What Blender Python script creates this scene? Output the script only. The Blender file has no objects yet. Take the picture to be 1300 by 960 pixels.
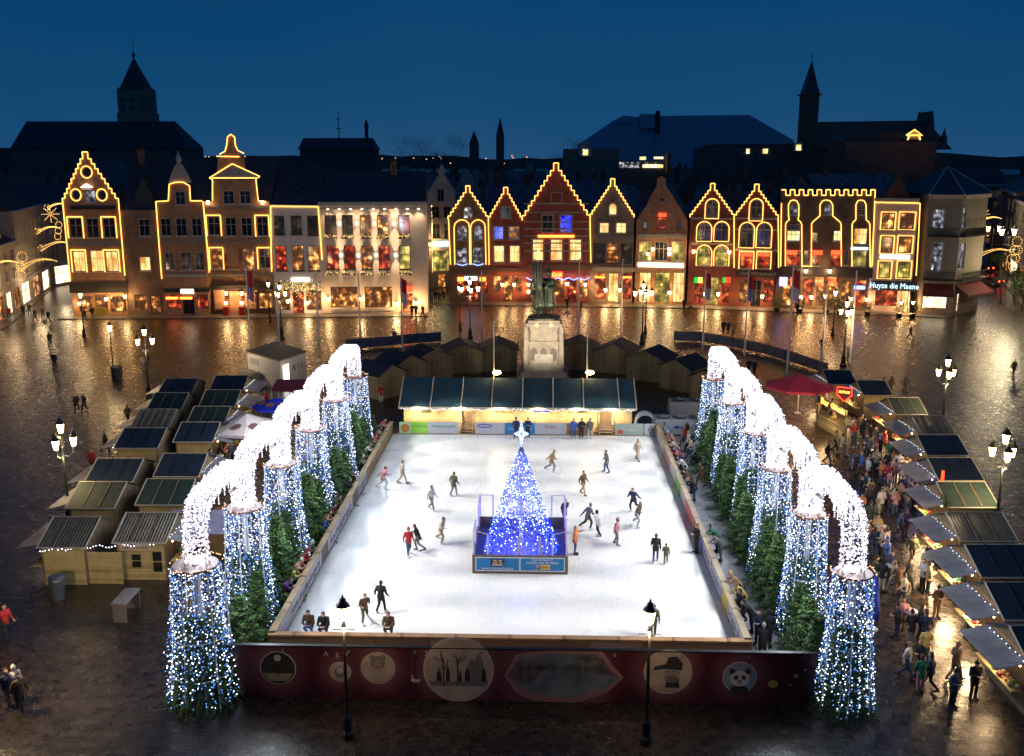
import bpy, math, random
from mathutils import Vector, Matrix
from mathutils.geometry import tessellate_polygon
R=math.radians; PI=math.pi
random.seed(7)
SC=bpy.context.scene
COL=SC.collection
# ------------------------------------------------------------------ camera geometry (1300 x 960 survey frame)
F=1264.0; H=22.0; TH=math.atan(285/F); PS=math.atan(40/F*math.cos(TH))
def ray(px,py):
    a=(px-650)/F; b=(480-py)/F
    s,c=math.sin(PS),math.cos(PS); st,ct=math.sin(TH),math.cos(TH)
    return (-s*ct+c*a-s*st*b, c*ct+s*a+c*st*b, -st+ct*b)
def G(px,py,z=0.0):
    d=ray(px,py); t=(z-H)/d[2]; return Vector((d[0]*t,d[1]*t,z))
def P(px,py,Y):
    d=ray(px,py); t=Y/d[1]; return Vector((d[0]*t,Y,H+d[2]*t))
# ------------------------------------------------------------------ materials
MATS={}
class NT:
    def __init__(s,name):
        s.m=bpy.data.materials.new(name); s.m.use_nodes=True; s.t=s.m.node_tree; s.t.nodes.clear()
        s.out=s.n('ShaderNodeOutputMaterial')
    def n(s,typ,**kw):
        x=s.t.nodes.new(typ)
        for k,v in kw.items():
            if k.startswith('i_'):
                key=k[2:].replace('_',' ')
                x.inputs[int(key) if key.isdigit() else key].default_value=v
            else: setattr(x,k,v)
        return x
    def l(s,a,b): s.t.links.new(a,b)
def c4(c): return (c[0],c[1],c[2],1.0)
def ramp(nt,stops,interp='LINEAR'):
    r=nt.n('ShaderNodeValToRGB'); r.color_ramp.interpolation=interp
    e=r.color_ramp.elements
    while len(e)>1: e.remove(e[-1])
    e[0].position=stops[0][0]; e[0].color=c4(stops[0][1])
    for p,c in stops[1:]:
        x=e.new(p); x.color=c4(c)
    return r
def principled(nt,rough=0.7,metal=0.0,spec=0.5):
    b=nt.n('ShaderNodeBsdfPrincipled'); b.inputs['Roughness'].default_value=rough; b.inputs['Metallic'].default_value=metal
    b.inputs['Specular IOR Level'].default_value=spec
    nt.l(b.outputs[0],nt.out.inputs['Surface']); return b
def mat_plain(name,col,rough=0.7,metal=0.0,var=0.25,scale=3.0,bump=0.0,spec=0.5):
    if name in MATS: return MATS[name]
    nt=NT(name); b=principled(nt,rough,metal,spec)
    tc=nt.n('ShaderNodeTexCoord'); no=nt.n('ShaderNodeTexNoise',i_Scale=scale,i_Detail=6.0,i_Roughness=0.65)
    nt.l(tc.outputs['Object'],no.inputs['Vector'])
    lo=[max(0,x*(1-var)) for x in col]; hi=[min(1,x*(1+var)) for x in col]
    r=ramp(nt,[(0.3,lo),(0.7,hi)]); nt.l(no.outputs['Fac'],r.inputs['Fac']); nt.l(r.outputs['Color'],b.inputs['Base Color'])
    if bump:
        bp=nt.n('ShaderNodeBump',i_Strength=bump,i_Distance=0.05); nt.l(no.outputs['Fac'],bp.inputs['Height']); nt.l(bp.outputs['Normal'],b.inputs['Normal'])
    MATS[name]=nt.m; return nt.m
def mat_brick(name,col,mortar=None,rough=0.85,sc=1.0,var=0.45):
    if name in MATS: return MATS[name]
    mortar=mortar or [min(1,x*1.3+0.03) for x in col]
    nt=NT(name); b=principled(nt,rough)
    tc=nt.n('ShaderNodeTexCoord'); sx=nt.n('ShaderNodeSeparateXYZ'); cb=nt.n('ShaderNodeCombineXYZ')
    ad=nt.n('ShaderNodeMath',operation='ADD')
    nt.l(tc.outputs['Object'],sx.inputs[0]); nt.l(sx.outputs['X'],ad.inputs[0]); nt.l(sx.outputs['Y'],ad.inputs[1])
    nt.l(ad.outputs[0],cb.inputs['X']); nt.l(sx.outputs['Z'],cb.inputs['Y'])
    br=nt.n('ShaderNodeTexBrick'); br.inputs['Color1'].default_value=c4([x*1.2 for x in col]); br.inputs['Color2'].default_value=c4([x*0.75 for x in col])
    br.inputs['Mortar'].default_value=c4(mortar); br.inputs['Scale'].default_value=sc; br.inputs['Mortar Size'].default_value=0.012
    br.inputs['Brick Width'].default_value=0.28; br.inputs['Row Height'].default_value=0.09
    nt.l(cb.outputs[0],br.inputs['Vector'])
    no=nt.n('ShaderNodeTexNoise',i_Scale=0.6,i_Detail=8.0,i_Roughness=0.7); nt.l(tc.outputs['Object'],no.inputs['Vector'])
    r=ramp(nt,[(0.3,(1-var,)*3),(0.72,(1+var*0.6,)*3)]); nt.l(no.outputs['Fac'],r.inputs['Fac'])
    mx=nt.n('ShaderNodeMixRGB',blend_type='MULTIPLY'); mx.inputs[0].default_value=1
    nt.l(br.outputs['Color'],mx.inputs[1]); nt.l(r.outputs['Color'],mx.inputs[2]); nt.l(mx.outputs[0],b.inputs['Base Color'])
    MATS[name]=nt.m; return nt.m
def mat_planks(name,col,axis='Z',w=0.14,rough=0.75,var=0.3):
    if name in MATS: return MATS[name]
    nt=NT(name); b=principled(nt,rough)
    tc=nt.n('ShaderNodeTexCoord'); sx=nt.n('ShaderNodeSeparateXYZ'); nt.l(tc.outputs['Object'],sx.inputs[0])
    if axis=='XY':
        ad=nt.n('ShaderNodeMath',operation='ADD'); nt.l(sx.outputs['X'],ad.inputs[0]); nt.l(sx.outputs['Y'],ad.inputs[1]); src=ad.outputs[0]
    else: src=sx.outputs[axis]
    dv=nt.n('ShaderNodeMath',operation='DIVIDE'); dv.inputs[1].default_value=w; nt.l(src,dv.inputs[0])
    fl=nt.n('ShaderNodeMath',operation='FLOOR'); nt.l(dv.outputs[0],fl.inputs[0])
    fr=nt.n('ShaderNodeMath',operation='FRACT'); nt.l(dv.outputs[0],fr.inputs[0])
    wn=nt.n('ShaderNodeTexWhiteNoise',noise_dimensions='1D'); nt.l(fl.outputs[0],wn.inputs['W'])
    no=nt.n('ShaderNodeTexNoise',i_Scale=2.2,i_Detail=6.0); nt.l(tc.outputs['Object'],no.inputs['Vector'])
    a1=nt.n('ShaderNodeMath',operation='MULTIPLY_ADD'); a1.inputs[1].default_value=0.5; nt.l(wn.outputs['Value'],a1.inputs[0]); nt.l(no.outputs['Fac'],a1.inputs[2])
    r=ramp(nt,[(0.3,[x*(1-var) for x in col]),(1.0,[min(1,x*(1+var)) for x in col])]); nt.l(a1.outputs[0],r.inputs['Fac'])
    gp=ramp(nt,[(0.0,(0.25,)*3),(0.09,(1,)*3)]); nt.l(fr.outputs[0],gp.inputs['Fac'])
    mx=nt.n('ShaderNodeMixRGB',blend_type='MULTIPLY'); mx.inputs[0].default_value=1
    nt.l(r.outputs['Color'],mx.inputs[1]); nt.l(gp.outputs['Color'],mx.inputs[2]); nt.l(mx.outputs[0],b.inputs['Base Color'])
    bp=nt.n('ShaderNodeBump',i_Strength=0.6,i_Distance=0.02); nt.l(gp.outputs['Color'],bp.inputs['Height']); nt.l(bp.outputs['Normal'],b.inputs['Normal'])
    MATS[name]=nt.m; return nt.m
def mat_corrugated(name,col,axis='X',w=0.11,rough=0.35,metal=0.0):
    if name in MATS: return MATS[name]
    nt=NT(name); b=principled(nt,rough,metal)
    tc=nt.n('ShaderNodeTexCoord'); sx=nt.n('ShaderNodeSeparateXYZ'); nt.l(tc.outputs['Object'],sx.inputs[0])
    mu=nt.n('ShaderNodeMath',operation='MULTIPLY'); mu.inputs[1].default_value=2*PI/w; nt.l(sx.outputs[axis],mu.inputs[0])
    si=nt.n('ShaderNodeMath',operation='SINE'); nt.l(mu.outputs[0],si.inputs[0])
    bp=nt.n('ShaderNodeBump',i_Strength=1.0,i_Distance=0.03); nt.l(si.outputs[0],bp.inputs['Height']); nt.l(bp.outputs['Normal'],b.inputs['Normal'])
    no=nt.n('ShaderNodeTexNoise',i_Scale=1.5,i_Detail=5.0); nt.l(tc.outputs['Object'],no.inputs['Vector'])
    r=ramp(nt,[(0.3,[x*0.7 for x in col]),(0.7,[min(1,x*1.25) for x in col])]); nt.l(no.outputs['Fac'],r.inputs['Fac']); nt.l(r.outputs['Color'],b.inputs['Base Color'])
    MATS[name]=nt.m; return nt.m
def mat_emit(name,col,strength,sample=True,gloss=False):
    if name in MATS: return MATS[name]
    nt=NT(name); e=nt.n('ShaderNodeEmission'); e.inputs['Color'].default_value=c4(col); e.inputs['Strength'].default_value=strength
    nt.l(e.outputs[0],nt.out.inputs['Surface'])
    if not sample: nt.m.cycles.emission_sampling='NONE'
    MATS[name]=nt.m; return nt.m
def mat_interior(name,dark,mid,bright,strength,scale=1.6,lo=0.35,hi=0.75,sample=True,zs=1.0):
    """a lit room seen through glass: lamps, curtains and dark furniture"""
    if name in MATS: return MATS[name]
    nt=NT(name); tc=nt.n('ShaderNodeTexCoord'); oi=nt.n('ShaderNodeObjectInfo')
    mp=nt.n('ShaderNodeVectorMath',operation='MULTIPLY_ADD'); mp.inputs[1].default_value=(scale,scale,scale*zs)
    sc=nt.n('ShaderNodeMath',operation='MULTIPLY'); sc.inputs[1].default_value=80; nt.l(oi.outputs['Random'],sc.inputs[0])
    nt.l(tc.outputs['Object'],mp.inputs[0]); nt.l(sc.outputs[0],mp.inputs[2])
    no=nt.n('ShaderNodeTexNoise',i_Scale=1.0,i_Detail=1.2,i_Roughness=0.5); nt.l(mp.outputs[0],no.inputs['Vector'])
    vo=nt.n('ShaderNodeTexVoronoi',i_Scale=0.85); nt.l(mp.outputs[0],vo.inputs['Vector'])
    r=ramp(nt,[(lo,dark),((lo+hi)/2,mid),(hi,bright)]); nt.l(no.outputs['Fac'],r.inputs['Fac'])
    sp=ramp(nt,[(0.0,(26,19,10)),(0.11,(5,3.8,2.2)),(0.19,(0.9,0.9,0.9)),(0.6,(0.7,0.7,0.7))]); nt.l(vo.outputs['Distance'],sp.inputs['Fac'])
    mx=nt.n('ShaderNodeMixRGB',blend_type='MULTIPLY'); mx.inputs[0].default_value=1
    nt.l(r.outputs['Color'],mx.inputs[1]); nt.l(sp.outputs['Color'],mx.inputs[2])
    e=nt.n('ShaderNodeEmission'); e.inputs['Strength'].default_value=strength; nt.l(mx.outputs[0],e.inputs['Color'])
    g=nt.n('ShaderNodeBsdfPrincipled'); g.inputs['Base Color'].default_value=(0.01,0.01,0.012,1); g.inputs['Roughness'].default_value=0.08
    a=nt.n('ShaderNodeAddShader'); nt.l(e.outputs[0],a.inputs[0]); nt.l(g.outputs[0],a.inputs[1]); nt.l(a.outputs[0],nt.out.inputs['Surface'])
    if not sample: nt.m.cycles.emission_sampling='NONE'
    MATS[name]=nt.m; return nt.m
# ------------------------------------------------------------------ mesh builder
class MB:
    def __init__(s): s.v=[]; s.f=[]; s.mi=[]; s.cur=0
    def add(s,vs,fs):
        b=len(s.v); s.v.extend([tuple(x) for x in vs]); s.f.extend([tuple(b+i for i in q) for q in fs]); s.mi.extend([s.cur]*len(fs)); return s
    def box(s,x0,y0,z0,x1,y1,z1):
        return s.add([(x0,y0,z0),(x1,y0,z0),(x1,y1,z0),(x0,y1,z0),(x0,y0,z1),(x1,y0,z1),(x1,y1,z1),(x0,y1,z1)],
              [(0,3,2,1),(4,5,6,7),(0,1,5,4),(1,2,6,5),(2,3,7,6),(3,0,4,7)])
    def hexa(s,p):   # 8 points, bottom 4 then top 4
        return s.add(p,[(0,3,2,1),(4,5,6,7),(0,1,5,4),(1,2,6,5),(2,3,7,6),(3,0,4,7)])
    def slab(s,quad,th):
        q=[Vector(a) for a in quad]; n=(q[1]-q[0]).cross(q[3]-q[0]).normalized()*th
        return s.hexa([a-n for a in q]+[a for a in q])
    def tube(s,pts,r,n=6,caps=True,closed=False):
        pts=[Vector(p) for p in pts]; m=len(pts)
        if m<2: return s
        rr=r if isinstance(r,(list,tuple)) else [r]*m
        b=len(s.v); up=None
        for i,p in enumerate(pts):
            a=pts[i-1] if (i>0 or closed) else p; c=pts[(i+1)%m] if (i<m-1 or closed) else p
            d=(c-a)
            if d.length<1e-9: d=Vector((0,0,1))
            d.normalize()
            if up is None:
                up=Vector((0,0,1)) if abs(d.z)<0.9 else Vector((0,1,0))
            u=d.cross(up)
            if u.length<1e-6: u=d.cross(Vector((1,0.3,0)))
            u.normalize(); w=u.cross(d).normalized(); up=w
            for k in range(n):
                t=2*PI*k/n; s.v.append(tuple(p+(u*math.cos(t)+w*math.sin(t))*rr[i]))
        segs=m if closed else m-1
        for i in range(segs):
            for k in range(n):
                i2=(i+1)%m; s.f.append((b+i*n+k,b+i*n+(k+1)%n,b+i2*n+(k+1)%n,b+i2*n+k)); s.mi.append(s.cur)
        if caps and not closed:
            s.f.append(tuple(b+k for k in range(n))[::-1]); s.mi.append(s.cur)
            s.f.append(tuple(b+(m-1)*n+k for k in range(n))); s.mi.append(s.cur)
        return s
    def lathe(s,prof,n=16,c=(0,0,0)):   # prof [(r,z)]
        b=len(s.v); m=len(prof)
        for r,z in prof:
            for k in range(n):
                t=2*PI*k/n; s.v.append((c[0]+r*math.cos(t),c[1]+r*math.sin(t),c[2]+z))
        for i in range(m-1):
            for k in range(n):
                s.f.append((b+i*n+k,b+i*n+(k+1)%n,b+(i+1)*n+(k+1)%n,b+(i+1)*n+k)); s.mi.append(s.cur)
        s.f.append(tuple(b+k for k in range(n))[::-1]); s.mi.append(s.cur)
        s.f.append(tuple(b+(m-1)*n+k for k in range(n))); s.mi.append(s.cur)
        return s
    def octa(s,p,r):
        x,y,z=p
        return s.add([(x+r,y,z),(x,y+r,z),(x-r,y,z),(x,y-r,z),(x,y,z+r),(x,y,z-r)],[(0,1,4),(1,2,4),(2,3,4),(3,0,4),(1,0,5),(2,1,5),(3,2,5),(0,3,5)])
    def ball(s,p,r,n=10,m=6,sz=1.0):
        prof=[(max(1e-4,r*math.sin(PI*i/m)),-r*sz*math.cos(PI*i/m)) for i in range(m+1)]
        return s.lathe(prof,n,p)
    def prism(s,poly,y0,y1):   # poly in (x,z), extruded along y, front at y0
        n=len(poly); tris=tessellate_polygon([[Vector((a,b,0)) for a,b in poly]])
        vs=[(a,y0,b) for a,b in poly]+[(a,y1,b) for a,b in poly]; fs=[]
        for t in tris: fs.append(t); fs.append(tuple(i+n for i in t[::-1]))
        for i in range(n): j=(i+1)%n; fs.append((i,j,j+n,i+n))
        return s.add(vs,fs)
    def prismz(s,poly,z0,z1):
        n=len(poly); tris=tessellate_polygon([[Vector((a,b,0)) for a,b in poly]])
        vs=[(a,b,z0) for a,b in poly]+[(a,b,z1) for a,b in poly]; fs=[]
        for t in tris: fs.append(t); fs.append(tuple(i+n for i in t[::-1]))
        for i in range(n): j=(i+1)%n; fs.append((i,j,j+n,i+n))
        return s.add(vs,fs)
    def build(s,name,mats,parent=None,smooth=False,loc=None,rz=0.0,fixn=False):
        me=bpy.data.meshes.new(name); me.from_pydata(s.v,[],s.f)
        if not isinstance(mats,(list,tuple)): mats=[mats]
        for m in mats: me.materials.append(m)
        if len(mats)>1: me.polygons.foreach_set('material_index',s.mi)
        if smooth: me.polygons.foreach_set('use_smooth',[True]*len(me.polygons))
        me.update()
        if fixn:
            import bmesh
            bm=bmesh.new(); bm.from_mesh(me); bmesh.ops.recalc_face_normals(bm,faces=bm.faces); bm.to_mesh(me); bm.free()
        o=bpy.data.objects.new(name,me); COL.objects.link(o)
        if parent is not None: o.parent=parent
        if loc is not None: o.location=loc
        if rz: o.rotation_euler=(0,0,rz)
        return o
def tag(o,label=None,cat=None,group=None,kind=None):
    if label: o['label']=label
    if cat: o['category']=cat
    if group: o['group']=group
    if kind: o['kind']=kind
    return o
def empty(name,loc,rz=0.0,label=None,cat=None,group=None):
    o=bpy.data.objects.new(name,None); o.empty_display_size=0.3; COL.objects.link(o); o.location=loc; o.rotation_euler=(0,0,rz)
    return tag(o,label,cat,group)
def kids(o): return [c for c in o.children]
def copy_tree(o,parent=None):
    c=o.copy(); COL.objects.link(c)
    if parent is not None: c.parent=parent
    for ch in list(o.children): copy_tree(ch,c)
    return c
def lamp(kind,loc,power,col,size=0.1,name='lamp_light',target=None,spot=60,blend=0.5):
    l=bpy.data.lights.new(name,kind); l.energy=power; l.color=col
    if kind=='AREA': l.size=size
    else: l.shadow_soft_size=size
    if kind=='SPOT': l.spot_size=R(spot); l.spot_blend=blend
    o=bpy.data.objects.new(name,l); COL.objects.link(o); o.location=loc
    if target is not None:
        d=(Vector(target)-Vector(loc)); o.rotation_euler=d.to_track_quat('-Z','Y').to_euler()
    return o
_tc={}
def text_obj(txt,size,mat,parent,name='lettering',loc=(0,0,0),rot=(PI/2,0,0),align='CENTER',ext=0.004,sx=1.0,fit=None):
    key=(txt,size,align)
    cu=bpy.data.curves.new('t','FONT'); cu.body=txt; cu.size=size; cu.align_x=align; cu.align_y='CENTER'; cu.extrude=ext; cu.resolution_u=2
    tmp=bpy.data.objects.new('t',cu); COL.objects.link(tmp)
    dg=bpy.context.evaluated_depsgraph_get()
    me=bpy.data.meshes.new_from_object(tmp.evaluated_get(dg)); bpy.data.objects.remove(tmp); me.name=name
    if fit:
        xs=[v.co.x for v in me.vertices]; w=max(xs)-min(xs); sx=fit/w
    for v in me.vertices: v.co.x*=sx
    me.materials.clear(); me.materials.append(mat)
    o=bpy.data.objects.new(name,me); COL.objects.link(o); o.parent=parent; o.location=loc; o.rotation_euler=rot
    return o
# common materials
WARM=(1.0,0.62,0.24)
M_string=mat_emit('string_light_amber',(1.0,0.47,0.08),2.7)
M_stringcore=mat_emit('string_light_bulb',(1.0,0.62,0.22),2.6,sample=False)
M_frame_w=mat_plain('window_frame_white',(0.55,0.52,0.46),0.5)
M_frame_d=mat_plain('window_frame_dark',(0.06,0.05,0.05),0.5)
M_glass_d=None
def _dark():
    nt=NT('dark_glass'); b=principled(nt,0.08,0,0.6); b.inputs['Base Color'].default_value=(0.012,0.014,0.02,1)
    return nt.m
M_glass_d=_dark()
PANE={'d':M_glass_d,
 'q':mat_interior('pane_dim_curtain',(0.01,0.008,0.008),(0.025,0.018,0.016),(0.1,0.065,0.05),0.8,0.9),
 'w':mat_interior('pane_warm_curtain',(0.25,0.08,0.012),(0.8,0.36,0.08),(1.0,0.66,0.25),1.7,1.3,0.2,0.55,zs=0.4),
 'i':mat_interior('pane_warm_room',(0.05,0.018,0.006),(0.28,0.085,0.016),(1.0,0.55,0.16),2.2,1.1,0.46,0.72),
 'r':mat_interior('pane_red_room',(0.05,0.006,0.004),(0.35,0.03,0.01),(1.0,0.3,0.07),2.0,1.1,0.44,0.72),
 'y':mat_interior('pane_yellow_blind',(0.7,0.5,0.1),(1.0,0.82,0.3),(1.0,0.95,0.6),1.5,1.0,0.2,0.6),
 'g':mat_interior('pane_greenish_room',(0.05,0.05,0.015),(0.25,0.2,0.04),(0.95,0.65,0.16),1.6,0.9,0.35,0.7),
 'b':mat_interior('pane_blue_light',(0.0,0.0,0.15),(0.01,0.01,1.0),(0.05,0.08,1.0),1.1,0.8,0.3,0.6),
 'c':mat_interior('pane_cool_room',(0.02,0.02,0.03),(0.2,0.2,0.25),(0.8,0.8,0.9),0.8,1.5,0.4,0.7),
 's':mat_interior('pane_bright_shop',(0.6,0.25,0.1),(1.0,0.65,0.35),(1.0,0.9,0.7),2.2,1.4,0.25,0.6),
}
M_trimlt=mat_plain('pale_stone_trim',(0.42,0.38,0.32),0.8)
M_stone=mat_plain('stone_grey',(0.25,0.23,0.2),0.85,bump=0.3)
M_slate=mat_plain('slate_roof',(0.035,0.04,0.055),0.55,var=0.4,scale=1.2,bump=0.2)
M_tile=mat_plain('red_tile_roof',(0.09,0.03,0.022),0.7,var=0.4,scale=1.2,bump=0.2)
M_iron=mat_plain('black_iron',(0.015,0.017,0.016),0.4,0.3)
M_lampglass=mat_emit('lantern_glass',(1.0,0.66,0.28),22.0)
M_bulbwarm=mat_emit('warm_bulb',(1.0,0.66,0.3),20.0,sample=False)
M_white=mat_plain('white_paint',(0.8,0.8,0.8),0.5,var=0.06)
M_green=mat_plain('fir_needles',(0.05,0.115,0.035),0.8,var=0.5,scale=4)
M_bark=mat_plain('bark',(0.08,0.055,0.035),0.9,var=0.4,bump=0.4)
# ------------------------------------------------------------------ houses
def rect(s0,z0,s1,z1): return [(s0,z0),(s1,z0),(s1,z1),(s0,z1)]
def archpoly(s0,z0,s1,z1,n=8):
    r=(s1-s0)/2; zc=max(z0,z1-r); k=(z1-zc)/r
    return [(s0,z0),(s1,z0)]+[(s1-r+r*math.cos(PI*i/n),zc+r*k*math.sin(PI*i/n)) for i in range(n+1)]
def inset(poly,t):
    xs=[p[0] for p in poly]; zs=[p[1] for p in poly]; cx=(min(xs)+max(xs))/2; cz=(min(zs)+max(zs))/2
    w=max(xs)-min(xs); h=max(zs)-min(zs); a=max(0.1,(w-2*t)/w); b=max(0.1,(h-2*t)/h)
    return [(cx+(x-cx)*a,cz+(z-cz)*b) for x,z in poly]
def ring(mb,outer,inner,y0,y1):
    n=len(outer); b=len(mb.v)
    mb.v.extend([(x,y0,z) for x,z in outer]+[(x,y0,z) for x,z in inner]+[(x,y1,z) for x,z in outer]+[(x,y1,z) for x,z in inner])
    for i in range(n):
        j=(i+1)%n
        for q in ((i,j,n+j,n+i),(2*n+j,2*n+i,3*n+i,3*n+j),(n+i,n+j,3*n+j,3*n+i),(j,i,2*n+i,2*n+j)):
            mb.f.append(tuple(b+k for k in q)); mb.mi.append(mb.cur)
def steps(pl,pa,pr,n,cap=0.35,caph=0.9):
    """stepped gable polyline from left shoulder pl up to apex pa and down to pr"""
    out=[]
    def side(p,a,sgn):
        o=[]; dx=(a[0]-p[0]-sgn*cap)/n; dz=(a[1]-caph-p[1])/n
        x,z=p; o.append((x,z))
        for i in range(n):
            z+=dz; o.append((x,z)); x+=dx; o.append((x,z))
        o.append((x,a[1])); return o
    L=side(pl,pa,1); Rr=side(pr,pa,-1)
    return L+Rr[::-1]
class House:
    def __init__(h,name,label,A,B,cat='house',group=None,yoff=0.0):
        a=G(*A) if len(A)==2 else Vector(A); b=G(*B) if len(B)==2 else Vector(B)
        h.a=a; d=(b-a); d.z=0; h.L=d.length; h.ang=math.atan2(d.y,d.x); h.u=d.normalized(); h.n=Vector((-h.u.y,h.u.x,0))
        h.a=a+h.n*yoff
        h.root=empty(name,h.a,h.ang,label,cat,group)
        h.zmax=0
    def q(h,px,py):
        d=Vector(ray(px,py)); C=Vector((0,0,H)); t=(h.a-C).dot(h.n)/d.dot(h.n); p=C+d*t
        return ((p-h.a).dot(h.u), p.z)
    def qp(h,pts): return [h.q(*p) for p in pts]
    def wall(h,outline,mat,holes=(),th=0.35,name='wall'):
        """outline and holes in local (s,z)"""
        loops=[outline]+list(holes)
        pts=[]; 
        for l in loops: pts+=l
        tris=tessellate_polygon([[Vector((x,z,0)) for x,z in l] for l in loops])
        mb=MB(); mb.add([(x,0,z) for x,z in pts],[t for t in tris])
        n=len(outline)
        mb.add([(x,0,z) for x,z in outline]+[(x,th,z) for x,z in outline],[(i,(i+1)%n,(i+1)%n+n,i+n) for i in range(n)])
        tb=tessellate_polygon([[Vector((x,z,0)) for x,z in outline]])
        mb.add([(x,th,z) for x,z in outline],[t[::-1] for t in tb])
        for l in holes:
            m=len(l); mb.add([(x,0,z) for x,z in l]+[(x,th-0.01,z) for x,z in l],[((i+1)%m,i,i+m,(i+1)%m+m) for i in range(m)])
        return mb.build(name,mat,h.root)
    def window(h,poly,pane='d',fm=None,mull=(1,1),name='window',sill=None,t=0.09,door=False):
        fm=fm or M_frame_w
        xs=[p[0] for p in poly]; zs=[p[1] for p in poly]; x0,x1,z0,z1=min(xs),max(xs),min(zs),max(zs)
        mb=MB(); inn=inset(poly,t); ring(mb,poly,inn,0.12,0.2)
        nx,nz=mull; tw=0.05
        for i in range(1,nx+1):
            x=x0+(x1-x0)*i/(nx+1); mb.box(x-tw/2,0.13,z0+t*0.5,x+tw/2,0.185,z1-t*0.5)
        for i in range(1,nz+1):
            z=z0+(z1-z0)*(i/(nz+1) if nz>1 else 0.62); mb.box(x0+t*0.5,0.14,z-tw/2,x1-t*0.5,0.18,z+tw/2)
        if sill: mb.box(x0-0.1,-0.1,z0-0.12,x1+0.1,0.1,z0)
        o=mb.build('door' if door else name,fm,h.root)
        pb=MB(); c=inset(poly,t*0.6); pb.prism(c,0.19,0.22); pb.build('pane',PANE[pane] if isinstance(pane,str) else pane,o)
        if door:
            hb=MB(); hb.box(x1-0.3,0.02,z0+1.0,x1-0.22,0.12,z0+1.2); hb.build('handle',M_iron,o)
        return o
    def surround(h,poly,mat,w=0.14,d=0.05,name='surround'):
        mb=MB(); ring(mb,inset(poly,-w),poly,-d,0.02); return mb.build(name,mat,h.root)
    def string(h,pts,closed=False,r=0.07,y=-0.1,name='light_string',mat=None):
        mb=MB(); P3=[Vector((x,y,z)) for x,z in pts]
        n=len(P3); segs=n if closed else n-1
        if closed: mb.tube(P3,r,5,closed=True)
        else:
            for i in range(segs): mb.tube([P3[i],P3[i+1]],r,5)
        o=mb.build(name,mat or M_string,h.root)
        kb=MB()
        for i in range(segs):
            a=P3[i]; b=P3[(i+1)%n]; L=(b-a).length; m=max(1,int(L/0.28))
            for k in range(m): 
                p=a.lerp(b,(k+0.5)/m); kb.octa((p.x+random.uniform(-.03,.03),p.y-0.06,p.z+random.uniform(-.03,.03)),0.06)
        kb.build('bulb',M_stringcore if mat is None else mat,o)
        return o
    def boxpart(h,name,mat,s0,y0,z0,s1,y1,z1):
        return MB().box(s0,y0,z0,s1,y1,z1).build(name,mat,h.root)
    def body(h,mat,roofmat,s0,s1,ze,D=14,zr=None,ridge='y',name='body',hip=0.0,over=0.15,y0=0.35):
        mb=MB(); mb.box(s0,y0,0,s1,y0+D,ze); h_=mb.build(name,mat,h.root)
        rb=MB(); zr=zr or ze+4; zo=ze-0.02
        if ridge=='y':
            c=(s0+s1)/2; vs=[(s0-over,y0+.02,zo),(s1+over,y0+.02,zo),(c,y0+.02,zr),(s0-over,y0+D,zo),(s1+over,y0+D,zo),(c,y0+D-hip,zr)]
            rb.add(vs,[(0,1,2),(3,5,4),(0,2,5,3),(1,4,5,2),(0,3,4,1)])
        else:
            m=y0+D/2; vs=[(s0,y0-0.2,zo),(s1,y0-0.2,zo),(s0+hip,m,zr),(s1-hip,m,zr),(s0,y0+D+0.2,zo),(s1,y0+D+0.2,zo)]
            rb.add(vs,[(0,1,3,2),(4,2,3,5),(0,2,4),(1,5,3),(0,4,5,1)])
        r=rb.build('roof',roofmat,h.root); h.roof=r; return r
    def chimney(h,s,y,z0,z1,w=0.9,mat=None):
        mb=MB(); mb.box(s-w/2,y-0.3,z0,s+w/2,y+0.3,z1); mb.box(s-w/2-.08,y-.38,z1,s+w/2+.08,y+.38,z1+.15)
        for k in (-.22,.22): mb.lathe([(0.1,0),(0.1,0.35)],8,(s+k,y,z1+.15))
        return mb.build('chimney',mat or M_chim,h.roof)
    def lanterns(h,px,py,z=None,power=0,col=WARM):
        s,zz=h.q(px,py); z=zz
        mb=MB(); mb.box(s-.03,-.45,z+.3,s+.03,0,z+.35); mb.add([(s-.17,-.62,z-.22),(s+.17,-.62,z-.22),(s+.17,-.28,z-.22),(s-.17,-.28,z-.22),(s,-.45,z+.45)],[(0,1,2,3)])
        mb.lathe([(0.26,0.2),(0.05,0.42)],6,(s,-.45,z)); mb.lathe([(0.12,-.3),(0.16,-.24)],6,(s,-.45,z))
        o=mb.build('wall_lantern',M_iron,h.root); MB().lathe([(0.13,-.24),(0.22,0.2)],6,(s,-.45,z)).build('lamp_glass',M_lampglass,o)
        if power: 
            p=Matrix.Rotation(h.ang,3,'Z')@Vector((s,-.9,z))+h.a; lamp('POINT',p,power*6.5,(1,.56,.22),0.2)
        return o
M_chim=mat_brick('chimney_brick',(0.16,0.08,0.05))
B_brown=mat_brick('brown_brick',(0.38,0.2,0.105)); B_dkbrown=mat_brick('dark_brown_brick',(0.22,0.135,0.08))
B_red=mat_brick('red_painted_brick',(0.42,0.1,0.07),(0.3,0.08,0.06)); B_grey=mat_brick('grey_brown_brick',(0.27,0.2,0.15))
B_orange=mat_brick('orange_brown_brick',(0.4,0.21,0.11)); B_dkred=mat_brick('dark_red_brick',(0.19,0.045,0.03))
M_rwhite=mat_plain('white_render_wall',(0.62,0.58,0.58),0.8,var=0.12,scale=0.8); M_beige=mat_plain('beige_render_wall',(0.7,0.6,0.5),0.8,var=0.1,scale=0.8)
M_pink=mat_plain('pink_render_wall',(0.55,0.42,0.37),0.8,var=0.1,scale=0.8); M_cornergrey=mat_plain('grey_beige_stone_wall',(0.24,0.2,0.16),0.85,var=0.2,scale=0.8)
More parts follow.
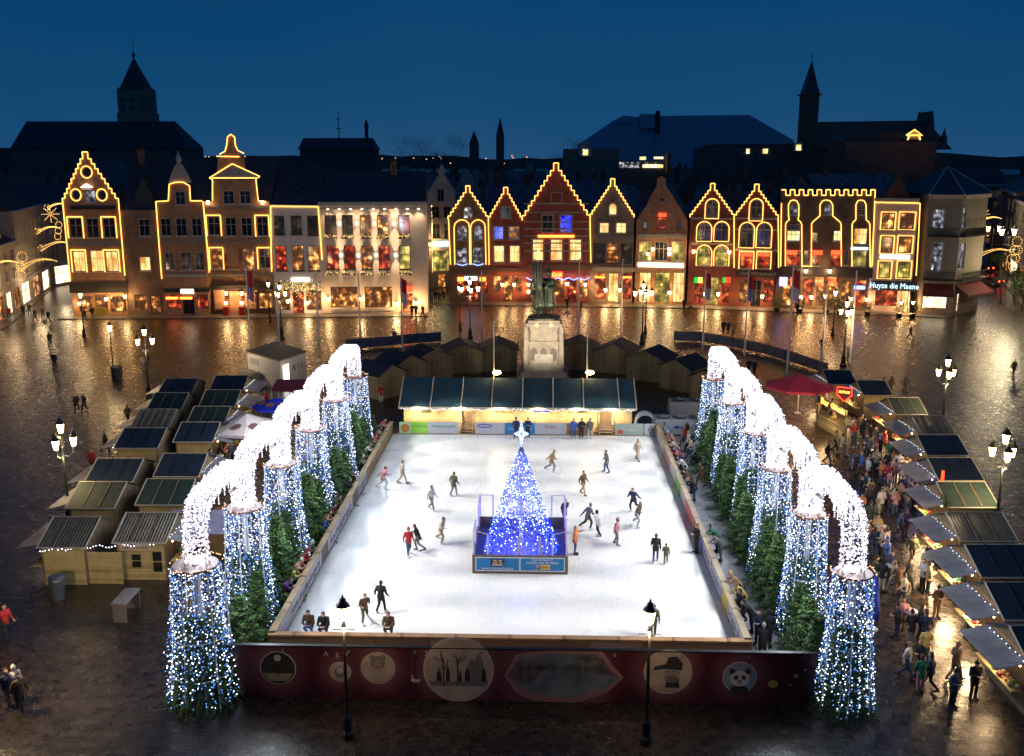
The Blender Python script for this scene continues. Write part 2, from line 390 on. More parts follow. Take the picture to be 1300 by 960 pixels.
M_cream=mat_plain('cream_plaster_wall',(0.5,0.46,0.4),0.85,var=0.15,scale=0.8)
M_darkwood=mat_plain('dark_painted_wood',(0.03,0.025,0.022),0.5)
M_shopwood=mat_plain('shopfront_wood',(0.16,0.09,0.05),0.5)
M_redlit=mat_emit('red_sign_tube',(1.0,0.05,0.015),4.0); M_orlit=mat_emit('orange_neon',(1.0,0.2,0.03),4.5)
M_whlit=mat_emit('white_sign_light',(1.0,0.85,0.6),4.0); M_bllit=mat_emit('blue_string_light',(0.2,0.3,1.0),4.0)
M_cylit=mat_emit('pale_blue_sign',(0.5,0.8,1.0),2.2); M_awnred=mat_plain('dark_red_awning',(0.12,0.015,0.015),0.8); M_yelit=mat_emit('yellow_script_light',(1.0,0.55,0.08),3.0)
M_redbox=mat_interior('red_lit_signbox',(0.8,0.05,0.02),(1.0,0.2,0.05),(1.0,0.6,0.2),2.2,1.5)

def facade(name,label,A,B,outline,wallmat,wins,yoff=0,strings=(),closedstrings=(),D=14,zr=None,roofmat=None,ridge='y',gable=None,ze=None,cat='house',group='gabled houses across the square',hip=0,trim=None,bodymat=None,fm=None,lanterns=(),body=True):
    """wins: (x0,y0,x1,y1,pane,opts) in survey pixels"""
    h=House(name,label,A,B,cat,group,yoff)
    ol=outline(h) if callable(outline) else h.qp(outline)
    s0=ol[0][0]; s1=ol[-1][0]
    h.ol=[(s0,0.0)]+ol+[(s1,0.0)]
    h.top=ol
    loop=h.ol[::-1]
    holes=[]; specs=[]
    for w in wins:
        x0,y0,x1,y1,pn=w[:5]; op=w[5] if len(w)>5 else ''
        a=h.q(x0,y1); b=h.q(x1,y0); c=h.q(x0,y0)
        sx0=(a[0]+c[0])/2; sx1=sx0+(h.q(x1,y1)[0]-a[0]); z0=max(a[1],0.12); z1=b[1]
        if 'D' in op: z0=0.1
        sx0=max(sx0,s0+0.12); sx1=min(sx1,s1-0.12)
        poly=archpoly(sx0,z0,sx1,z1) if 'a' in op else rect(sx0,z0,sx1,z1)
        if 'o' in op:
            cx,cz=(sx0+sx1)/2,(z0+z1)/2; rx,rz=(sx1-sx0)/2,(z1-z0)/2
            poly=[(cx+rx*math.cos(2*PI*i/14),cz+rz*math.sin(2*PI*i/14)) for i in range(14)]
        holes.append(poly[::-1]); specs.append((poly,pn,op))
    h.wall(loop,wallmat,holes)
    for poly,pn,op in specs:
        mull=(1,1)
        if '2' in op: mull=(2,1)
        if '3' in op: mull=(1,3)
        if '0' in op: mull=(0,0)
        if 'm' in op: mull=(3,1)
        h.window(poly,pn,(M_frame_d if 'k' in op else fm or M_frame_w),mull,door='D' in op,sill=('s' in op or poly[0][1]>4.2) or None)
        if 'S' in op: h.surround(poly,trim or M_trimlt)
        if 'L' in op:   # outlined with lights on three or four sides
            x0=min(p[0] for p in poly)-.18;x1=max(p[0] for p in poly)+.18;z0=min(p[1] for p in poly)-.05;z1=max(p[1] for p in poly)+.18
            if 'a' in op: pts=[(x0,z0)]+archpoly(x0,z0,x1,z1,12)[2:][::-1]+[(x1,z0)]; pts=[pts[0]]+pts[1:]
            elif 'o' in op: pts=inset(poly,-.12)
            else: pts=[(x0,z0),(x0,z1),(x1,z1),(x1,z0)]
            h.string(pts,closed=('4' in op or 'o' in op))
    for st in strings: h.string(h.qp(st))
    for st in closedstrings: h.string(h.qp(st),closed=True)
    zs=[z for _,z in ol]
    ze=ze if ze is not None else min(ol[0][1],ol[-1][1])-0.1
    if zr is None: zr=max(zs)-1.2 if ridge=='y' else ze+4
    if body: h.body(bodymat or wallmat,roofmat or M_slate,s0,s1,ze,D,zr,ridge,hip=hip)
    for l in lanterns: h.lanterns(l[0],l[1],power=(l[2] if len(l)>2 else 0))
    return h
def shopsign(h,x0,y0,x1,y1,mat,name='sign',d=0.14,y=-0.06):
    a=h.q(x0,y1); b=h.q(x1,y0)
    return MB().box(a[0],y-d,a[1],b[0],y,b[1]).build(name,mat,h.root)
def bar(h,x0,y0,x1,y1,mat,name,y=-0.1,ybk=0.0):
    a=h.q(x0,y1); b=h.q(x1,y0)
    return MB().box(a[0],y,a[1],b[0],ybk,b[1]).build(name,mat,h.root)
def flowerbox(h,x0,y0,x1,y1,lit=True):
    a=h.q(x0,y1); b=h.q(x1,y0); o=MB().box(a[0],-.35,a[1],b[0],-.02,a[1]+.22).build('flower_box',M_darkwood,h.root)
    mb=MB()
    for i in range(60):
        p=Vector((random.uniform(a[0],b[0]),random.uniform(-.38,-.05),random.uniform(a[1]+.15,max(b[1],a[1]+.55)))); s=.12
        q=[p+Vector((random.uniform(-s,s),random.uniform(-s,s),random.uniform(-s,s))) for _ in range(3)]
        mb.add(q,[(0,1,2)])
    mb.build('plants',M_green,o)
    if lit:
        mb=MB()
        for i in range(26): mb.octa((random.uniform(a[0],b[0]),random.uniform(-.45,-.3),random.uniform(a[1]+.0,a[1]+.6)),.05)
        mb.build('bulb',M_stringcore,o)
    return o
GL='gabled houses along the far side of the square'
# --- far row, left block -------------------------------------------------
h=facade('gabled_house','tall brown brick stepped-gable house with three round lit windows beside the street mouth',(88,401),(165,400.5),
  lambda h: steps(h.q(80,258),h.q(108,193),h.q(151,258),9),B_brown,
  [(104,212,116,225,'d','oL0'),(91,241,102,254,'d','oL0'),(124,241,135,254,'d','oL0'),(108,242,121,257,'c','0'),
   (88,277,104,302,'d','L'),(109.5,277,125,302,'d',''),(131,277,146,302,'d','L'),(93,319,108,345,'w','L'),(115,318,131,345,'w',''),(134,319,150,345,'w','L'),
   (100,376,117,396,'i','k'),(121,374,137,400,'i','kD'),(140,376,160,396,'i','k2')],group=GL,
  lanterns=[(102,385,25),(136,379,40),(160,376,40)])
h.string([(x,z) for x,z in h.top]); l=h.top[0]; r=h.top[-1]; h.string([l,(l[0],4.9)]); h.string([r,(r[0],5.6)])
bar(h,89,358,161,372,M_darkwood,'fascia'); a=h.q(104,238); MB().lathe([(0.1,0.5),(0.8,0.05),(0.85,0)],12,(h.q(111,238)[0],-.3,a[1])).build('shell_canopy',mat_emit('canopy_glow',(1,.75,.5),2.5),h.root)
bar(h,105,238,119,241,M_trimlt,'canopy_shelf',-.4); bar(h,90,261,147,266,M_darkwood,'date_band'); bar(h,88,306,158,312,M_stone,'string_course',-.06)
bar(h,121,389,137,401,mat_plain('yellow_menu_boards',(0.6,0.45,0.05)),'menu_board',-.9,-.8)
h=facade('house','low narrow brown brick house with one dormer and a single lit window',(165,400.5),(206,400.3),
  [(151,267),(199,267)],B_dkbrown,[(176,278,190,300,'d',''),(177,326,191,344,'w',''),(171,374,187,394,'i','k2'),(191,376,204,398,'i','k')],yoff=.15,ridge='x',D=13,zr=21,group=None,cat='house')
s,z=h.q(180,256); MB().prism([(s-1.2,z-1),(s+1.2,z-1),(s+1.2,z+.8),(s,z+3.4),(s-1.2,z+.8)],1.0,4.5).build('dormer',M_slate,h.root); h.window(rect(s-.7,z-.8,s+.7,z+.6),PANE['r'],M_frame_d); h.root.children[-1].location=(0,.82,0)
h.chimney(h.q(162,230)[0],6.5,17,22.4)
h=facade('gabled_house','brick house with a lit square dormer gable topped by a small white ornament',(206,400.3),(268,400),
  [(198,256),(214,255),(215,234),(223,231.5),(233,231.5),(241,236),(242,255),(257,255)],B_brown,
  [(222,243,235,260,'d',''),(204,277,217,300,'d',''),(223,277,237,300,'d',''),(243,277,256,300,'d',''),(209,320,221,343,'q',''),(229,320,243,343,'q',''),(247,320,259,343,'q',''),
   (212,374,230,392,'r','k2'),(232,378,247,401,'d','kD'),(250,374,267,392,'r','k2')],yoff=0,D=13,ridge='x',zr=21.5,group=GL,ze=14.6)
h.string(h.top); h.string([h.top[0],(h.top[0][0],5.1)])
bar(h,200,303,260,308,M_stone,'string_course',-.06); bar(h,205,348,263,352,M_trimlt,'string_course',-.08); bar(h,208,366,266,371,M_darkwood,'fascia',-.12); shopsign(h,230,367,246,372.5,M_whlit)
a=h.q(228,231); MB().prism([(a[0]-1.5,a[1]-.1),(a[0]+1.5,a[1]-.1),(a[0]+1.0,a[1]+1.2),(a[0]+.5,a[1]+2.2),(a[0]-.5,a[1]+2.2),(a[0]-1.0,a[1]+1.2)],0.05,.5).build('scrolled_gable_top',M_trimlt,h.root)
MB().lathe([(.5,0),(.25,.3),(.45,.8),(.12,1.5),(.05,1.9)],10,(a[0],.25,a[1]+2.2)).build('finial',M_trimlt,h.root)
for x in (212,230): shopsign(h,x-1,377,x+14,380,M_orlit,'neon_tube',.08)
h=facade('gabled_house','tallest brick house with a lit triangular pediment and a bell-shaped top',(268,400),(348,399.5),
  [(257,256),(270,256),(271,227),(275,224),(276,202),(284,198),(288,186),(289,174),(293,171),(298,174),(299,186),(303,197),(310,201),(312,222),(325,226),(328,255),(342,256)],B_orange,
  [(283,242,297,259,'d',''),(304,242,318,259,'d',''),(264,275,279,299,'d','L'),(286,276,300,300,'d',''),(306,276,320,300,'d',''),(326,275,340,300,'d','L'),
   (268,316,282,342,'i','L'),(288,316,303,342,'i',''),(309,316,323,342,'i',''),(329,316,343,341,'q','L'),
   (272,368,285,393,'i','k2'),(292,370,307,400,'d','kD'),(311,372,325,392,'i','k'),(328,372,346,392,'i','k2')],yoff=.12,D=13,ridge='x',zr=21.5,ze=14.6,group=GL,
   strings=[[(270,255),(270,228),(266,226),(295,208),(330,224),(325,227),(328,255),(338,256)],[(270,226),(325,226)],[(275,198.5),(304,199)],[(279,196),(286,192),(288,184),(289,174),(293,170.5),(298,174),(299,184),(302,191),(310,195)],[(258,256),(262,300),(266,346)]],
   lanterns=[(288,372,40),(288,384,0),(308,372,40),(308,384,0),(265,257,0),(334,257,0)])
for y in (262,305,348): bar(h,259 if y<300 else 266,y,341 if y<300 else 347,y+3,M_stone,'string_course',-.07)
a=h.q(266,227);b=h.q(330,227);c=h.q(297,209); MB().prism([(a[0],a[1]),(b[0],a[1]),(c[0],c[1])],-.12,-.005).build('pediment',M_trimlt,h.root); bar(h,268,362,347,368,M_darkwood,'fascia',-.12)
for x in (286,306): bar(h,x,388,x+6,399,mat_plain('red_planter',(0.5,.03,.02)),'planter_box',-1.2,-.6)
h=facade('townhouse','plain white rendered house with one long light outline and a garlanded doorway',(348,399.5),(411,399),
  [(343,260),(404,261)],M_rwhite,[(348,274,361,298,'q','ks'),(369,274,383,298,'q','ks'),(390,274,405,299,'q','ks'),(350,312,364,344,'r','ks'),(371,312,386,344,'i','ks'),(391,312,407,344,'i','ks'),
   (353,368,368,394,'i','k2'),(372,370,386,399,'r','kD'),(389,368,408,394,'i','k2')],D=16,ridge='x',zr=20.3,ze=14.9,group=None,cat='townhouse',lanterns=[(391,384,50),(366,382,0)],
   strings=[[(345,345),(343.5,262),(404,262.5),(409,330)]])
shopsign(h,370,353,393,357,M_whlit)
mb=MB(); 
for i in range(170):
    a=h.q(random.uniform(352,408),random.gauss(365,5)); mb.octa((a[0],random.uniform(-.9,-.2),a[1]),.06)
mb.build('door_garland_bulbs',M_stringcore,h.root)
mb=MB()
for i in range(500):
    a=h.q(random.uniform(352,408),random.gauss(363,4)); p=Vector((a[0],random.uniform(-.8,-.05),a[1])); mb.add([p,p+Vector((random.uniform(-.2,.2),.1,random.uniform(-.2,.2))),p+Vector((random.uniform(-.2,.2),-.1,random.uniform(-.2,.2)))],[(0,1,2)])
mb.build('door_garland',M_green,h.root)
h6=facade('townhouse','wide beige corner building with uplit pillars and lit flower boxes',(411,399),(545,397.5),
  [(404,257),(541,256)],M_beige,
  [(a,273,b,298,k,'k') for a,b,k in ((412,427,'q'),(434,448,'q'),(457,471,'i'),(479,493,'i'),(506,520,'r'))]+[(a,312,b,342,k,'k') for a,b,k in ((415,430,'r'),(437,451,'r'),(459,473,'i'),(481,495,'r'),(507,521,'g'))]+
  [(420,364,454,391,'i','2k'),(463,364,498,391,'i','2k'),(511,372,524,398,'r','kD')],yoff=.05,D=17,ridge='x',zr=19.5,hip=0,group=None,cat='building',ze=15,lanterns=[(417,379,30),(458,379,30),(503,385,60),(528,384,60)])
bar(h6,404,256,541,261,M_trimlt,'cornice',-.45); bar(h6,406,263,540,266,M_trimlt,'cornice',-.2); bar(h6,421,391,500,395,M_trimlt,'sill',-.2)
for a,b in ((412,427),(434,448),(457,471),(479,493),(506,520)): flowerbox(h6,a-1,297,b+1,303); flowerbox(h6,a+1,342,b+3,349)
for px in (431,453,475.5,500.5):
    for py in (284,324):
        a=h6.q(px+(2 if py>300 else 0),py); MB().box(a[0]-.12,-.3,a[1]-.25,a[0]+.12,-.05,a[1]+.25).build('wall_lamp',M_whlit,h6.root)
        for sg in (1,-1):
            w=Matrix.Rotation(h6.ang,3,'Z')@Vector((a[0],-.24,a[1]+sg*.3))+h6.a; lamp('SPOT',w,900,(1,.62,.36),.05,target=w+Matrix.Rotation(h6.ang,3,'Z')@Vector((0,.17,sg*1.0)),spot=62,blend=.9)
shopsign(h6,511,364,524,371,M_redlit)
for k in range(9):
    xx=1.2+k*(h6.L-2.4)/8; w=Matrix.Rotation(h6.ang,3,'Z')@Vector((xx,-.55,14.6))+h6.a; MB().box(xx-.15,-.62,14.5,xx+.15,-.5,14.62).build('added_cornice_lamp',M_whlit,h6.root); lamp('SPOT',w-Vector((0,.0,.2)),210,(1,.68,.4),.1,target=w+Matrix.Rotation(h6.ang,3,'Z')@Vector((0,.9,-6)),spot=110,blend=.9)  # lamps added under the cornice to wash the beige wall
for x in (457,478): pass
mb=MB()
for i in range(160):
    y=random.uniform(1,15); z=random.choice([random.gauss(11.4,.3),random.gauss(6.3,.3),random.uniform(5,15)]); mb.octa((h6.L+.55,y,z),.06)
mb.build('side_wall_bulbs',M_stringcore,h6.root)
h6.chimney(h6.q(496,215)[0],8,17.5,20.8)
# skylight on the white house roof
MB().box(h6.q(368,240)[0],3.2,17.0,h6.q(378,240)[0],3.9,17.6).build('skylight',M_glass_d,h6.root)
# lane houses
h=facade('gabled_house','cream plaster stepped-gable house standing back in the lane behind the beige corner building',(547,366),(582,365),
  lambda h: steps(h.q(543,246),h.q(561,219),h.q(578,246),5,.5,.7),M_cream,[(555,240,564,256,'d',''),(548,262,558,277,'d',''),(563,262,573,277,'d',''),(549,284,559,303,'q',''),(564,284,573,303,'q',''),(550,318,575,345,'g','2k'),(556,346,566,365,'i','kD')],D=12,group=GL)
shopsign(h,550,306,578,313,mat_emit('green_white_sign',(.55,1,.8),2.2)); h.lanterns(546,310,power=60); a=h.q(561,219); MB().lathe([(.5,0),(.7,.5),(.3,1.0),(.05,1.4)],10,(a[0],.2,a[1]-.1)).build('finial',M_cream,h.root)
h=facade('gabled_house','small pale stepped gable showing above the roofs behind the lit dark brick house',(574,352),(606,352),
  lambda h: steps(h.q(577,243),h.q(592,216),h.q(607,243),4,.5,.7),mat_plain('pale_blue_plaster',(0.3,.33,.36),.85),[],D=10,group=GL)
# --- far row, middle block ------------------------------------------------
h=facade('gabled_house','dark brown brick stepped-gable house with two tall arched recesses outlined in lights',(572,383),(624,383.3),
  lambda h: steps(h.q(569,279),h.q(594,236),h.q(620,279),7,.3,1.0),B_dkbrown,
  [(580,286,593,306,'c','a3'),(601,286,613,306,'c','a3'),(580,314,593,334,'c','3'),(600,314,613,334,'c','3'),(588,262,600,278,'c','a0'),
   (580,353,592,374,'r','k'),(594,352,607,383,'r','kD'),(609,353,619,374,'r','k')],D=14,group=GL,trim=M_trimlt,fm=M_trimlt,
  strings=[[(577.5,336),(576.5,289),(578,283.5),(582,280),(586.5,279),(591,280),(595,283.5),(596,289),(596.5,336)],[(598,336),(597.5,289),(599,283.5),(603,280),(607,279),(611,280),(615,283.5),(616,289),(617,336)],[(569.5,279),(572,336)],[(620,279),(621,336)]])
h.string(h.top); shopsign(h,590,351,606,356,M_cylit); shopsign(h,581,352,589,357,M_orlit); shopsign(h,609,352,617,357,M_orlit); bar(h,574,342,622,348,M_shopwood,'fascia')
h.string(h.qp([(580,335),(587,337),(594,335)]),mat=M_bllit,r=.05); h.string(h.qp([(600,335),(607,337),(614,335)]),mat=M_bllit,r=.05)
def bands(h,x0,x1,ys):
    for y in ys: bar(h,x0,y,x1,y+1.4,M_trimlt,'stone_band',-.04)
h=facade('gabled_house','narrow red brick stepped-gable house with a blue lit upstairs window',(624,383.3),(669,383.6),
  lambda h: steps(h.q(620,280),h.q(642,238),h.q(663,280),7,.3,1.0),B_red,
  [(636,263,648,277,'d','S'),(627,288,639,304,'b','S'),(646,288,659,304,'i','S'),(627,312,640,333,'w','S'),(647,312,660,333,'w','S'),
   (626,350,636,370,'i','k'),(639,350,651,383,'i','kD'),(654,350,664,370,'i','k')],yoff=.12,D=14,group=GL,lanterns=[(638,361,25),(653,361,25)])
h.string(h.top); bar(h,622,340,666,345,M_shopwood,'fascia')
h=facade('gabled_house','broad red brick stepped-gable house with an orange neon tube under its blue lit window',(669,383.6),(752,384),
  lambda h: steps(h.q(663,280),h.q(706,207),h.q(749,279),10,.35,1.1),B_red,
  [(700,245,713,257,B_red,'S0'),(688,273,702,295,'d','S'),(711,273,726,295,'b','S'),(676,304,690,331,'w','S'),(699,304,714,331,'w','S'),(723,304,738,331,'w','S'),
   (673,352,684,384,'i','kD'),(688,354,700,378,'r','k'),(703,352,716,378,'i','k2'),(720,354,732,384,'r','kD'),(735,354,747,378,'i','k')],D=15,group=GL,roofmat=M_tile,lanterns=[(671,361,25),(671,370,0),(720,360,25),(743,361,25)],
   strings=[[(749,279),(750,333)]])
bands(h,665,748,(258,269,281,290,299,308,318)); h.string(h.top); h.string(h.qp([(683,300),(729,300)]),mat=M_orlit,r=.2); bar(h,668,336,750,343,M_shopwood,'fascia')
shopsign(h,700,345,714,353,M_redlit); a=h.q(707,349); text_obj('Grill',.85,M_yelit,h.root,loc=(a[0],-.24,a[1]))
pts=[]
for i in range(13): x=668+i*6.7; pts.append((x,353+(2.2 if i%2 else -1)))
h.string(h.qp(pts),mat=M_bllit,r=.05,y=-.5)
a=h.q(700,245);b=h.q(713,257); MB().box(a[0],.02,b[1],b[0],.3,a[1]).build('blind_window_panel',B_red,h.root)
h=facade('gabled_house','grey brown stepped-gable house with an orange lit arched attic window',(752,384),(806,385.5),
  lambda h: steps(h.q(749,276),h.q(778,227),h.q(805,276),9,.3,1.1),B_grey,
  [(773,258,783,273,'w','a0S'),(761,283,773,296,'w','S'),(782,283,795,296,'w','S'),(753,309,768,334,'q','k'),(770,309,786,334,'i','k'),(788,309,803,334,'q','k'),
   (755,347,769,380,'r','k2'),(772,347,785,385,'w','kD'),(789,347,803,380,'r','k2')],yoff=.1,D=14,group=GL,lanterns=[(769,368,40),(787,368,40)])
h.string(h.top); bar(h,753,299,804,305,M_stone,'string_course'); bar(h,753,340,806,344,M_trimlt,'fascia')
for x in (755,789): shopsign(h,x,351,x+13,353,M_orlit,'neon_tube',.08)
h=facade('gabled_house','unlit orange brown gabled house with straight sloping edges and a bright white sign board',(810,385.5),(876,387.5),
  [(808,280),(820,262),(828,246),(834,236),(834,227),(840,224),(845,227),(845,236),(852,246),(862,262),(873,280)],B_orange,
  [(834,276,846,291,'r','0k'),(816,281,822,291,'d','0k'),(859,281,865,291,'d','0k'),(811,307,827,331,'g','2'),(831,307,848,331,'q','2'),(852,307,868,331,'g','2'),(837,251,843,257,'d','o0'),(825,267,829,271,'d','o0'),(850,267,854,271,'d','o0'),
   (811,346,826,384,'w','2k'),(831,346,850,386,'g','kD2'),(854,346,869,384,'w','2k')],D=14,group=GL,lanterns=[(828,371,50),(850,371,50),(823,322,0),(850,322,0)])
shopsign(h,810,334.5,868,338.5,M_whlit); shopsign(h,836,271,846,275,M_redlit); bar(h,810,298,872,301,M_trimlt,'string_course')
for x in (819,839.5,860): 
    a=h.q(x,301); MB().prism([(a[0]-1.0,a[1]-.3),(a[0]+1.0,a[1]-.3)]+[(a[0]+1.0*math.cos(PI*i/8),a[1]-.3+.9*math.sin(PI*i/8)) for i in range(9)],-.08,-.005).build('arch_tympanum',M_trimlt,h.root)
h.lanterns(829,316,power=12); h.lanterns(850,316,power=12)
h=facade('gabled_house','dark red stepped-gable house with five arched windows outlined in lights and two red lanterns',(877,387.5),(933,389.5),
  lambda h: steps(h.q(876,276),h.q(905,233),h.q(932,276),8,.3,1.0),B_dkred,
  [(897,254,911,277,'q','aL4'),(886,283,902,306,'q','aL4'),(908,283,924,306,'q','aL4'),(886,313,902,337,'g','aL'),(908,313,924,337,'g','aL'),
   (881,352,893,387,'r','k'),(899,352,912,389,'g','kD'),(916,352,928,387,'r','k')],yoff=.1,D=14,group=GL,lanterns=[(881,319,15),(926,320,15),(895,373,45),(912,373,45)])
h.string(h.top); bands(h,878,930,(277,309)); 
for x,w,c in ((881,5,(0.02,.3,.03)),(886,6,(.7,.6,.1)),(917,4,(.02,.3,.03)),(921,7,(.7,.05,.02))): shopsign(h,x,352,x+w,359,mat_emit('stained_%d'%x,c,2.2),'coloured_glass',.06)
h=facade('gabled_house','dark red stepped-gable house with three arched lit outlines above a dark café fascia',(933,389.5),(990,392),
  lambda h: steps(h.q(932,277),h.q(961,234),h.q(988,277),8,.3,1.0),mat_brick('crimson_brick',(0.2,0.045,0.03)),
  [(953,254,967,280,'q','aL4'),(940,284,956,314,'q','aL4'),(962,284,978,314,'q','aL4'),(940,321,955,341,'r','L'),(962,321,977,341,'r','L'),
   (938,356,950,384,'i','k'),(953,356,966,391,'d','kD'),(969,356,985,384,'r','k2')],D=14,group=GL,strings=[[(988,277),(988.5,340)],[(932,277),(932,340)]],lanterns=[(950,376,40),(968,376,40)])
h.string(h.top); bands(h,934,988,(277,291,317)); bar(h,934,345,990,351,M_darkwood,'fascia',-.12); a=h.q(962,348); text_obj('CAFE  RESTAURANT',.62,M_trimlt,h.root,loc=(a[0],-.14,a[1]),fit=5.2)
for x in (940,962): shopsign(h,x,320,x+15,325,M_redlit,'neon_tube',.1)
def cren(h):
    o=[]; x0,x1=992,1111; n=11; w=(x1-x0)/(2*n-1)
    for i in range(2*n-1):
        y=241 if i%2==0 else 248
        o+= [h.q(x0+i*w,y),h.q(x0+(i+1)*w,y)]
    return o
def bottle(c,nw,w,yt,ys,yb,c2=None):
    l=[(c-w,yb),(c-w+.3,ys+4),(c-w+1.5,ys+1),(c-w+5,ys-2),(c-nw,ys-7),(c-nw,yt+6),(c-nw*.6,yt+1),(c,yt),(c+nw*.6,yt+1),(c+nw,yt+6),(c+nw,ys-7),(c+w-5,ys-2),(c+w-1.5,ys+1),(c+w-.3,ys+4),(c+w,yb)]
    return l
h=facade('house','wide dark brown brick building with a crenellated top and bottle-shaped light outlines',(992,392),(1112,396),
  cren,mat_brick('very_dark_brick',(0.14,.085,.055)),
  [(1003,259,1013,273,'c','a3'),(1046,259,1056,273,'c','a3'),(1089,259,1099,273,'q','a3'),(999,293,1016,306,'y','2'),(1030,295,1038,306,'g',''),(1058,293,1068,306,'y',''),(1084,290,1101,310,'w','2'),(999,285,1016,292,'q','2'),
   (998,318,1016,338,'r','2'),(1029,318,1041,338,'r',''),(1054,318,1068,338,'r','k'),(1081,318,1100,338,'g','2'),(1020,318,1026,337,'q',''),(1072,318,1077,337,'q',''),
   (993,354,1006,388,'i','k'),(1010,354,1016,392,'r','kD'),(1019,354,1032,388,'r','k2'),(1036,354,1048,388,'i','k'),(1052,354,1064,388,'i','k2'),(1068,356,1080,394,'i','kD'),(1086,356,1106,390,'r','k2')],yoff=.08,D=16,ridge='x',ze=14.5,zr=17.5,group=None,cat='building',
  strings=[bottle(1007.5,6.5,10.5,254,281,338),bottle(1049,8,19,254,281,338),bottle(1093,6.5,11.5,254,281,338),[(1018,338),(1030,338)],[(1111,241),(1107,338),(1104,338)],[(992,258),(991,338)]],lanterns=[(1017,377,45),(1030,377,45),(1048,376,45),(1080,379,30),(1100,380,30)])
h.string(h.top); bar(h,993,341,1108,350,M_darkwood,'fascia',-.14)
for x,m in ((989,M_bllit),(1003,M_redbox),(1035,M_redbox),(1051,M_redbox)): shopsign(h,x,352,x+11,363,m if m is M_redbox else mat_emit('violet_sign',(.45,.35,1),2.5),'awning_sign',.1)
shopsign(h,1084,363,1098,367,M_bllit); 
for x in (998,1030,1055): shopsign(h,x,318,x+14,323,M_redlit,'neon_tube',.1)
shopsign(h,1080,314,1102,317,M_cylit)
for x in (1023,1053): h.lanterns(x,344,power=40)
h=facade('townhouse','pink rendered house with six square windows framed in lights and a red tiled roof',(1112,396),(1166,398.5),
  [(1111,254),(1167,254)],M_pink,
  [(1120,271,1135,291,'i','L4k'),(1143,271,1160,291,'i','L4k'),(1119,301,1133,321,'i','L4k'),(1141,301,1157,321,'i','L4k'),(1116,333,1130,353,'g','L4k'),(1140,333,1155,353,'g','L4k'),
   (1111,368,1139,388,'r','2k'),(1143,368,1153,397,'w','kD'),(1156,368,1163,388,'i','k')],D=15,zr=18.8,ze=14.4,roofmat=M_tile,group=None,cat='townhouse',strings=[[(1111,257),(1168,258),(1166,300),(1163,350)]],lanterns=[(1144,384,45),(1159,384,45)])
shopsign(h,1117,324,1155,328,mat_emit('soft_white_sign',(1,.85,.7),3)); bar(h,1110,252,1168,255,M_trimlt,'cornice',-.4)
a=h.q(1135,363); text_obj('Huyze die Maene',1.1,M_cylit,h.root,loc=(a[0],-.3,a[1]),fit=6.4,ext=.03); bar(h,1107,358,1164,368,M_darkwood,'fascia',-.2)
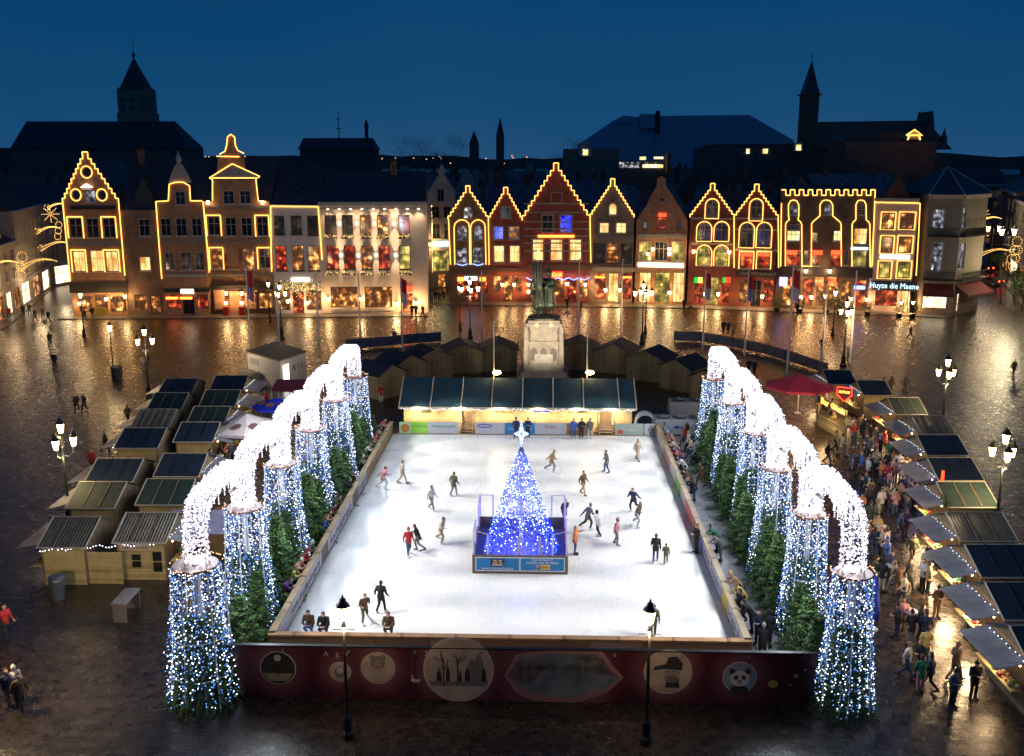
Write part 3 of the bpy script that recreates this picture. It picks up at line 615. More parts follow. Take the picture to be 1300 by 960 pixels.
# corner building, two visible faces
def corner():
    A=G(1167,399); B=G(1208,401); C2=G(1240,394)
    h=House('corner_building','grey beige corner building with iron balconies, a pyramid slate roof and dark red awnings',A,B,'building',None)
    s0=0;z1=h.q(1190,247)[1]
    def face(A,B,wins,first):
        f=House('x','',A,B); f.root.parent=None
        L=f.L; holes=[];sp=[]
        for x0,y0,x1,y1,pn,op in wins:
            a=f.q(x0,y1);b=f.q(x1,y0); poly=rect(max(.2,a[0]),a[1],min(L-.2,b[0]),b[1]); holes.append(poly[::-1]); sp.append((poly,pn,op))
        w=f.wall([(0,0),(L,0),(L,z1),(0,z1)],M_cornergrey,holes)
        for poly,pn,op in sp:
            f.window(poly,pn,M_frame_w if 'k' not in op else M_frame_d,(1,0))
            if 'S' in op: f.surround(poly,M_stone,.25,.08)
        for y in (290,345):
            zb=f.q((A[0] and 1200) if first else 1222,y+9)[1]
            mb=MB(); mb.box(.1,-.9,zb-.2,L-.1,-.02,zb); mb.box(.1,-.9,zb+.95,L-.1,-.84,zb+1.02)
            n=int(L/.18)
            for i in range(n): x=.15+i*(L-.3)/n; mb.box(x,-.89,zb,x+.04,-.86,zb+.95)
            mb.build('balcony',M_iron,f.root)
        zc=z1; MB().box(-.1,-.45,zc-.5,L+.1,.3,zc).build('cornice',mat_plain('pink_cornice',(.5,.4,.33),.8),f.root)
        za=f.q(1190 if first else 1222,360)[1]
        MB().add([(0.2,-.05,za),(L-.2,-.05,za),(L-.1,-2.2,za-1.3),(0.1,-2.2,za-1.3),(0.2,-.05,za-.06),(L-.2,-.05,za-.06),(L-.1,-2.2,za-1.6),(0.1,-2.2,za-1.6)],[(0,3,2,1),(4,5,6,7),(0,1,5,4),(1,2,6,5),(2,3,7,6),(3,0,4,7)]).build('awning',M_awnred,f.root)
        # move children under the main root
        for c in list(f.root.children):
            c.parent=h.root
            M=Matrix.Translation(f.a)@Matrix.Rotation(f.ang,4,'Z'); R0=Matrix.Translation(h.a)@Matrix.Rotation(h.ang,4,'Z')
            loc=(R0.inverted()@M); c.location=loc.to_translation(); c.rotation_euler=loc.to_euler()
        bpy.data.objects.remove(f.root)
    face(tuple(A),tuple(B),[(1183,266,1200,290,'c','S'),(1181,308,1198,345,'c','S'),(1170,374,1203,391,'s','k')],True)
    face(tuple(B),tuple(C2),[(1216,264,1227,290,'c','S'),(1213,308,1226,343,'c','S'),(1213,372,1219,396,'s','k')],False)
    inv=(Matrix.Translation(h.a)@Matrix.Rotation(h.ang,4,'Z')).inverted()
    E1=C2+Vector((1,12,0)); E2=A+Vector((0,14,0))
    base=[inv@p for p in (A+Vector((0,.36,0)),B+Vector((-.1,.4,0)),C2+Vector((-.4,.3,0)),E1,E2)]
    MB().prismz([(p.x,p.y) for p in base],0,z1-.05).build('body',M_cornergrey,h.root)
    ap=inv@(P(1203,211,A.y+6.5)); outer=[inv@p for p in (A+Vector((-.3,-.5,0)),B+Vector((0,-.6,0)),C2+Vector((.6,-.3,0)),E1,E2)]
    vs=[(p.x,p.y,z1+.01) for p in outer]+[tuple(ap)]
    rf=MB().add(vs,[(i,(i+1)%5,5) for i in range(5)]+[(4,3,2,1,0)]).build('roof',M_slate,h.root)
    mb=MB()
    for i in range(3): mb.tube([vs[i],vs[5]],.12,5)
    mb.build('ridge_cap',mat_plain('zinc_cap',(.25,.3,.38),.4),rf)
    MB().lathe([(.3,0),(.3,.4),(.05,1.2)],8,tuple(ap)).build('finial',M_slate,rf)
corner()
# ------------------------------------------------------------------ ground
def mat_cobbles():
    nt=NT('wet_cobbles'); b=principled(nt,0.3,0,0.7)
    tc=nt.n('ShaderNodeTexCoord')
    wv=nt.n('ShaderNodeTexNoise',i_Scale=0.06,i_Detail=2.0); nt.l(tc.outputs['Object'],wv.inputs['Vector'])
    ad=nt.n('ShaderNodeVectorMath',operation='MULTIPLY_ADD'); ad.inputs[1].default_value=(6,6,0); nt.l(wv.outputs['Color'],ad.inputs[0]); nt.l(tc.outputs['Object'],ad.inputs[2])
    br=nt.n('ShaderNodeTexBrick'); br.inputs['Scale'].default_value=1.0; br.inputs['Brick Width'].default_value=0.36; br.inputs['Row Height'].default_value=0.24; br.inputs['Mortar Size'].default_value=0.03; br.inputs['Mortar Smooth'].default_value=0.4
    br.inputs['Color1'].default_value=(1,1,1,1); br.inputs['Color2'].default_value=(.3,.3,.3,1); br.inputs['Mortar'].default_value=(.02,.02,.02,1)
    nt.l(ad.outputs[0],br.inputs['Vector'])
    mp=nt.n('ShaderNodeMapping'); mp.inputs['Scale'].default_value=(0.8,1.5,1); nt.l(ad.outputs[0],mp.inputs[0])
    vo=nt.n('ShaderNodeTexVoronoi',i_Scale=1.0); nt.l(mp.outputs[0],vo.inputs['Vector'])       # sunk and raised patches of setts
    n1=nt.n('ShaderNodeTexNoise',i_Scale=0.05,i_Detail=9.0,i_Roughness=0.6); nt.l(tc.outputs['Object'],n1.inputs['Vector'])
    n3=nt.n('ShaderNodeTexNoise',i_Scale=2.2,i_Detail=6.0,i_Roughness=0.75); nt.l(ad.outputs[0],n3.inputs['Vector'])
    r=ramp(nt,[(0.3,(0.014,0.010,0.008)),(0.72,(0.085,0.06,0.042))]); nt.l(n3.outputs['Fac'],r.inputs['Fac'])
    r1=ramp(nt,[(0.35,(0.6,)*3),(0.65,(1.25,)*3)]); nt.l(n1.outputs['Fac'],r1.inputs['Fac'])
    mx=nt.n('ShaderNodeMixRGB',blend_type='MULTIPLY'); mx.inputs[0].default_value=0.85; nt.l(r.outputs['Color'],mx.inputs[1]); nt.l(br.outputs['Color'],mx.inputs[2])
    m2=nt.n('ShaderNodeMixRGB',blend_type='MULTIPLY'); m2.inputs[0].default_value=1; nt.l(mx.outputs[0],m2.inputs[1]); nt.l(r1.outputs['Color'],m2.inputs[2]); nt.l(m2.outputs[0],b.inputs['Base Color'])
    rm=nt.n('ShaderNodeMath',operation='MULTIPLY_ADD'); rm.inputs[1].default_value=0.30; rm.inputs[2].default_value=0.13; nt.l(n3.outputs['Fac'],rm.inputs[0]); nt.l(rm.outputs[0],b.inputs['Roughness'])
    h1=nt.n('ShaderNodeMath',operation='MULTIPLY_ADD'); h1.inputs[1].default_value=0.25; nt.l(br.outputs['Color'],h1.inputs[0])
    h0=nt.n('ShaderNodeMath',operation='MULTIPLY'); h0.inputs[1].default_value=0.55; nt.l(vo.outputs['Distance'],h0.inputs[0]); nt.l(h0.outputs[0],h1.inputs[2])
    h2=nt.n('ShaderNodeMath',operation='MULTIPLY_ADD'); h2.inputs[1].default_value=0.5; nt.l(n3.outputs['Fac'],h2.inputs[0]); nt.l(h1.outputs[0],h2.inputs[2])
    bp=nt.n('ShaderNodeBump',i_Strength=0.9,i_Distance=0.045); nt.l(h2.outputs[0],bp.inputs['Height']); nt.l(bp.outputs['Normal'],b.inputs['Normal'])
    return nt.m
M_cob=mat_cobbles()
g=MB().add([(-3000,-200,0),(3000,-200,0),(3000,4000,0),(-3000,4000,0)],[(0,1,2,3)]).build('ground',M_cob); tag(g,kind='structure')
# granite gutter strips across the square
M_gut=mat_plain('granite_strip',(0.12,0.11,0.1),0.35,var=.3,scale=5)
def strip(pts,w,z,mat,name):
    mb=MB(); pts=[Vector(p) for p in pts]
    L=[];Rr=[]
    for i,p in enumerate(pts):
        d=(pts[min(i+1,len(pts)-1)]-pts[max(i-1,0)]).normalized(); n=Vector((-d.y,d.x,0))*w/2; L.append(p+n);Rr.append(p-n)
    for i in range(len(pts)-1): mb.add([(q.x,q.y,z) for q in (Rr[i],Rr[i+1],L[i+1],L[i])],[(0,1,2,3)])
    o=mb.build(name,mat); tag(o,kind='structure'); return o
strip([G(180,478),G(250,452),G(400,431),G(560,424),G(700,421),G(860,423),G(1000,437),G(1120,462),G(1230,500),G(1320,540)],.5,.004,M_gut,'path')
strip([G(20,470),G(160,425),G(360,410),G(560,405),G(760,405),G(1000,410),G(1180,425),G(1320,450)],.4,.004,M_gut,'path')
# pavement along the houses
mbp=MB(); 
def pavement(a,b,w=4,h=.12):
    a=G(*a);b=G(*b); d=(b-a).normalized(); n=Vector((d.y,-d.x,0))*w; z=Vector((0,0,h))
    o=MB().hexa([a+n,b+n,b,a,a+n+z,b+n+z,b+z,a+z]).build('pavement',mat_plain('pavement_slabs',(0.11,.1,.09),.4,var=.3,scale=2,bump=.2)); tag(o,kind='structure')
pavement((85,401.3),(546,397.8),3.2); pavement((570,383.3),(877,387.8),3.4); pavement((877,387.8),(1112,396.3),3.4); pavement((1112,396.3),(1206,401),2.6)
# ------------------------------------------------------------------ ice rink
RX0,RX1,RY0,RY1=-12.0,9.15,40.5,76.5; ZI=0.12
def mat_ice():
    nt=NT('ice_surface'); b=principled(nt,0.28,0,0.4)
    tc=nt.n('ShaderNodeTexCoord'); n1=nt.n('ShaderNodeTexNoise',i_Scale=0.22,i_Detail=7.0,i_Roughness=0.6); nt.l(tc.outputs['Object'],n1.inputs['Vector'])
    mp=nt.n('ShaderNodeMapping'); mp.inputs['Scale'].default_value=(2.6,0.35,1); mp.inputs['Rotation'].default_value=(0,0,.6); nt.l(tc.outputs['Object'],mp.inputs[0])
    n2=nt.n('ShaderNodeTexNoise',i_Scale=2.4,i_Detail=12.0,i_Roughness=0.85); nt.l(mp.outputs[0],n2.inputs['Vector'])
    m=nt.n('ShaderNodeMath',operation='MULTIPLY_ADD'); m.inputs[1].default_value=0.5; nt.l(n2.outputs['Fac'],m.inputs[0]); nt.l(n1.outputs['Fac'],m.inputs[2])
    r=ramp(nt,[(0.55,(0.66,0.70,0.72)),(0.68,(0.79,0.80,0.80)),(0.9,(0.86,0.86,0.84))]); nt.l(m.outputs[0],r.inputs['Fac']); nt.l(r.outputs['Color'],b.inputs['Base Color'])
    r2=ramp(nt,[(0.5,(0.1,)*3),(0.9,(0.4,)*3)]); nt.l(m.outputs[0],r2.inputs['Fac']); nt.l(r2.outputs['Color'],b.inputs['Roughness'])
    bp=nt.n('ShaderNodeBump',i_Strength=0.15,i_Distance=0.01); nt.l(n2.outputs['Fac'],bp.inputs['Height']); nt.l(bp.outputs['Normal'],b.inputs['Normal'])
    return nt.m
ice=MB().box(RX0,RY0,0.0,RX1,RY1,ZI).build('ice',mat_ice()); tag(ice,kind='structure')
# walkway deck round the rink, wet and dark
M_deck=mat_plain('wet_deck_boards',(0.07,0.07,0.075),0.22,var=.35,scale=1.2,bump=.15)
M_deckglow=mat_plain('wet_deck_boards_painted_glow',(0.26,0.26,0.29),0.25,var=.4,scale=.7,bump=.15)  # glow on this side's walkway put into a paler deck colour
for a,b,m_ in ((RX0-1.9,RX0-.17,M_deck),(RX1+.17,RX1+2.4,M_deckglow)):
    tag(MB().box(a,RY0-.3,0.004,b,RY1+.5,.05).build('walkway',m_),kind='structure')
M_rail=mat_planks('board_rail_wood',(0.45,0.32,0.18),'Y',3.0,.5)
M_board=mat_plain('board_white_panel',(0.62,0.62,0.66),.5,var=.06); M_boardback=mat_planks('board_back_wood',(0.3,.21,.12),'Y',.3)
M_txt=mat_plain('ad_lettering_violet',(0.10,0.08,0.16),.5); M_txtw=mat_plain('ad_lettering_white',(.8,.8,.8),.5,var=.03)
def colmat(name,c,r=.5): return mat_plain(name,c,r,var=.05)
def barrier_side(x0,x1,inner,label,ads):
    root=empty('rink_barrier',((x0+x1)/2,(RY0+RY1)/2,0),0,label,'barrier','boards round the ice rink'); ox,oy=root.location.x,root.location.y
    MB().box(x0-ox,RY0-oy,1.06,x1-ox,RY1-oy,1.14).build('rail',M_rail,root)
    MB().box(x0+.06-ox,RY0-oy,0.12,x1-.06-ox,RY1-oy,1.055).build('board',M_boardback,root)
    xf=inner-ox; sg=1 if inner>=x1-.1 else -1
    for y0,y1,mat,txt in ads:
        xx0,xx1=(xf-.055,xf+.012) if sg>0 else (xf-.012,xf+.055)
        p=MB().box(xx0,y0-oy,.22,xx1,y1-oy,1.02).build('advert_panel',mat,root)
        if txt:
            t=text_obj(txt,.62,M_txt if mat is M_board else M_txtw,p,loc=(xf+sg*.016,(y0+y1)/2-oy,.6),rot=(PI/2,0,PI/2 if sg>0 else -PI/2),fit=(y1-y0)*.86)
    # posts
    for k in range(13):
        y=RY0+.2+k*(RY1-RY0-.4)/12; MB().box(xf-.05 if sg>0 else xf-.02,y-.04-oy,.13,xf+.02 if sg>0 else xf+.05,y+.04-oy,1.05).build('post',M_rail,root)
    return root
barrier_side(RX0-.16,RX0+.16,RX0+.1,'long rink boards with web address banners on the side of the plank huts',
   [(41,43.2,M_board,''),(43.3,50.2,M_board,'www.shoppinginbrugge.be'),(50.4,51.8,colmat('ad_photo_dark',(.12,.1,.1)),''),(52,59.2,M_board,'www.shoppinginbrugge.be'),(59.4,61.2,colmat('ad_photo_dark',(.12,.1,.1)),''),(61.3,64.5,M_board,'brugge.be')])
barrier_side(RX1-.16,RX1+.16,RX1-.1,'long rink boards with yellow and green panels on the side of the food huts',
   [(41,44.8,M_board,'brugge plus'),(45,46.2,colmat('ad_yellow',(.75,.5,.02)),''),(46.4,49.5,M_board,'ijspiste'),(49.7,52.4,M_board,'winter'),(52.5,53.3,colmat('ad_blue',(.05,.12,.5)),''),(56,59.4,colmat('ad_red',(.6,.12,.1)),''),(59.6,61.8,M_board,''),(62,64.4,colmat('ad_green',(.15,.45,.05)),''),(64.6,67.5,M_board,''),(67.7,71,colmat('ad_pink',(.5,.2,.2)),''),(71.2,75.5,M_board,'')])
root=empty('rink_barrier',(-1.4,RY0,0),0,'front boards of the rink with a brown top rail just behind the maroon hoarding','barrier','boards round the ice rink')
w=(RX1-RX0)/2+.16; MB().box(-w,-.2,1.06,w,.16,1.14).build('rail',mat_planks('front_rail_wood',(.35,.2,.1),'X',2.4),root); MB().box(-w,-.1,.1,w,.1,1.055).build('board',M_boardback,root)
for k in range(9):
    x0=-w+.1+k*(2*w-.2)/9; MB().box(x0+.06,-.14,.25,x0+(2*w-.2)/9-.06,-.095,.98).build('advert_panel',colmat('dull_pink_panel' if k in(3,6) else 'brown_grey_panel',(.35,.27,.26) if k in (3,6) else (.25,.17,.12)),root)
root=empty('rink_barrier',(-1.4,RY1,0),0,'back boards of the rink below the timber chalet with small colour adverts','barrier','boards round the ice rink')
def backad(x0,x1,mat,txt='',tm=None,sz=.3,fit=None,zc=.62,fn=None):
    a=P(x0,540,RY1-.1).x+1.4; b=P(x1,540,RY1-.1).x+1.4
    o=MB().box(a,-.13,.16,b,-.06,1.12).build('advert_panel',mat,root)
    if txt: text_obj(txt,sz,tm or M_txt,o,loc=((a+b)/2,-.14,zc),fit=fit)
    if fn: fn(o,a,b)
    return o
M_gt=colmat('ad_green_text',(.03,.3,.08)); 
def bowl(o,a,b):
    MB().prism([((a+b)/2+.34*math.cos(2*PI*i/16),.62+.34*math.sin(2*PI*i/16)) for i in range(16)],-.15,-.131).build('picture',mat_interiorless('bowl_photo',[(.3,(.1,.25,.05)),(.5,(.6,.15,.02)),(.7,(.8,.5,.1))],6),o)
def mat_interiorless(name,stops,scale):
    if name in MATS: return MATS[name]
    nt=NT(name); b=principled(nt,.5); tc=nt.n('ShaderNodeTexCoord'); no=nt.n('ShaderNodeTexNoise',i_Scale=scale,i_Detail=5.0); nt.l(tc.outputs['Object'],no.inputs['Vector']); r=ramp(nt,stops); nt.l(no.outputs['Fac'],r.inputs['Fac']); nt.l(r.outputs['Color'],b.inputs['Base Color']); MATS[name]=nt.m; return nt.m
backad(507,521.5,colmat('ad_palegreen',(.55,.75,.4)),fn=bowl)
backad(521.6,543.5,colmat('ad_lime',(.35,.75,.08)),'brood & soep',M_gt,.26,fit=1.1,zc=.8)
backad(543.6,582,M_board,'Wintermarkt',M_gt,.3,fit=1.9,zc=.8)
def oval(o,a,b):
    c=a+.75; ring_=MB(); pts=[(c+.62*math.cos(2*PI*i/24),.86+.16*math.sin(2*PI*i/24)) for i in range(24)]; ring(ring_,pts,inset(pts,.06),-.16,-.131); ring_.build('logo',colmat('logo_navy',(.03,.04,.35)),o)
backad(603,640.8,M_board,fn=oval); backad(641,679,colmat('ad_cyanblue',(.02,.25,.6)),'Vondel  hout',M_txtw,.36,fit=1.9)
backad(679.3,719,M_board,'Felix',colmat('logo_red',(.6,.05,.03)),.34,fit=.9,zc=.8)
backad(719.3,752,mat_interiorless('ad_photo_brown',[(.35,(.1,.06,.05)),(.6,(.35,.2,.15))],2.5))
def plantp(o,a,b): MB().box(a+.2,-.15,.3,a+.6,-.131,.6).build('picture',colmat('pot_red',(.6,.08,.03)),o)
def flake(o,a,b):
    mb=MB(); c=(a+b)/2
    for k in range(6):
        t=PI*k/3; mb.tube([(c,-.145,.64),(c+.38*math.cos(t),-.145,.64+.38*math.sin(t))],.035,5)
        for s_ in (-.5,.5): mb.tube([(c+.24*math.cos(t),-.145,.64+.24*math.sin(t)),(c+.36*math.cos(t+s_),-.145,.64+.36*math.sin(t+s_))],.025,5)
    mb.build('logo',colmat('snowflake_dark',(.1,.1,.09)),o)
backad(781,817,colmat('ad_sage',(.4,.47,.4)),'Bruges',M_txtw,.3,fit=.9,fn=plantp); backad(818.5,839,M_board,fn=flake)
MB().box(-w,-.2,.12,w,-.16,.2).build('kick_board',M_boardback,root)
# steps at the two gaps
for x0,x1,lb in ((584,601,'dark wooden steps with rails between the green and the oval-logo adverts behind the ice'),(760,779,'wooden steps with one rail beside the chalet door behind the ice')):
    a=P(x0,540,RY1+.1).x; b=P(x1,540,RY1+.1).x
    e=empty('wooden_steps',((a+b)/2,RY1+.3,0),0,lb,'steps'); hw=(b-a)/2-.06
    for k in range(4): MB().box(-hw,k*.28,0.02,hw,k*.28+.3,.22+k*.17).build('tread',mat_planks('dark_step_wood',(.12,.08,.05),'Y',.14),e)
    for sx in (-hw,hw): MB().tube([(sx,-.2,.2),(sx,-.2,1.0),(sx,1.0,1.7),(sx,1.0,.6)],.04,6).build('handrail',M_rail,e)
# ------------------------------------------------------------------ maroon hoarding in front
HY=37.0
M_steel_c=mat_plain('galvanised_clamp',(.35,.35,.36),.4,.6)
hz=P(650,825,HY).z
hx0=P(277,840,HY).x; hx1=P(1037,840,HY).x
def mat_hoarding(cs):
    nt=NT('maroon_print'); b=principled(nt,.45)
    tc=nt.n('ShaderNodeTexCoord'); sx=nt.n('ShaderNodeSeparateXYZ'); nt.l(tc.outputs['Object'],sx.inputs[0])
    cb=nt.n('ShaderNodeCombineXYZ'); nt.l(sx.outputs['X'],cb.inputs['X']); nt.l(sx.outputs['Z'],cb.inputs['Y'])
    acc=None
    for cx,cz,r in cs:
        d=nt.n('ShaderNodeVectorMath',operation='DISTANCE'); d.inputs[1].default_value=(cx,cz,0); nt.l(cb.outputs[0],d.inputs[0])
        m=nt.n('ShaderNodeMath',operation='SUBTRACT'); m.inputs[1].default_value=r; nt.l(d.outputs['Value'],m.inputs[0])
        if acc is None: acc=m.outputs[0]
        else:
            mi=nt.n('ShaderNodeMath',operation='MINIMUM'); nt.l(acc,mi.inputs[0]); nt.l(m.outputs[0],mi.inputs[1]); acc=mi.outputs[0]
    q=nt.n('ShaderNodeMath',operation='MULTIPLY'); q.inputs[1].default_value=7.0; nt.l(acc,q.inputs[0]); fl=nt.n('ShaderNodeMath',operation='FLOOR'); nt.l(q.outputs[0],fl.inputs[0]); dv=nt.n('ShaderNodeMath',operation='DIVIDE'); dv.inputs[1].default_value=9.0; nt.l(fl.outputs[0],dv.inputs[0])
    r=ramp(nt,[(0.0,(.15,.05,.055)),(.4,(.075,.014,.022)),(1.0,(.03,.005,.009))]); nt.l(dv.outputs[0],r.inputs['Fac'])
    no=nt.n('ShaderNodeTexNoise',i_Scale=.5,i_Detail=4.0); nt.l(tc.outputs['Object'],no.inputs['Vector'])
    r2=ramp(nt,[(.35,(.7,)*3),(.65,(1.25,)*3)]); nt.l(no.outputs['Fac'],r2.inputs['Fac'])
    mx=nt.n('ShaderNodeMixRGB',blend_type='MULTIPLY'); mx.inputs[0].default_value=1; nt.l(r.outputs['Color'],mx.inputs[1]); nt.l(r2.outputs['Color'],mx.inputs[2]); nt.l(mx.outputs[0],b.inputs['Base Color']); return nt.m
hr=empty('hoarding',((hx0+hx1)/2,HY,0),0,'long maroon printed hoarding with round picture medallions in front of the rink','hoarding'); hox=(hx0+hx1)/2
def hp(px,py): p=P(px,py,HY); return (p.x-hox,p.z)
meds=[(353,848,23),(432,853,14),(480,848,22),(582,850,45),(848,853,31),(939,860,22),(705,858,62)]
cs=[]
for x,y,r in meds:
    a=hp(x,y); b_=hp(x+r,y); cs.append((a[0],a[1],b_[0]-a[0]))
MB().box(hx0-hox,0,0.02,hx1-hox,.12,hz).build('printed_panel',mat_hoarding(cs),hr)
MB().box(hx0-hox,-.03,hz,hx1-hox,.16,hz+.05).build('frame',M_iron,hr)
for k in range(1,9):
    x=(hx0-hox)+(hx1-hx0)*k/9; MB().box(x-.012,-.006,.03,x+.012,-.001,hz-.01).build('panel_seam',M_iron,hr)
    MB().box(x-.05,-.05,hz-.22,x+.05,-.007,hz-.1).build('clamp',M_steel_c,hr)
def disc(cx,cz,r,mat,name,y=-.012,n=28,sx=1,par=hr,th=.01):
    return MB().prism([(cx+r*sx*math.cos(2*PI*i/n),cz+r*math.sin(2*PI*i/n)) for i in range(n)],y-th,y).build(name,mat,par)
tan=mat_interiorless('medallion_sepia',[(.3,(.34,.25,.18)),(.7,(.5,.38,.29))],1.2); nite=mat_interiorless('medallion_night',[(.35,(.012,.01,.01)),(.6,(.05,.035,.02)),(.75,(.2,.14,.07))],1.6)
M_mring=colmat('medallion_rim',(.5,.4,.34)); M_ink=colmat('print_ink',(.035,.028,.028)); M_inkl=colmat('print_pale',(.5,.44,.4)); M_inkm=colmat('print_grey',(.17,.14,.13))
for i,(m,(cx,cz,r)) in enumerate(zip([nite,tan,tan,tan,tan,mat_interiorless('medallion_blue',[(.3,(.12,.16,.2)),(.7,(.28,.33,.36))],1.2)],cs[:6])):
    o=disc(cx,cz,r,M_mring,'medallion_rim',-.002); disc(cx,cz,r*.94,m,'medallion_picture',-.016,par=o)
def ell(cx,cz,rx,rz,mat,y=-.03,name='printed_shape',rot=0):
    pts=[]
    for i in range(18):
        t=2*PI*i/18; x=rx*math.cos(t); z=rz*math.sin(t); pts.append((cx+x*math.cos(rot)-z*math.sin(rot),cz+x*math.sin(rot)+z*math.cos(rot)))
    return MB().prism(pts,y-.004,y).build(name,mat,hr)
def poly(pts,mat,y=-.03,name='printed_shape'): return MB().prism(pts,y-.004,y).build(name,mat,hr)
# moonlit lane
cx,cz,r=cs[0]; ell(cx,cz+r*.62,r*.2,r*.2,M_inkl); poly([(cx-r*.8,cz-.3*r),(cx+r*.8,cz-.3*r),(cx+r*.5,cz-.75*r),(cx-r*.5,cz-.75*r)],colmat('moonlit_path',(.3,.25,.12))); poly([(cx-.03,cz-r*.5),(cx+.03,cz-r*.5),(cx+.02,cz-r*.2),(cx-.02,cz-r*.2)],M_ink,-.04)
# small round portrait
cx,cz,r=cs[1]; ell(cx,cz,r*.5,r*.6,M_inkm); ell(cx,cz+r*.2,r*.3,r*.3,M_inkl,-.04)
# furry animal head
cx,cz,r=cs[2]; ell(cx,cz+.35*r,r*.42,r*.42,M_inkm); ell(cx,cz+.25*r,r*.24,r*.3,colmat('print_fur',(.3,.22,.16)),-.04)
for s_ in (-1,1): ell(cx+s_*.33*r,cz+.7*r,r*.13,r*.13,M_inkm,-.04); ell(cx+s_*.1*r,cz+.35*r,r*.04,r*.04,M_ink,-.05)
ell(cx,cz+.15*r,r*.06,r*.05,M_ink,-.05)
# skyline with bare trees
cx,cz,r=cs[3]; poly([(cx-.85*r,cz-.35*r),(cx+.85*r,cz-.35*r),(cx+.8*r,cz-.5*r),(cx-.8*r,cz-.5*r)],M_inkm)
for dx,w_,h_ in ((-.55,.07,.25),(-.3,.05,.35),(.05,.04,.2),(.25,.07,.3),(.38,.09,.6),(.58,.12,.7),(.72,.06,.3)): 
    x=cx+dx*r; poly([(x-w_*r,cz-.36*r),(x+w_*r,cz-.36*r),(x+w_*r,cz+(h_-.42)*r),(x,cz+(h_-.2)*r),(x-w_*r,cz+(h_-.42)*r)],M_ink if h_<.5 else M_inkm,-.036)
for dx in (-.42,-.02):
    x=cx+dx*r; mb=MB(); mb.tube([(x,-.04,cz-.5*r),(x,-.04,cz+.3*r)],.02,4)
    for k in range(9): a=random.uniform(.3,2.8); z=cz+random.uniform(-.05,.3)*r; mb.tube([(x,-.04,z),(x+.35*r*math.cos(a),-.04,z+.3*r*math.sin(a))],.008,3)
    mb.build('printed_tree',M_ink,hr)
# man in a cap
cx,cz,r=cs[4]; skin=colmat('print_skin',(.34,.24,.18)); poly([(cx-.1*r,cz-.7*r),(cx+.5*r,cz-.7*r),(cx+.42*r,cz-.2*r),(cx-.05*r,cz-.2*r)],M_ink); ell(cx+.15*r,cz,r*.32,r*.45,skin,-.036); ell(cx+.15*r,cz-.3*r,r*.26,r*.18,M_inkm,-.04)
poly([(cx-.62*r,cz+.1*r),(cx-.55*r,cz+.25*r),(cx-.1*r,cz+.38*r),(cx,cz+.68*r),(cx+.35*r,cz+.72*r),(cx+.58*r,cz+.42*r),(cx+.55*r,cz+.1*r),(cx-.1*r,cz+.16*r)],M_ink,-.045)
for dx in (.02,.26): ell(cx+dx*r,cz+.03*r,.05*r,.03*r,M_ink,-.05)
ell(cx+.12*r,cz-.32*r,.1*r,.03*r,colmat('print_lip',(.25,.08,.06)),-.05)
# panda
cx,cz,r=cs[5]; pw=colmat('print_panda_white',(.55,.5,.44)); ell(cx,cz-.75*r,.5*r,.3*r,M_ink); ell(cx,cz-.05*r,.56*r,.5*r,pw,-.036)
for s_ in (-1,1): ell(cx+s_*.45*r,cz+.42*r,.18*r,.17*r,M_ink,-.04); ell(cx+s_*.22*r,cz+.02*r,.13*r,.16*r,M_ink,-.042,rot=s_*.5)
ell(cx,cz-.2*r,.09*r,.06*r,M_ink,-.045); ell(cx,cz-.33*r,.14*r,.04*r,M_inkm,-.045)
# lake scene between two dark promontories
def HP(l): return [hp(*p) for p in l]
poly(HP([(640,858),(655,830),(690,826),(765,827),(778,845),(792,860),(770,880),(730,892),(680,890),(655,880)]),colmat('lake_pink_border',(.30,.14,.13)),-.02)
poly(HP([(644,857),(660,833),(700,829),(760,830),(772,847),(786,860),(765,876),(720,886),(680,882),(657,872)]),mat_interiorless('lake_water',[(.3,(.05,.06,.08)),(.6,(.16,.17,.19)),(.8,(.28,.22,.16))],1.0),-.026)
poly(HP([(645,857),(658,840),(672,836),(686,842),(699,847),(688,851),(676,868),(660,868)]),mat_interiorless('rocks_print',[(.35,(.03,.03,.035)),(.65,(.15,.12,.1))],3),-.034)
poly(HP([(718,848),(735,834),(750,832),(766,836),(774,850),(786,859),(770,857),(745,852)]),mat_interiorless('rocks_print',[(.35,(.03,.03,.035)),(.65,(.15,.12,.1))],3),-.034)
# swans, letters and gold dots
for px,py,s_ in ((546,832,1),(528,863,-1)):
    a=hp(px,py); poly([(a[0]-.22,a[1]),(a[0]-.1,a[1]-.1),(a[0]+.12,a[1]-.1),(a[0]+.22,a[1]+.05),(a[0]+.05,a[1]+.02),(a[0]-.08,a[1]+.06),(a[0]-.12,a[1]+.22),(a[0]-.2,a[1]+.2),(a[0]-.14,a[1]+.1)],M_inkl,-.03,'printed_swan')
for ch,px in (('A',414),('g',428),('r',441)): a=hp(px,830); text_obj(ch,.3,M_inkl,hr,loc=(a[0],-.03,a[1]))
for px,py,q_ in ((981,868,.2),(1010,858,.1),(1003,869,.06),(1022,850,.05)): a=hp(px,py); ell(a[0],a[1],q_,q_*.85,colmat('gold_dot',(.3,.24,.06)),-.03)
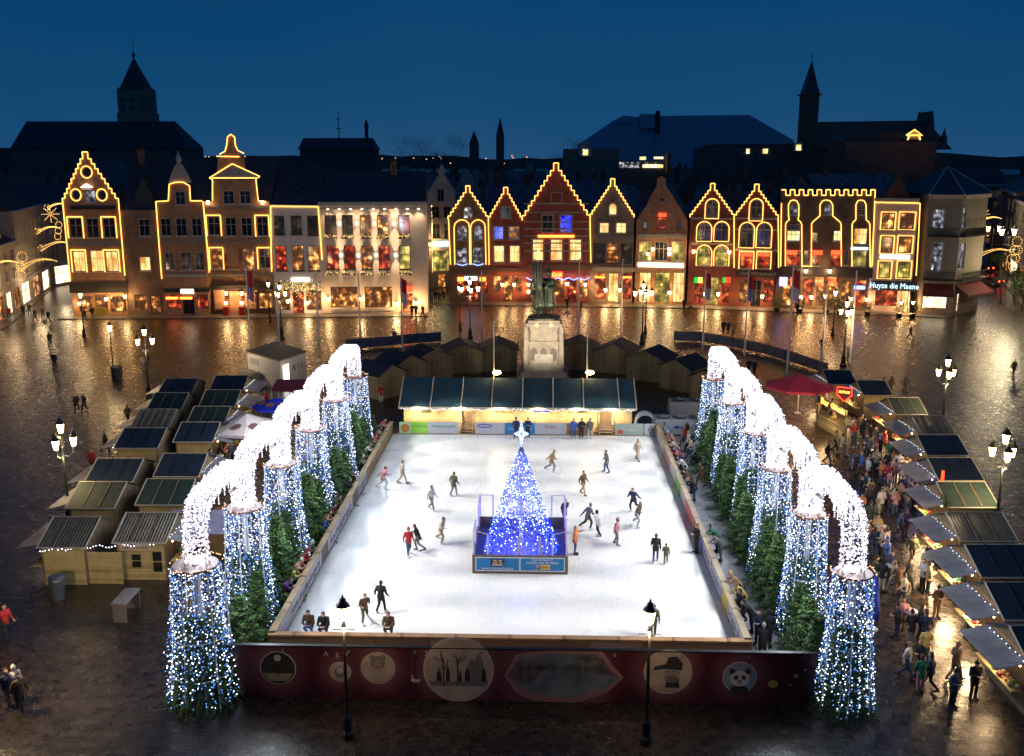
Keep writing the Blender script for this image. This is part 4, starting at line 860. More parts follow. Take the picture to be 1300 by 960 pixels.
# ------------------------------------------------------------------ chalet behind the rink
M_plank=mat_planks('yellow_pine_planks',(0.42,0.30,0.14),'Z',.16); M_plankv=mat_planks('yellow_pine_upright',(0.38,0.27,0.13),'XY',.16)
M_felt=mat_plain('blue_black_roof_felt',(0.012,0.03,0.055),.55,var=.3,scale=1.5); M_feltg=mat_plain('green_black_roof_felt',(0.02,0.045,0.035),.55,var=.35,scale=1.5)
M_cladroof=mat_plain('petrol_roof_felt',(0.012,0.045,0.065),.85,var=.2,scale=.8)
a=P(507,513,77.6); b=P(808,513,77.6); ch=empty('chalet',((a.x+b.x)/2,77.6,0),0,'long timber skate-hire chalet with a petrol blue panelled roof behind the ice','chalet'); cw=(b.x-a.x)/2; ze=a.z; CX=(a.x+b.x)/2
rz=P(650,480,77.6+2.6).z
def cq(px,py): p=P(px,py,77.9); return (p.x-CX,p.z)
doors=[(586,522,601,549),(761,516,776,549)]; wins=[(534,517,556,525),(628,518,651,525),(676,517,699,524),(723,517,746,525),(520,517,524,521)]
holes=[]; 
for q_ in doors+wins: x0,z1=cq(q_[0],q_[1]); x1,z0=cq(q_[2],q_[3]); holes.append(rect(x0,max(z0,.05),x1,z1))
hh=type('o',(),{})(); hh.root=ch
def localwall(root,outline,holes,mat,y,th,name='wall'):
    pts=list(outline); 
    for l in holes: pts+=l[::-1]
    tris=tessellate_polygon([[Vector((x,z,0)) for x,z in l] for l in [outline]+[q[::-1] for q in holes]])
    mb=MB(); mb.add([(x,y,z) for x,z in pts],tris)
    for l in holes: m=len(l); mb.add([(x,y,z) for x,z in l]+[(x,y+th,z) for x,z in l],[((i+1)%m,i,i+m,(i+1)%m+m) for i in range(m)])
    return mb.build(name,mat,root)
localwall(ch,[(-cw+.3,0),(cw-.3,0),(cw-.3,ze+.05),(-cw+.3,ze+.05)],holes,M_plank,.3,.15)
MB().add([(-cw+.3,.3,0),(-cw+.3,.3,ze),(-cw+.3,2.9,rz-.1),(-cw+.3,5.2,ze),(-cw+.3,5.2,0)],[(0,1,2,3,4)]).add([(cw-.3,.3,0),(cw-.3,.3,ze),(cw-.3,2.9,rz-.1),(cw-.3,5.2,ze),(cw-.3,5.2,0)],[(4,3,2,1,0)]).box(-cw+.3,5.15,0,cw-.3,5.2,ze).build('gable_wall',M_plankv,ch)
for i,hl in enumerate(holes):
    x0,z0=hl[0]; x1,z1=hl[2]
    if i<2: MB().box(x0+.03,.4,z0,x1-.03,.46,z1).build('door',mat_planks('brown_door',(.16,.1,.05),'X',.14),ch)
    else:
        mb=MB(); ring(mb,inset(hl,-.06),inset(hl,.05),.24,.36); o=mb.build('window',M_plankv,ch); MB().prism(inset(hl,.04),.38,.4).build('pane',PANE['b'] if i==4 else PANE['g'],o)
rs=MB(); rs.slab([(-cw,-.45,ze-.12),(cw,-.45,ze-.12),(cw,2.6,rz),(-cw,2.6,rz)],.08); rs.slab([(-cw,2.62,rz),(cw,2.62,rz),(cw,5.5,ze),(-cw,5.5,ze)],.08); ro=rs.build('roof',M_cladroof,ch)
for k in range(8):
    x=(P(508+k*38.8 if k<7 else 786,513,77.6).x-CX) if k else -cw+.03
    MB().tube([(x,-.47,ze-.07),(x,2.6,rz+.05)],.05,5).build('batten',colmat('pale_batten',(.5,.42,.3)),ro)
MB().tube([(cw-.03,-.47,ze-.07),(cw-.03,2.6,rz+.05)],.05,5).build('batten',colmat('pale_batten',(.5,.42,.3)),ro)
MB().box(-cw,-.5,ze-.3,cw,-.44,ze-.1).build('fascia',colmat('pale_batten',(.5,.42,.3)),ch)
M_coolbulb=mat_emit('cool_white_bulb',(.8,.86,1.0),4.0,sample=False)
def garland(pts,parent,mat=None,r=.04,step=.14,j=.04,name='fairy_lights',wire=True):
    mb=MB(); pts=[Vector(p) for p in pts]
    for i in range(len(pts)-1):
        L=(pts[i+1]-pts[i]).length; n=max(1,int(L/step))
        for k in range(n):
            p=pts[i].lerp(pts[i+1],(k+.5)/n); mb.octa((p.x+random.uniform(-j,j),p.y+random.uniform(-j,j),p.z+random.uniform(-j,j)-.03),r)
    o=mb.build(name,mat or M_coolbulb,parent)
    if wire: MB().tube(pts,.012,3).build('cable',M_iron,o)
    return o
garland([(-cw+.2+i*(2*cw-.4)/40,-.55,ze-.22-.1*(i%4==2)) for i in range(41)],ch)
for x in (-8.5,-5,-1.6,1.8,5.2,8): lamp('SPOT',(CX+x*.93,76.62,ze-.22),420,(1,.82,.55),.12,target=(CX+x*.93,78.0,.9),spot=140,blend=.7)
# ------------------------------------------------------------------ light tree on the ice
bx0,bx1,by0,by1=-3.65,1.45,49.5,55.3; bcx=(bx0+bx1)/2; bh=1.05
tb=empty('tree_stand',(bcx,(by0+by1)/2,ZI),0,'square stand on the ice with blue parking adverts and white corner rails','stand'); hwx=(bx1-bx0)/2; hwy=(by1-by0)/2
M_standw=colmat('stand_brown',(.14,.1,.08))
MB().box(-hwx,-hwy,0,hwx,-hwy+.1,bh).box(-hwx,hwy-.1,0,hwx,hwy,bh).box(-hwx,-hwy+.1,0,-hwx+.1,hwy-.1,bh).box(hwx-.1,-hwy+.1,0,hwx,hwy-.1,bh).build('side_panel',M_standw,tb)
MB().box(-hwx+.1,-hwy+.1,0,hwx-.1,hwy-.1,.35).build('deck',colmat('stand_deck_blue',(.12,.12,.3)),tb)
cyan=colmat('parking_blue',(.0,.16,.42)); 
for sx0,sx1 in ((-hwx+.22,-.06),(.04,hwx-.22)):
    o=MB().box(sx0-.05,-hwy-.03,.16,sx1+.05,-hwy-.005,bh-.1).build('advert_panel',M_white,tb); MB().box(sx0,-hwy-.045,.22,sx1,-hwy-.031,bh-.15).build('advert_face',cyan,o)
    c=(sx0+sx1)/2; y=-hwy-.05
    if sx0<-1:
        MB().box(c-.38,y-.012,.42,c+.36,y-.001,bh-.18).build('logo',colmat('logo_dark_blue',(.01,.02,.12)),o); text_obj('as',.62,colmat('logo_yellow',(.7,.5,.08)),o,loc=(c,y-.014,.72),name='logo_letters',fit=.5); text_obj('INTERPARKING',.12,M_txtw,o,loc=(c,y-.014,.5),fit=.6); text_obj('www.interparking.be',.2,M_txtw,o,loc=(c,y-.006,.33),fit=1.7)
    else:
        text_obj('DAG EN NACHT',.16,M_txtw,o,loc=(c,y-.006,.82),fit=1.15); text_obj('WIJZEN WIJ DE WEG!',.16,M_txtw,o,loc=(c,y-.006,.66),fit=1.75)
        MB().box(c-.42,y-.012,.28,c+.42,y-.001,.56).build('logo',colmat('logo_amber',(.7,.42,.06)),o); MB().box(c-.40,y-.016,.3,c-.1,y-.013,.54).build('logo',colmat('logo_blue2',(.02,.1,.4)),o); text_obj('P',.26,M_txtw,o,loc=(c-.25,y-.02,.42)); text_obj('PARKING',.1,colmat('txt_brown',(.12,.06,.01)),o,loc=(c+.15,y-.02,.42),fit=.42)
M_lilac=mat_plain('lilac_white_rail',(.6,.55,.8),.5,var=.05)
for sx in (-1,1):
    for sy in (-1,1):
        x=sx*(hwx-.08); y=sy*(hwy-.08); mb=MB(); mb.tube([(x,y,bh),(x,y,bh+1.35),(x-sx*.75,y,bh+1.15 if sy<0 else bh+1.35),(x-sx*.75,y,bh if sy>0 else .4)],.045,6); mb.tube([(x,y,bh+1.35),(x,y-sy*1.6,bh+1.35),(x,y-sy*1.6,bh)],.045,6); mb.build('corner_rail',M_lilac,tb)
for x in (-.05,1.05): MB().box(x-.06,-hwy+.12,.35,x+.06,-hwy+.2,bh+1.0).build('post',colmat('timber_post',(.55,.4,.3)),tb)
M_b1=mat_emit('bulb_blue',(.0,.012,1.0),1.6,sample=False); M_b2=mat_emit('bulb_iceblue',(.1,.25,1.0),1.8,sample=False); M_b3=mat_emit('bulb_white',(.7,.8,1.0),5.0,sample=False)
apex=P(663,557,52.4); tz=apex.z-.4
lt=empty('light_tree',(bcx,52.4,.47),0,'tall cone of blue and white lights with a star standing on the ice','light tree')
mb=MB(); Ht=tz-.47; Rb=2.05
for i in range(5200):
    u=random.random()**.5; z=Ht*(1-u); a=random.uniform(0,2*PI); r=Rb*u+.06
    if z<.5 and random.random()<.3: continue
    a=round(a/(2*PI)*64)/64*2*PI+random.gauss(0,.02)
    mb.cur=random.choices([0,1,2],[.72,.2,.08] if z<1.8 else [.45,.35,.2])[0]; r+=random.uniform(-.1,.02); mb.octa((r*math.cos(a),r*math.sin(a),z),.032 if z>1 else .036)
mb.build('light_curtain',[M_b1,M_b2,M_b3],lt)
M_cable=mat_plain('blue_lit_cable',(.25,.28,.5),.6)
mb=MB()
for k in range(40): a=2*PI*k/40; mb.tube([(Rb*math.cos(a),Rb*math.sin(a),0),(.05*math.cos(a),.05*math.sin(a),Ht)],.012,3)
for u in (.1,.25,.4,.55,.7,.85): mb.tube([(Rb*(1-u)*math.cos(2*PI*k/24),Rb*(1-u)*math.sin(2*PI*k/24),Ht*u) for k in range(24)],.02,4,closed=True)
mb.build('frame',M_cable,lt); MB().lathe([(.12,0),(.08,Ht+.3)],8).build('pole',M_lilac,lt)
pts=[]; sb=MB()
for k in range(8):
    a=PI/2+2*PI*k/8; r=(.75 if k%4==0 else .55 if k%2==0 else .22); pts.append((r*math.cos(a)*.68,Ht+.7+r*math.sin(a)*.95))
sb.prism(pts,-.05,.05); so=sb.build('star',colmat('star_white',(.4,.4,.46)),lt)
mb=MB()
for i in range(8):
    p=Vector((pts[i][0],0,pts[i][1])); q_=Vector((pts[(i+1)%8][0],0,pts[(i+1)%8][1]))
    for k in range(6):
        w_=p.lerp(q_,k/6); mb.octa((w_.x,-.09,w_.z),.04); w2=w_.lerp(Vector((0,0,Ht+.7)),.5); mb.octa((w2.x,-.09,w2.z),.035)
mb.build('bulb',mat_emit('star_bulb',(.5,.65,1.0),2.2,sample=False),so)
for z,p_ in ((1.0,260),(2.6,160),(5,70)): lamp('POINT',(bcx,52.4,.5+z),p_,(.12,.15,1.0),.4)
# ------------------------------------------------------------------ fir trees
def fir_meshes(h,r,seed,n=1):
    rnd=random.Random(seed); tb_=MB(); tb_.tube([(0,0,0),(0,0,h*.5),(0,0,h*.97)],[.07,.045,.012],6)
    lv=MB(); levels=int(h*7)
    for i in range(levels):
        z=h*(.06+.92*i/levels); rr=r*(1-(z/h))**.8*rnd.uniform(.75,1.15)+.05; nb=rnd.randint(6,9)
        a0=rnd.uniform(0,6)
        for k in range(nb):
            a=a0+2*PI*k/nb+rnd.uniform(-.3,.3); L=rr*rnd.uniform(.7,1.15); dz=-.15*L+rnd.uniform(-.05,.12)
            d=Vector((math.cos(a),math.sin(a),0)); s=Vector((-d.y,d.x,0)); m=max(3,int(L/.13))
            if k%2==0: tb_.tube([(0,0,z),tuple(d*L*.9+Vector((0,0,z+dz)))],[.018,.006],3)
            for j in range(m):
                t=(j+.6)/m; p=d*L*t+Vector((0,0,z+dz*t)); w=.17*(1.15-t*.6)
                for sg in (-1,1):
                    q=p+s*sg*w*rnd.uniform(.8,1.5)+d*w*.7+Vector((0,0,rnd.uniform(-.08,.04))); e=Vector((rnd.uniform(-.02,.02),rnd.uniform(-.02,.02),.05))
                    lv.cur=rnd.randint(0,2); lv.add([p-d*.03,p+d*.07,q,q-d*.05+e],[(0,1,2,3)])
    return tb_,lv
M_g2=mat_plain('fir_needles_dark',(0.025,0.065,0.025),.8,var=.4,scale=4); M_g3=mat_plain('fir_needles_light',(0.10,.18,.045),.8,var=.4,scale=4)
firs=[]
for i in range(4):
    a,b=fir_meshes(3.1+.3*i,1.15,20+i); root=empty('fir_tree',(0,-50-i*4,0)); a.build('trunk',M_bark,root); b.build('crown',[M_green,M_g2,M_g3],root); firs.append(root)
used=[False]*4
def place_fir(x,y,label,s=1.0,z=0.05):
    i=random.randrange(4); o=firs[i] if not used[i] else copy_tree(firs[i]); used[i]=True
    o.location=(x,y,z); o.rotation_euler=(random.uniform(-.06,.06),random.uniform(-.06,.06),random.uniform(0,6)); o.scale=(s,s,s*random.uniform(.95,1.1)); tag(o,label,'fir tree','fir trees along the light posts'); return o
# ------------------------------------------------------------------ light posts with arches
M_copper=mat_plain('copper_ring',(.13,.055,.035),.5,.2); M_steelw=mat_plain('white_steel',(.6,.6,.62),.5)
PZ=6.0
M_cw1=mat_emit('curtain_white',(.78,.86,1.0),5.0,sample=False); M_cw2=mat_emit('curtain_blue',(.12,.32,1.0),2.6,sample=False); M_cw3=mat_emit('curtain_dim',(.2,.45,.8),1.0,sample=False)
def post_meshes(seed):
    rnd=random.Random(seed); root=empty('light_post',(0,-80-seed*5,0))
    MB().lathe([(.14,0),(.12,PZ)],10).build('pole',M_steelw,root)
    mb=MB(); 
    for k in range(20): a=2*PI*k/20
    mb.lathe([(.5,0),(.74,.02),(.74,.1),(.5,.08)],24,(0,0,PZ-.1)); mb.build('platform',M_copper,root)
    g_=MB()
    for i in range(26): a=rnd.uniform(0,2*PI); g_.octa((.86*math.cos(a),.86*math.sin(a),PZ+rnd.uniform(-.05,.12)),.035)
    g_.build('platform_bulb',mat_emit('pinkish_bulb',(1,.5,.3),2.0,sample=False),root)
    mb=MB(); cb=MB()
    for k in range(50):
        a=2*PI*k/50+rnd.uniform(-.06,.06); Rb_=rnd.uniform(.95,1.28); zb=rnd.choice([.15,.3,.6,1.2]) ; sag=rnd.uniform(.15,.5)
        pts=[]
        for j in range(25):
            t=j/24; r=.76+(Rb_-.76)*(t**.85)-sag*.25*math.sin(PI*t); pts.append(Vector((r*math.cos(a),r*math.sin(a),PZ-.12-(PZ-.12-zb)*t)))
        cb.tube(pts[::4],.01,3)
        for j in range(24):
            for m in (0,.5):
                if rnd.random()<.3: continue
                p=pts[j].lerp(pts[j+1],m+rnd.uniform(-.15,.15)); mb.cur=rnd.choices([0,1,2],[.36,.42,.22])[0]
                mb.octa((p.x+rnd.gauss(0,.035),p.y+rnd.gauss(0,.035),p.z),.028 if mb.cur==0 else .025)
    mb.build('light_curtain',[M_cw1,M_cw2,M_cw3],root); cb.build('cable',M_iron,root)
    fr=MB()
    for z,r in ((4.6,.82),(3.0,.92),(1.4,1.0)): fr.tube([(r*math.cos(2*PI*k/16),r*math.sin(2*PI*k/16),z) for k in range(16)],.02,4,closed=True)
    for k in range(6): a=2*PI*k/6; fr.tube([(.8*math.cos(a),.8*math.sin(a),PZ-.1),(1.1*math.cos(a),1.1*math.sin(a),0)],.025,4)
    fr.build('frame',M_steelw,root)
    # fir boughs tied round the foot
    bb=MB()
    for i in range(4200):
        t=rnd.random()**1.2; z=t*3.9; r=(1.35-.22*z)*rnd.uniform(.55,1.0); a=rnd.uniform(0,2*PI); p=Vector((r*math.cos(a),r*math.sin(a),z)); d=Vector((math.cos(a),math.sin(a),-.7)).normalized()*rnd.uniform(.1,.26); s=Vector((-math.sin(a),math.cos(a),0))*rnd.uniform(.02,.06)
        bb.cur=rnd.randint(0,1); bb.add([p-s,p+s,p+d],[(0,1,2)])
    bb.build('fir_boughs',[M_green,M_g2],root)
    return root
def arch_mesh(seed,span):
    rnd=random.Random(seed); root=empty('light_arch',(0,-120,0))
    rise=2.6; n=90
    def path(t):   # superellipse from y=0 to span
        a=PI*t; c=math.cos(a); s=math.sin(a); e=2/4.6
        return Vector((0,span/2-math.copysign(abs(c)**e,c)*span/2,rise*abs(s)**e))
    pts=[path(i/n) for i in range(n+1)]; pts[0]=Vector((0,0,0)); pts[-1]=Vector((0,span,0))
    fr=MB()
    for ox in (-.42,.42):
        for k in (0,.42):
            q=[Vector((ox,p.y+(span/2-p.y)*k*.28,max(0,p.z*(1-k*.25)))) for p in pts]; fr.tube(q,.028,5)
    for i in range(2,n,3): p=pts[i]; q=Vector((0,p.y+(span/2-p.y)*.42*.28,p.z*(1-.105))); fr.tube([(-.42,p.y,p.z),(.42,p.y,p.z)],.018,4); fr.tube([(-.42,p.y,p.z),(-.42,q.y,q.z)],.014,3)
    fr.build('frame',M_steelw,root)
    mb=MB(); tot=0; 
    cum=[0]
    for i in range(n): cum.append(cum[-1]+(pts[i+1]-pts[i]).length)
    def along(u):
        d=u*cum[-1]; i=0
        while i<n-1 and cum[i+1]<d: i+=1
        return pts[i].lerp(pts[i+1],(d-cum[i])/max(1e-6,cum[i+1]-cum[i]))
    for i in range(3000):
        t=rnd.random(); a=along(t); k=rnd.choice([0,0,rnd.random()*.5]); x=rnd.uniform(-.46,.46) if k==0 or k>.4 else rnd.choice([-.45,.45])+rnd.uniform(-.05,.05)
        y=a.y+(span/2-a.y)*k*.28; z=a.z*(1-k*.25)
        mb.cur=rnd.choices([0,1],[.6,.4])[0]; mb.octa((x+rnd.uniform(-.03,.03),y+rnd.uniform(-.08,.08),z+rnd.uniform(-.08,.08)),.033)
    # icicle strings hanging under the crown
    for k in range(70):
        t=rnd.uniform(.25,.75); a=along(t); L=rnd.uniform(.3,1.1); x=rnd.uniform(-.42,.42)
        for j in range(int(L/.09)): mb.cur=0; mb.octa((x,a.y,a.z-.1-j*.09),.03)
    mb.build('bulb',[mat_emit('arch_white',(1.0,.94,1.0),3.0,sample=False),mat_emit('arch_lilac',(.7,.66,1.0),1.5,sample=False)],root)
    return root
postm=[post_meshes(i) for i in range(3)]; archm=arch_mesh(5,6.85); pu=[0,0,0]; au=0
ordn=['first','second','third','fourth','fifth','sixth']
FX={'L':-13.8,'R':12.25}
YS=[36.8,43.4,50.1,57.0,64.2,71.3]
desc={'L':('in the hut-side row','hut-side row'),'R':('in the table-side row','table-side row')}
nn=0
for S in 'LR':
    for i,y in enumerate(YS):
        k=nn%3; nn+=1; o=postm[k] if not pu[k] else copy_tree(postm[k]); pu[k]=1; x=FX[S]+(.3 if (S=='R' and i>2) else 0)
        o.location=(x,y,0); o.rotation_euler=(0,0,random.uniform(0,6))
        o.scale=((1.22,1.22,1) if (S=='L' and i==0) else (1.1,1.1,1) if S=='L' else (1,1,1)); tag(o,('%s light-curtained post counting from the maroon hoarding, %s')%(ordn[i],desc[S][0]),'light post','posts hung with strings of white and blue lights')
        if i<5:
            a=archm if not au else copy_tree(archm); au=1; a.location=(x,y,PZ); x2=FX[S]+(.3 if (S=='R' and i+1>2) else 0); a.rotation_euler=(0,0,-math.atan2(x2-x,YS[i+1]-y)); a.scale=(1,(YS[i+1]-y)/6.85,1)
            tag(a,('white light arch joining the %s and %s posts of the %s')%(ordn[i],ordn[i+1],desc[S][1]),'light arch','white light arches between the posts')
        # firs on the rink side and by the foot
        sg=1 if S=='L' else -1
        for j,(dx,dy,s) in enumerate(((.75,1.3,.95),(.7,3.1,1.12),(.75,4.9,1.0),(-.7,2.4,.8))):
            if i==5 and j>0: continue
            place_fir(x+sg*dx+random.uniform(-.15,.15),y+dy,'fir tree %s the %s light post of the %s'%(('just beyond','midway beyond','well beyond','on the outer side beyond')[j],ordn[i],desc[S][1]),s)
# floodlights on the arches and the lights' own glow
M_fl=mat_emit('floodlight_face',(1,.97,.92),30,sample=False)
for S,xx in (('L',-13.1),('R',11.6)):
    sg=1 if S=='L' else -1
    for i in range(10):
        y=40.4+i*3.8; lamp('SPOT',(xx,y,8.7),2350,(1.0,.955,.90),.12,target=(xx+sg*7.6,y,0),spot=50,blend=.4)
    for i in range(5):
        y=(YS[i]+YS[i+1])/2; z=7.7
        o=MB().box(-.12,-.17,-.09,.12,.17,.09).build('floodlight',M_steelw); o.location=(xx-sg*.1,y,z+.25); o.rotation_euler=(0,-sg*.6,0)
        tag(o,'small white floodlight on the arch after the %s post of the %s'%(ordn[i],desc[S][1]),'floodlight','floodlights on the light arches'); MB().box(-.1,-.15,-.11,.1,.15,-.093).build('lamp_face',M_fl,o)
        lamp('POINT',(xx-sg*1.7,y,7.2),520,(.85,.88,1.0),.6)
    for i in range(6): lamp('POINT',(FX[S]+sg*1.9,YS[i]+2.5,4.2),170,(.8,.92,.95),.5)
# ------------------------------------------------------------------ market huts
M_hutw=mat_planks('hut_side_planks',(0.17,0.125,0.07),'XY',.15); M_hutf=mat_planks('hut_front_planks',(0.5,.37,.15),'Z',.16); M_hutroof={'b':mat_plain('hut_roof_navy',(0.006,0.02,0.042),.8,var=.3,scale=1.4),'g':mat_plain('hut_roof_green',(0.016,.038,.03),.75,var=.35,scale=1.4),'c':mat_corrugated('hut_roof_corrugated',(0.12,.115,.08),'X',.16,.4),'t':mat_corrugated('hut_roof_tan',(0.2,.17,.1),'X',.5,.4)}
M_flap=mat_corrugated('grey_corrugated_flap',(.36,.36,.38),'Y',.12,.35,.2); M_hedge=colmat('pale_roof_edge',(.42,.38,.28)); M_batt=colmat('dark_blue_batten',(.01,.025,.045))
def hut(x0,x1,ye,side,roof,label,depth=4.3,flapmat=None,lit=None,goods=True,group='timber market huts'):
    a=G(x0,ye,2.2); b=G(x1,ye,2.2); d=b-a; W=max(2.5,min(3.1,d.length)); ang=0.03; 
    r=empty('market_hut',(a.x,a.y,0),ang,label,'market hut',group); ze=2.2; zr=3.05; D=depth
    for xa in (.12,W-.2): 
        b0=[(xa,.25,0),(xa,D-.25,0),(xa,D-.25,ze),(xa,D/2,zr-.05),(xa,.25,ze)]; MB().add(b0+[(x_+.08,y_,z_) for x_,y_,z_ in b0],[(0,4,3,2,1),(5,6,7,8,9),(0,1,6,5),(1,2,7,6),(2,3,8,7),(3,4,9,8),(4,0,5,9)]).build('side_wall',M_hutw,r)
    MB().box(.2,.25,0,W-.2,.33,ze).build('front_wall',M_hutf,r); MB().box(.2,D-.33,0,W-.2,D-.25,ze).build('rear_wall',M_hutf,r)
    rb=MB(); rb.slab([(0,0,ze),(W,0,ze),(W,D/2,zr),(0,D/2,zr)],.05); rb.slab([(0,D/2+.004,zr),(W,D/2+.004,zr),(W,D,ze),(0,D,ze)],.05); ro=rb.build('roof',M_hutroof[roof],r)
    for x in (W/3,2*W/3): MB().slab([(x-.03,-.005,ze+.045),(x+.03,-.005,ze+.045),(x+.03,D/2,zr+.045),(x-.03,D/2,zr+.045)],.04).build('batten',M_hutw if roof!='b' else M_batt,ro)
    eb=MB()
    for x in (0.0,W): eb.tube([(x,-.01,ze-.02),(x,D/2,zr)],.045,4)
    eb.tube([(0,-.01,ze-.03),(W,-.01,ze-.03)],.05,4); eb.tube([(0,D/2,zr+.01),(W,D/2,zr+.01)],.035,4); eb.build('edge_trim',M_hedge,ro)
    if side:
        sg=-1 if side=='L' else 1; xs=0 if side=='L' else W
        fb=MB(); fb.slab([(xs,.3,ze+.12),(xs+sg*1.25,.3,ze-.18),(xs+sg*1.25,D-.35,ze-.18),(xs,D-.35,ze+.12)],.04 if side=='R' else -.04); fb.build('awning_flap',flapmat or M_flap,r)
        MB().box(min(xs+sg*.05,xs+sg*.5),.4,.95,max(xs+sg*.05,xs+sg*.5),D-.4,1.02).build('counter',M_hutf,r)
        if lit:
            c,p,ww=lit
            mb=MB(); 
            for k in range(8): mb.octa((xs+sg*.2,.5+k*(D-1)/7,ze-.12),.055)
            mb.tube([(xs+sg*.2,.45,ze-.12),(xs+sg*.2,D-.45,ze-.12)],.008,3)
            mb.build('bulb_string',mat_emit('hut_bulb_%s'%ww,c,16,sample=False),r)
            q_=Matrix.Rotation(ang,3,'Z')@Vector((xs+sg*.55,D/2,ze-.25))+Vector((a.x,a.y,0)); lamp('SPOT',q_,p,c,.25,target=q_+Vector((sg*1.6,0,-2.0)),spot=150,blend=.6)
        if lit: garland([(xs+sg*.1,.3+.35*k,ze+.16) for k in range(int((D-.7)/.35)+1)],r,mat=M_coolbulb,step=.35,r=.026,wire=False)
        if goods:
            mb=MB(); rnd=random.Random(int(ye))
            for k in range(26): mb.cur=rnd.randint(0,2); x=xs+sg*rnd.uniform(.1,.45); y=rnd.uniform(.5,D-.5); s=rnd.uniform(.06,.13); mb.ball((x,y,1.03+s),s,6,4)
            mb.build('goods',[colmat('goods_red',(.4,.04,.03)),colmat('goods_cream',(.5,.4,.25)),colmat('goods_green',(.05,.2,.05))],r)
    return r,a,W
outer=[(200,243,500,'b','first'),(186,230,520,'g','second'),(165,214,543,'t','third'),(144,200,569,'b','fourth'),(107,168,612,'b','fifth'),(83,145,645,'g','sixth'),(46,108,695,'c','seventh')]
rn={'b':'navy','g':'dark green','t':'tan corrugated','c':'grey corrugated'}
for x0,x1,y,rf,o in outer: hut(x0,x1,y,'L',rf,'%s-roofed hut, %s from the kiosk in the outermost hut row'%(rn[rf],o),lit=((1,.75,.5),14,'a') if o in('fourth',) else None,flapmat=M_flap)
inner=[(265,308,496,'b','first'),(252,298,516,'g','second'),(236,284,539,'g','third'),(219,270,561,'b','fourth'),(194,252,605,'b','fifth'),(171,235,641,'g','sixth')]
for x0,x1,y,rf,o in inner: hut(x0,x1,y,'R',rf,'%s-roofed hut, %s from the kiosk in the row facing the white parasol'%(rn[rf],o),lit=((1,.62,.32),60,'b'))
r,a_,W=hut(142,210,689,'R','c','grey corrugated hut with a mulled wine sign and two blackboards on its front',lit=((1,.7,.4),40,'b'))
# front signs of the glühwein hut
MB().box(.35,.14,1.72,1.95,.2,2.06).build('sign',colmat('sign_cream',(.6,.5,.4)),r); text_obj('Glühwein',.3,colmat('sign_red_txt',(.3,.04,.02)),r,loc=(1.15,.13,1.88),fit=1.45)
for x0,z0,x1,z1 in ((2.0,1.1,2.45,1.6),(2.0,.5,2.45,1.02),(.9,1.15,1.35,1.45),(.9,.75,1.35,1.08)): MB().box(x0,.17,z0,x1,.21,z1).build('blackboard',M_iron,r)
# plank screen between the two nearest huts
a=G(110,741,0); b=G(150,741,0); o=MB().box(0,0,0,(b-a).length+.3,.08,1.75).build('plank_screen',M_hutf,loc=a); tag(o,'yellow plank screen closing the gap between the two grey corrugated huts','screen')
f=empty('string_of_lights',G(50,697,2.2),0,'white fairy lights strung along the eaves of the two grey corrugated huts','string lights'); A0=f.location
P1=[G(50+k*4,697-(k*.25)+1.5*math.sin(k*.9),2.12)+Vector((0,-.15,0))-A0 for k in range(38)]; garland(P1,f,step=.12)
right=[(1052,1088,488,'b','first'),(1096,1132,502,'b','second'),(1137,1178,526,'g','third'),(1165,1213,551,'t','fourth'),(1177,1231,578,'b','fifth'),(1192,1250,610,'b','sixth'),(1205,1269,644,'g','seventh'),(1219,1293,687,'c','eighth'),(1246,1325,733,'b','ninth'),(1275,1360,787,'b','tenth'),(1310,1400,850,'b','eleventh')]
for x0,x1,y,rf,o in right:
    c=(1,.66,.34); p=320
    if o in ('fifth',): c=(1,.75,.5); p=80
    if o=='sixth': c=(.25,.3,1); p=60
    if o in('eighth','ninth','tenth'): p=900
    if o=='eleventh': p=130
    if o in('third','fourth'): p=500
    hut(x0,x1,y,'L',rf,'%s-roofed food hut, %s in the row from the red umbrella toward the viewer'%(rn[rf],o),lit=(c,p,o),depth=4.0)
# small extras on the huts: candle tube sign and garlands
p=G(1196,612,2.4); o=MB().tube([(0,0,0),(0,0,.7)],.09,8).build('candle_sign',M_redlit,loc=p); tag(o,'small glowing red candle standing on the roof of a food hut','sign')
fg=MB(); rnd=random.Random(3)
q0=G(1196,617,2.6); q1=G(1200,643,2.45)
for i in range(500):
    t=rnd.random(); p=q0.lerp(q1,t)+Vector((rnd.gauss(0,.1),rnd.gauss(0,.1),rnd.gauss(0,.08))); fg.add([p,p+Vector((.12,0,.05)),p+Vector((.03,.1,-.06))],[(0,1,2)])
o=fg.build('fir_garland',M_g3); tag(o,'green fir garland draped over a food hut beside the red candle','garland')
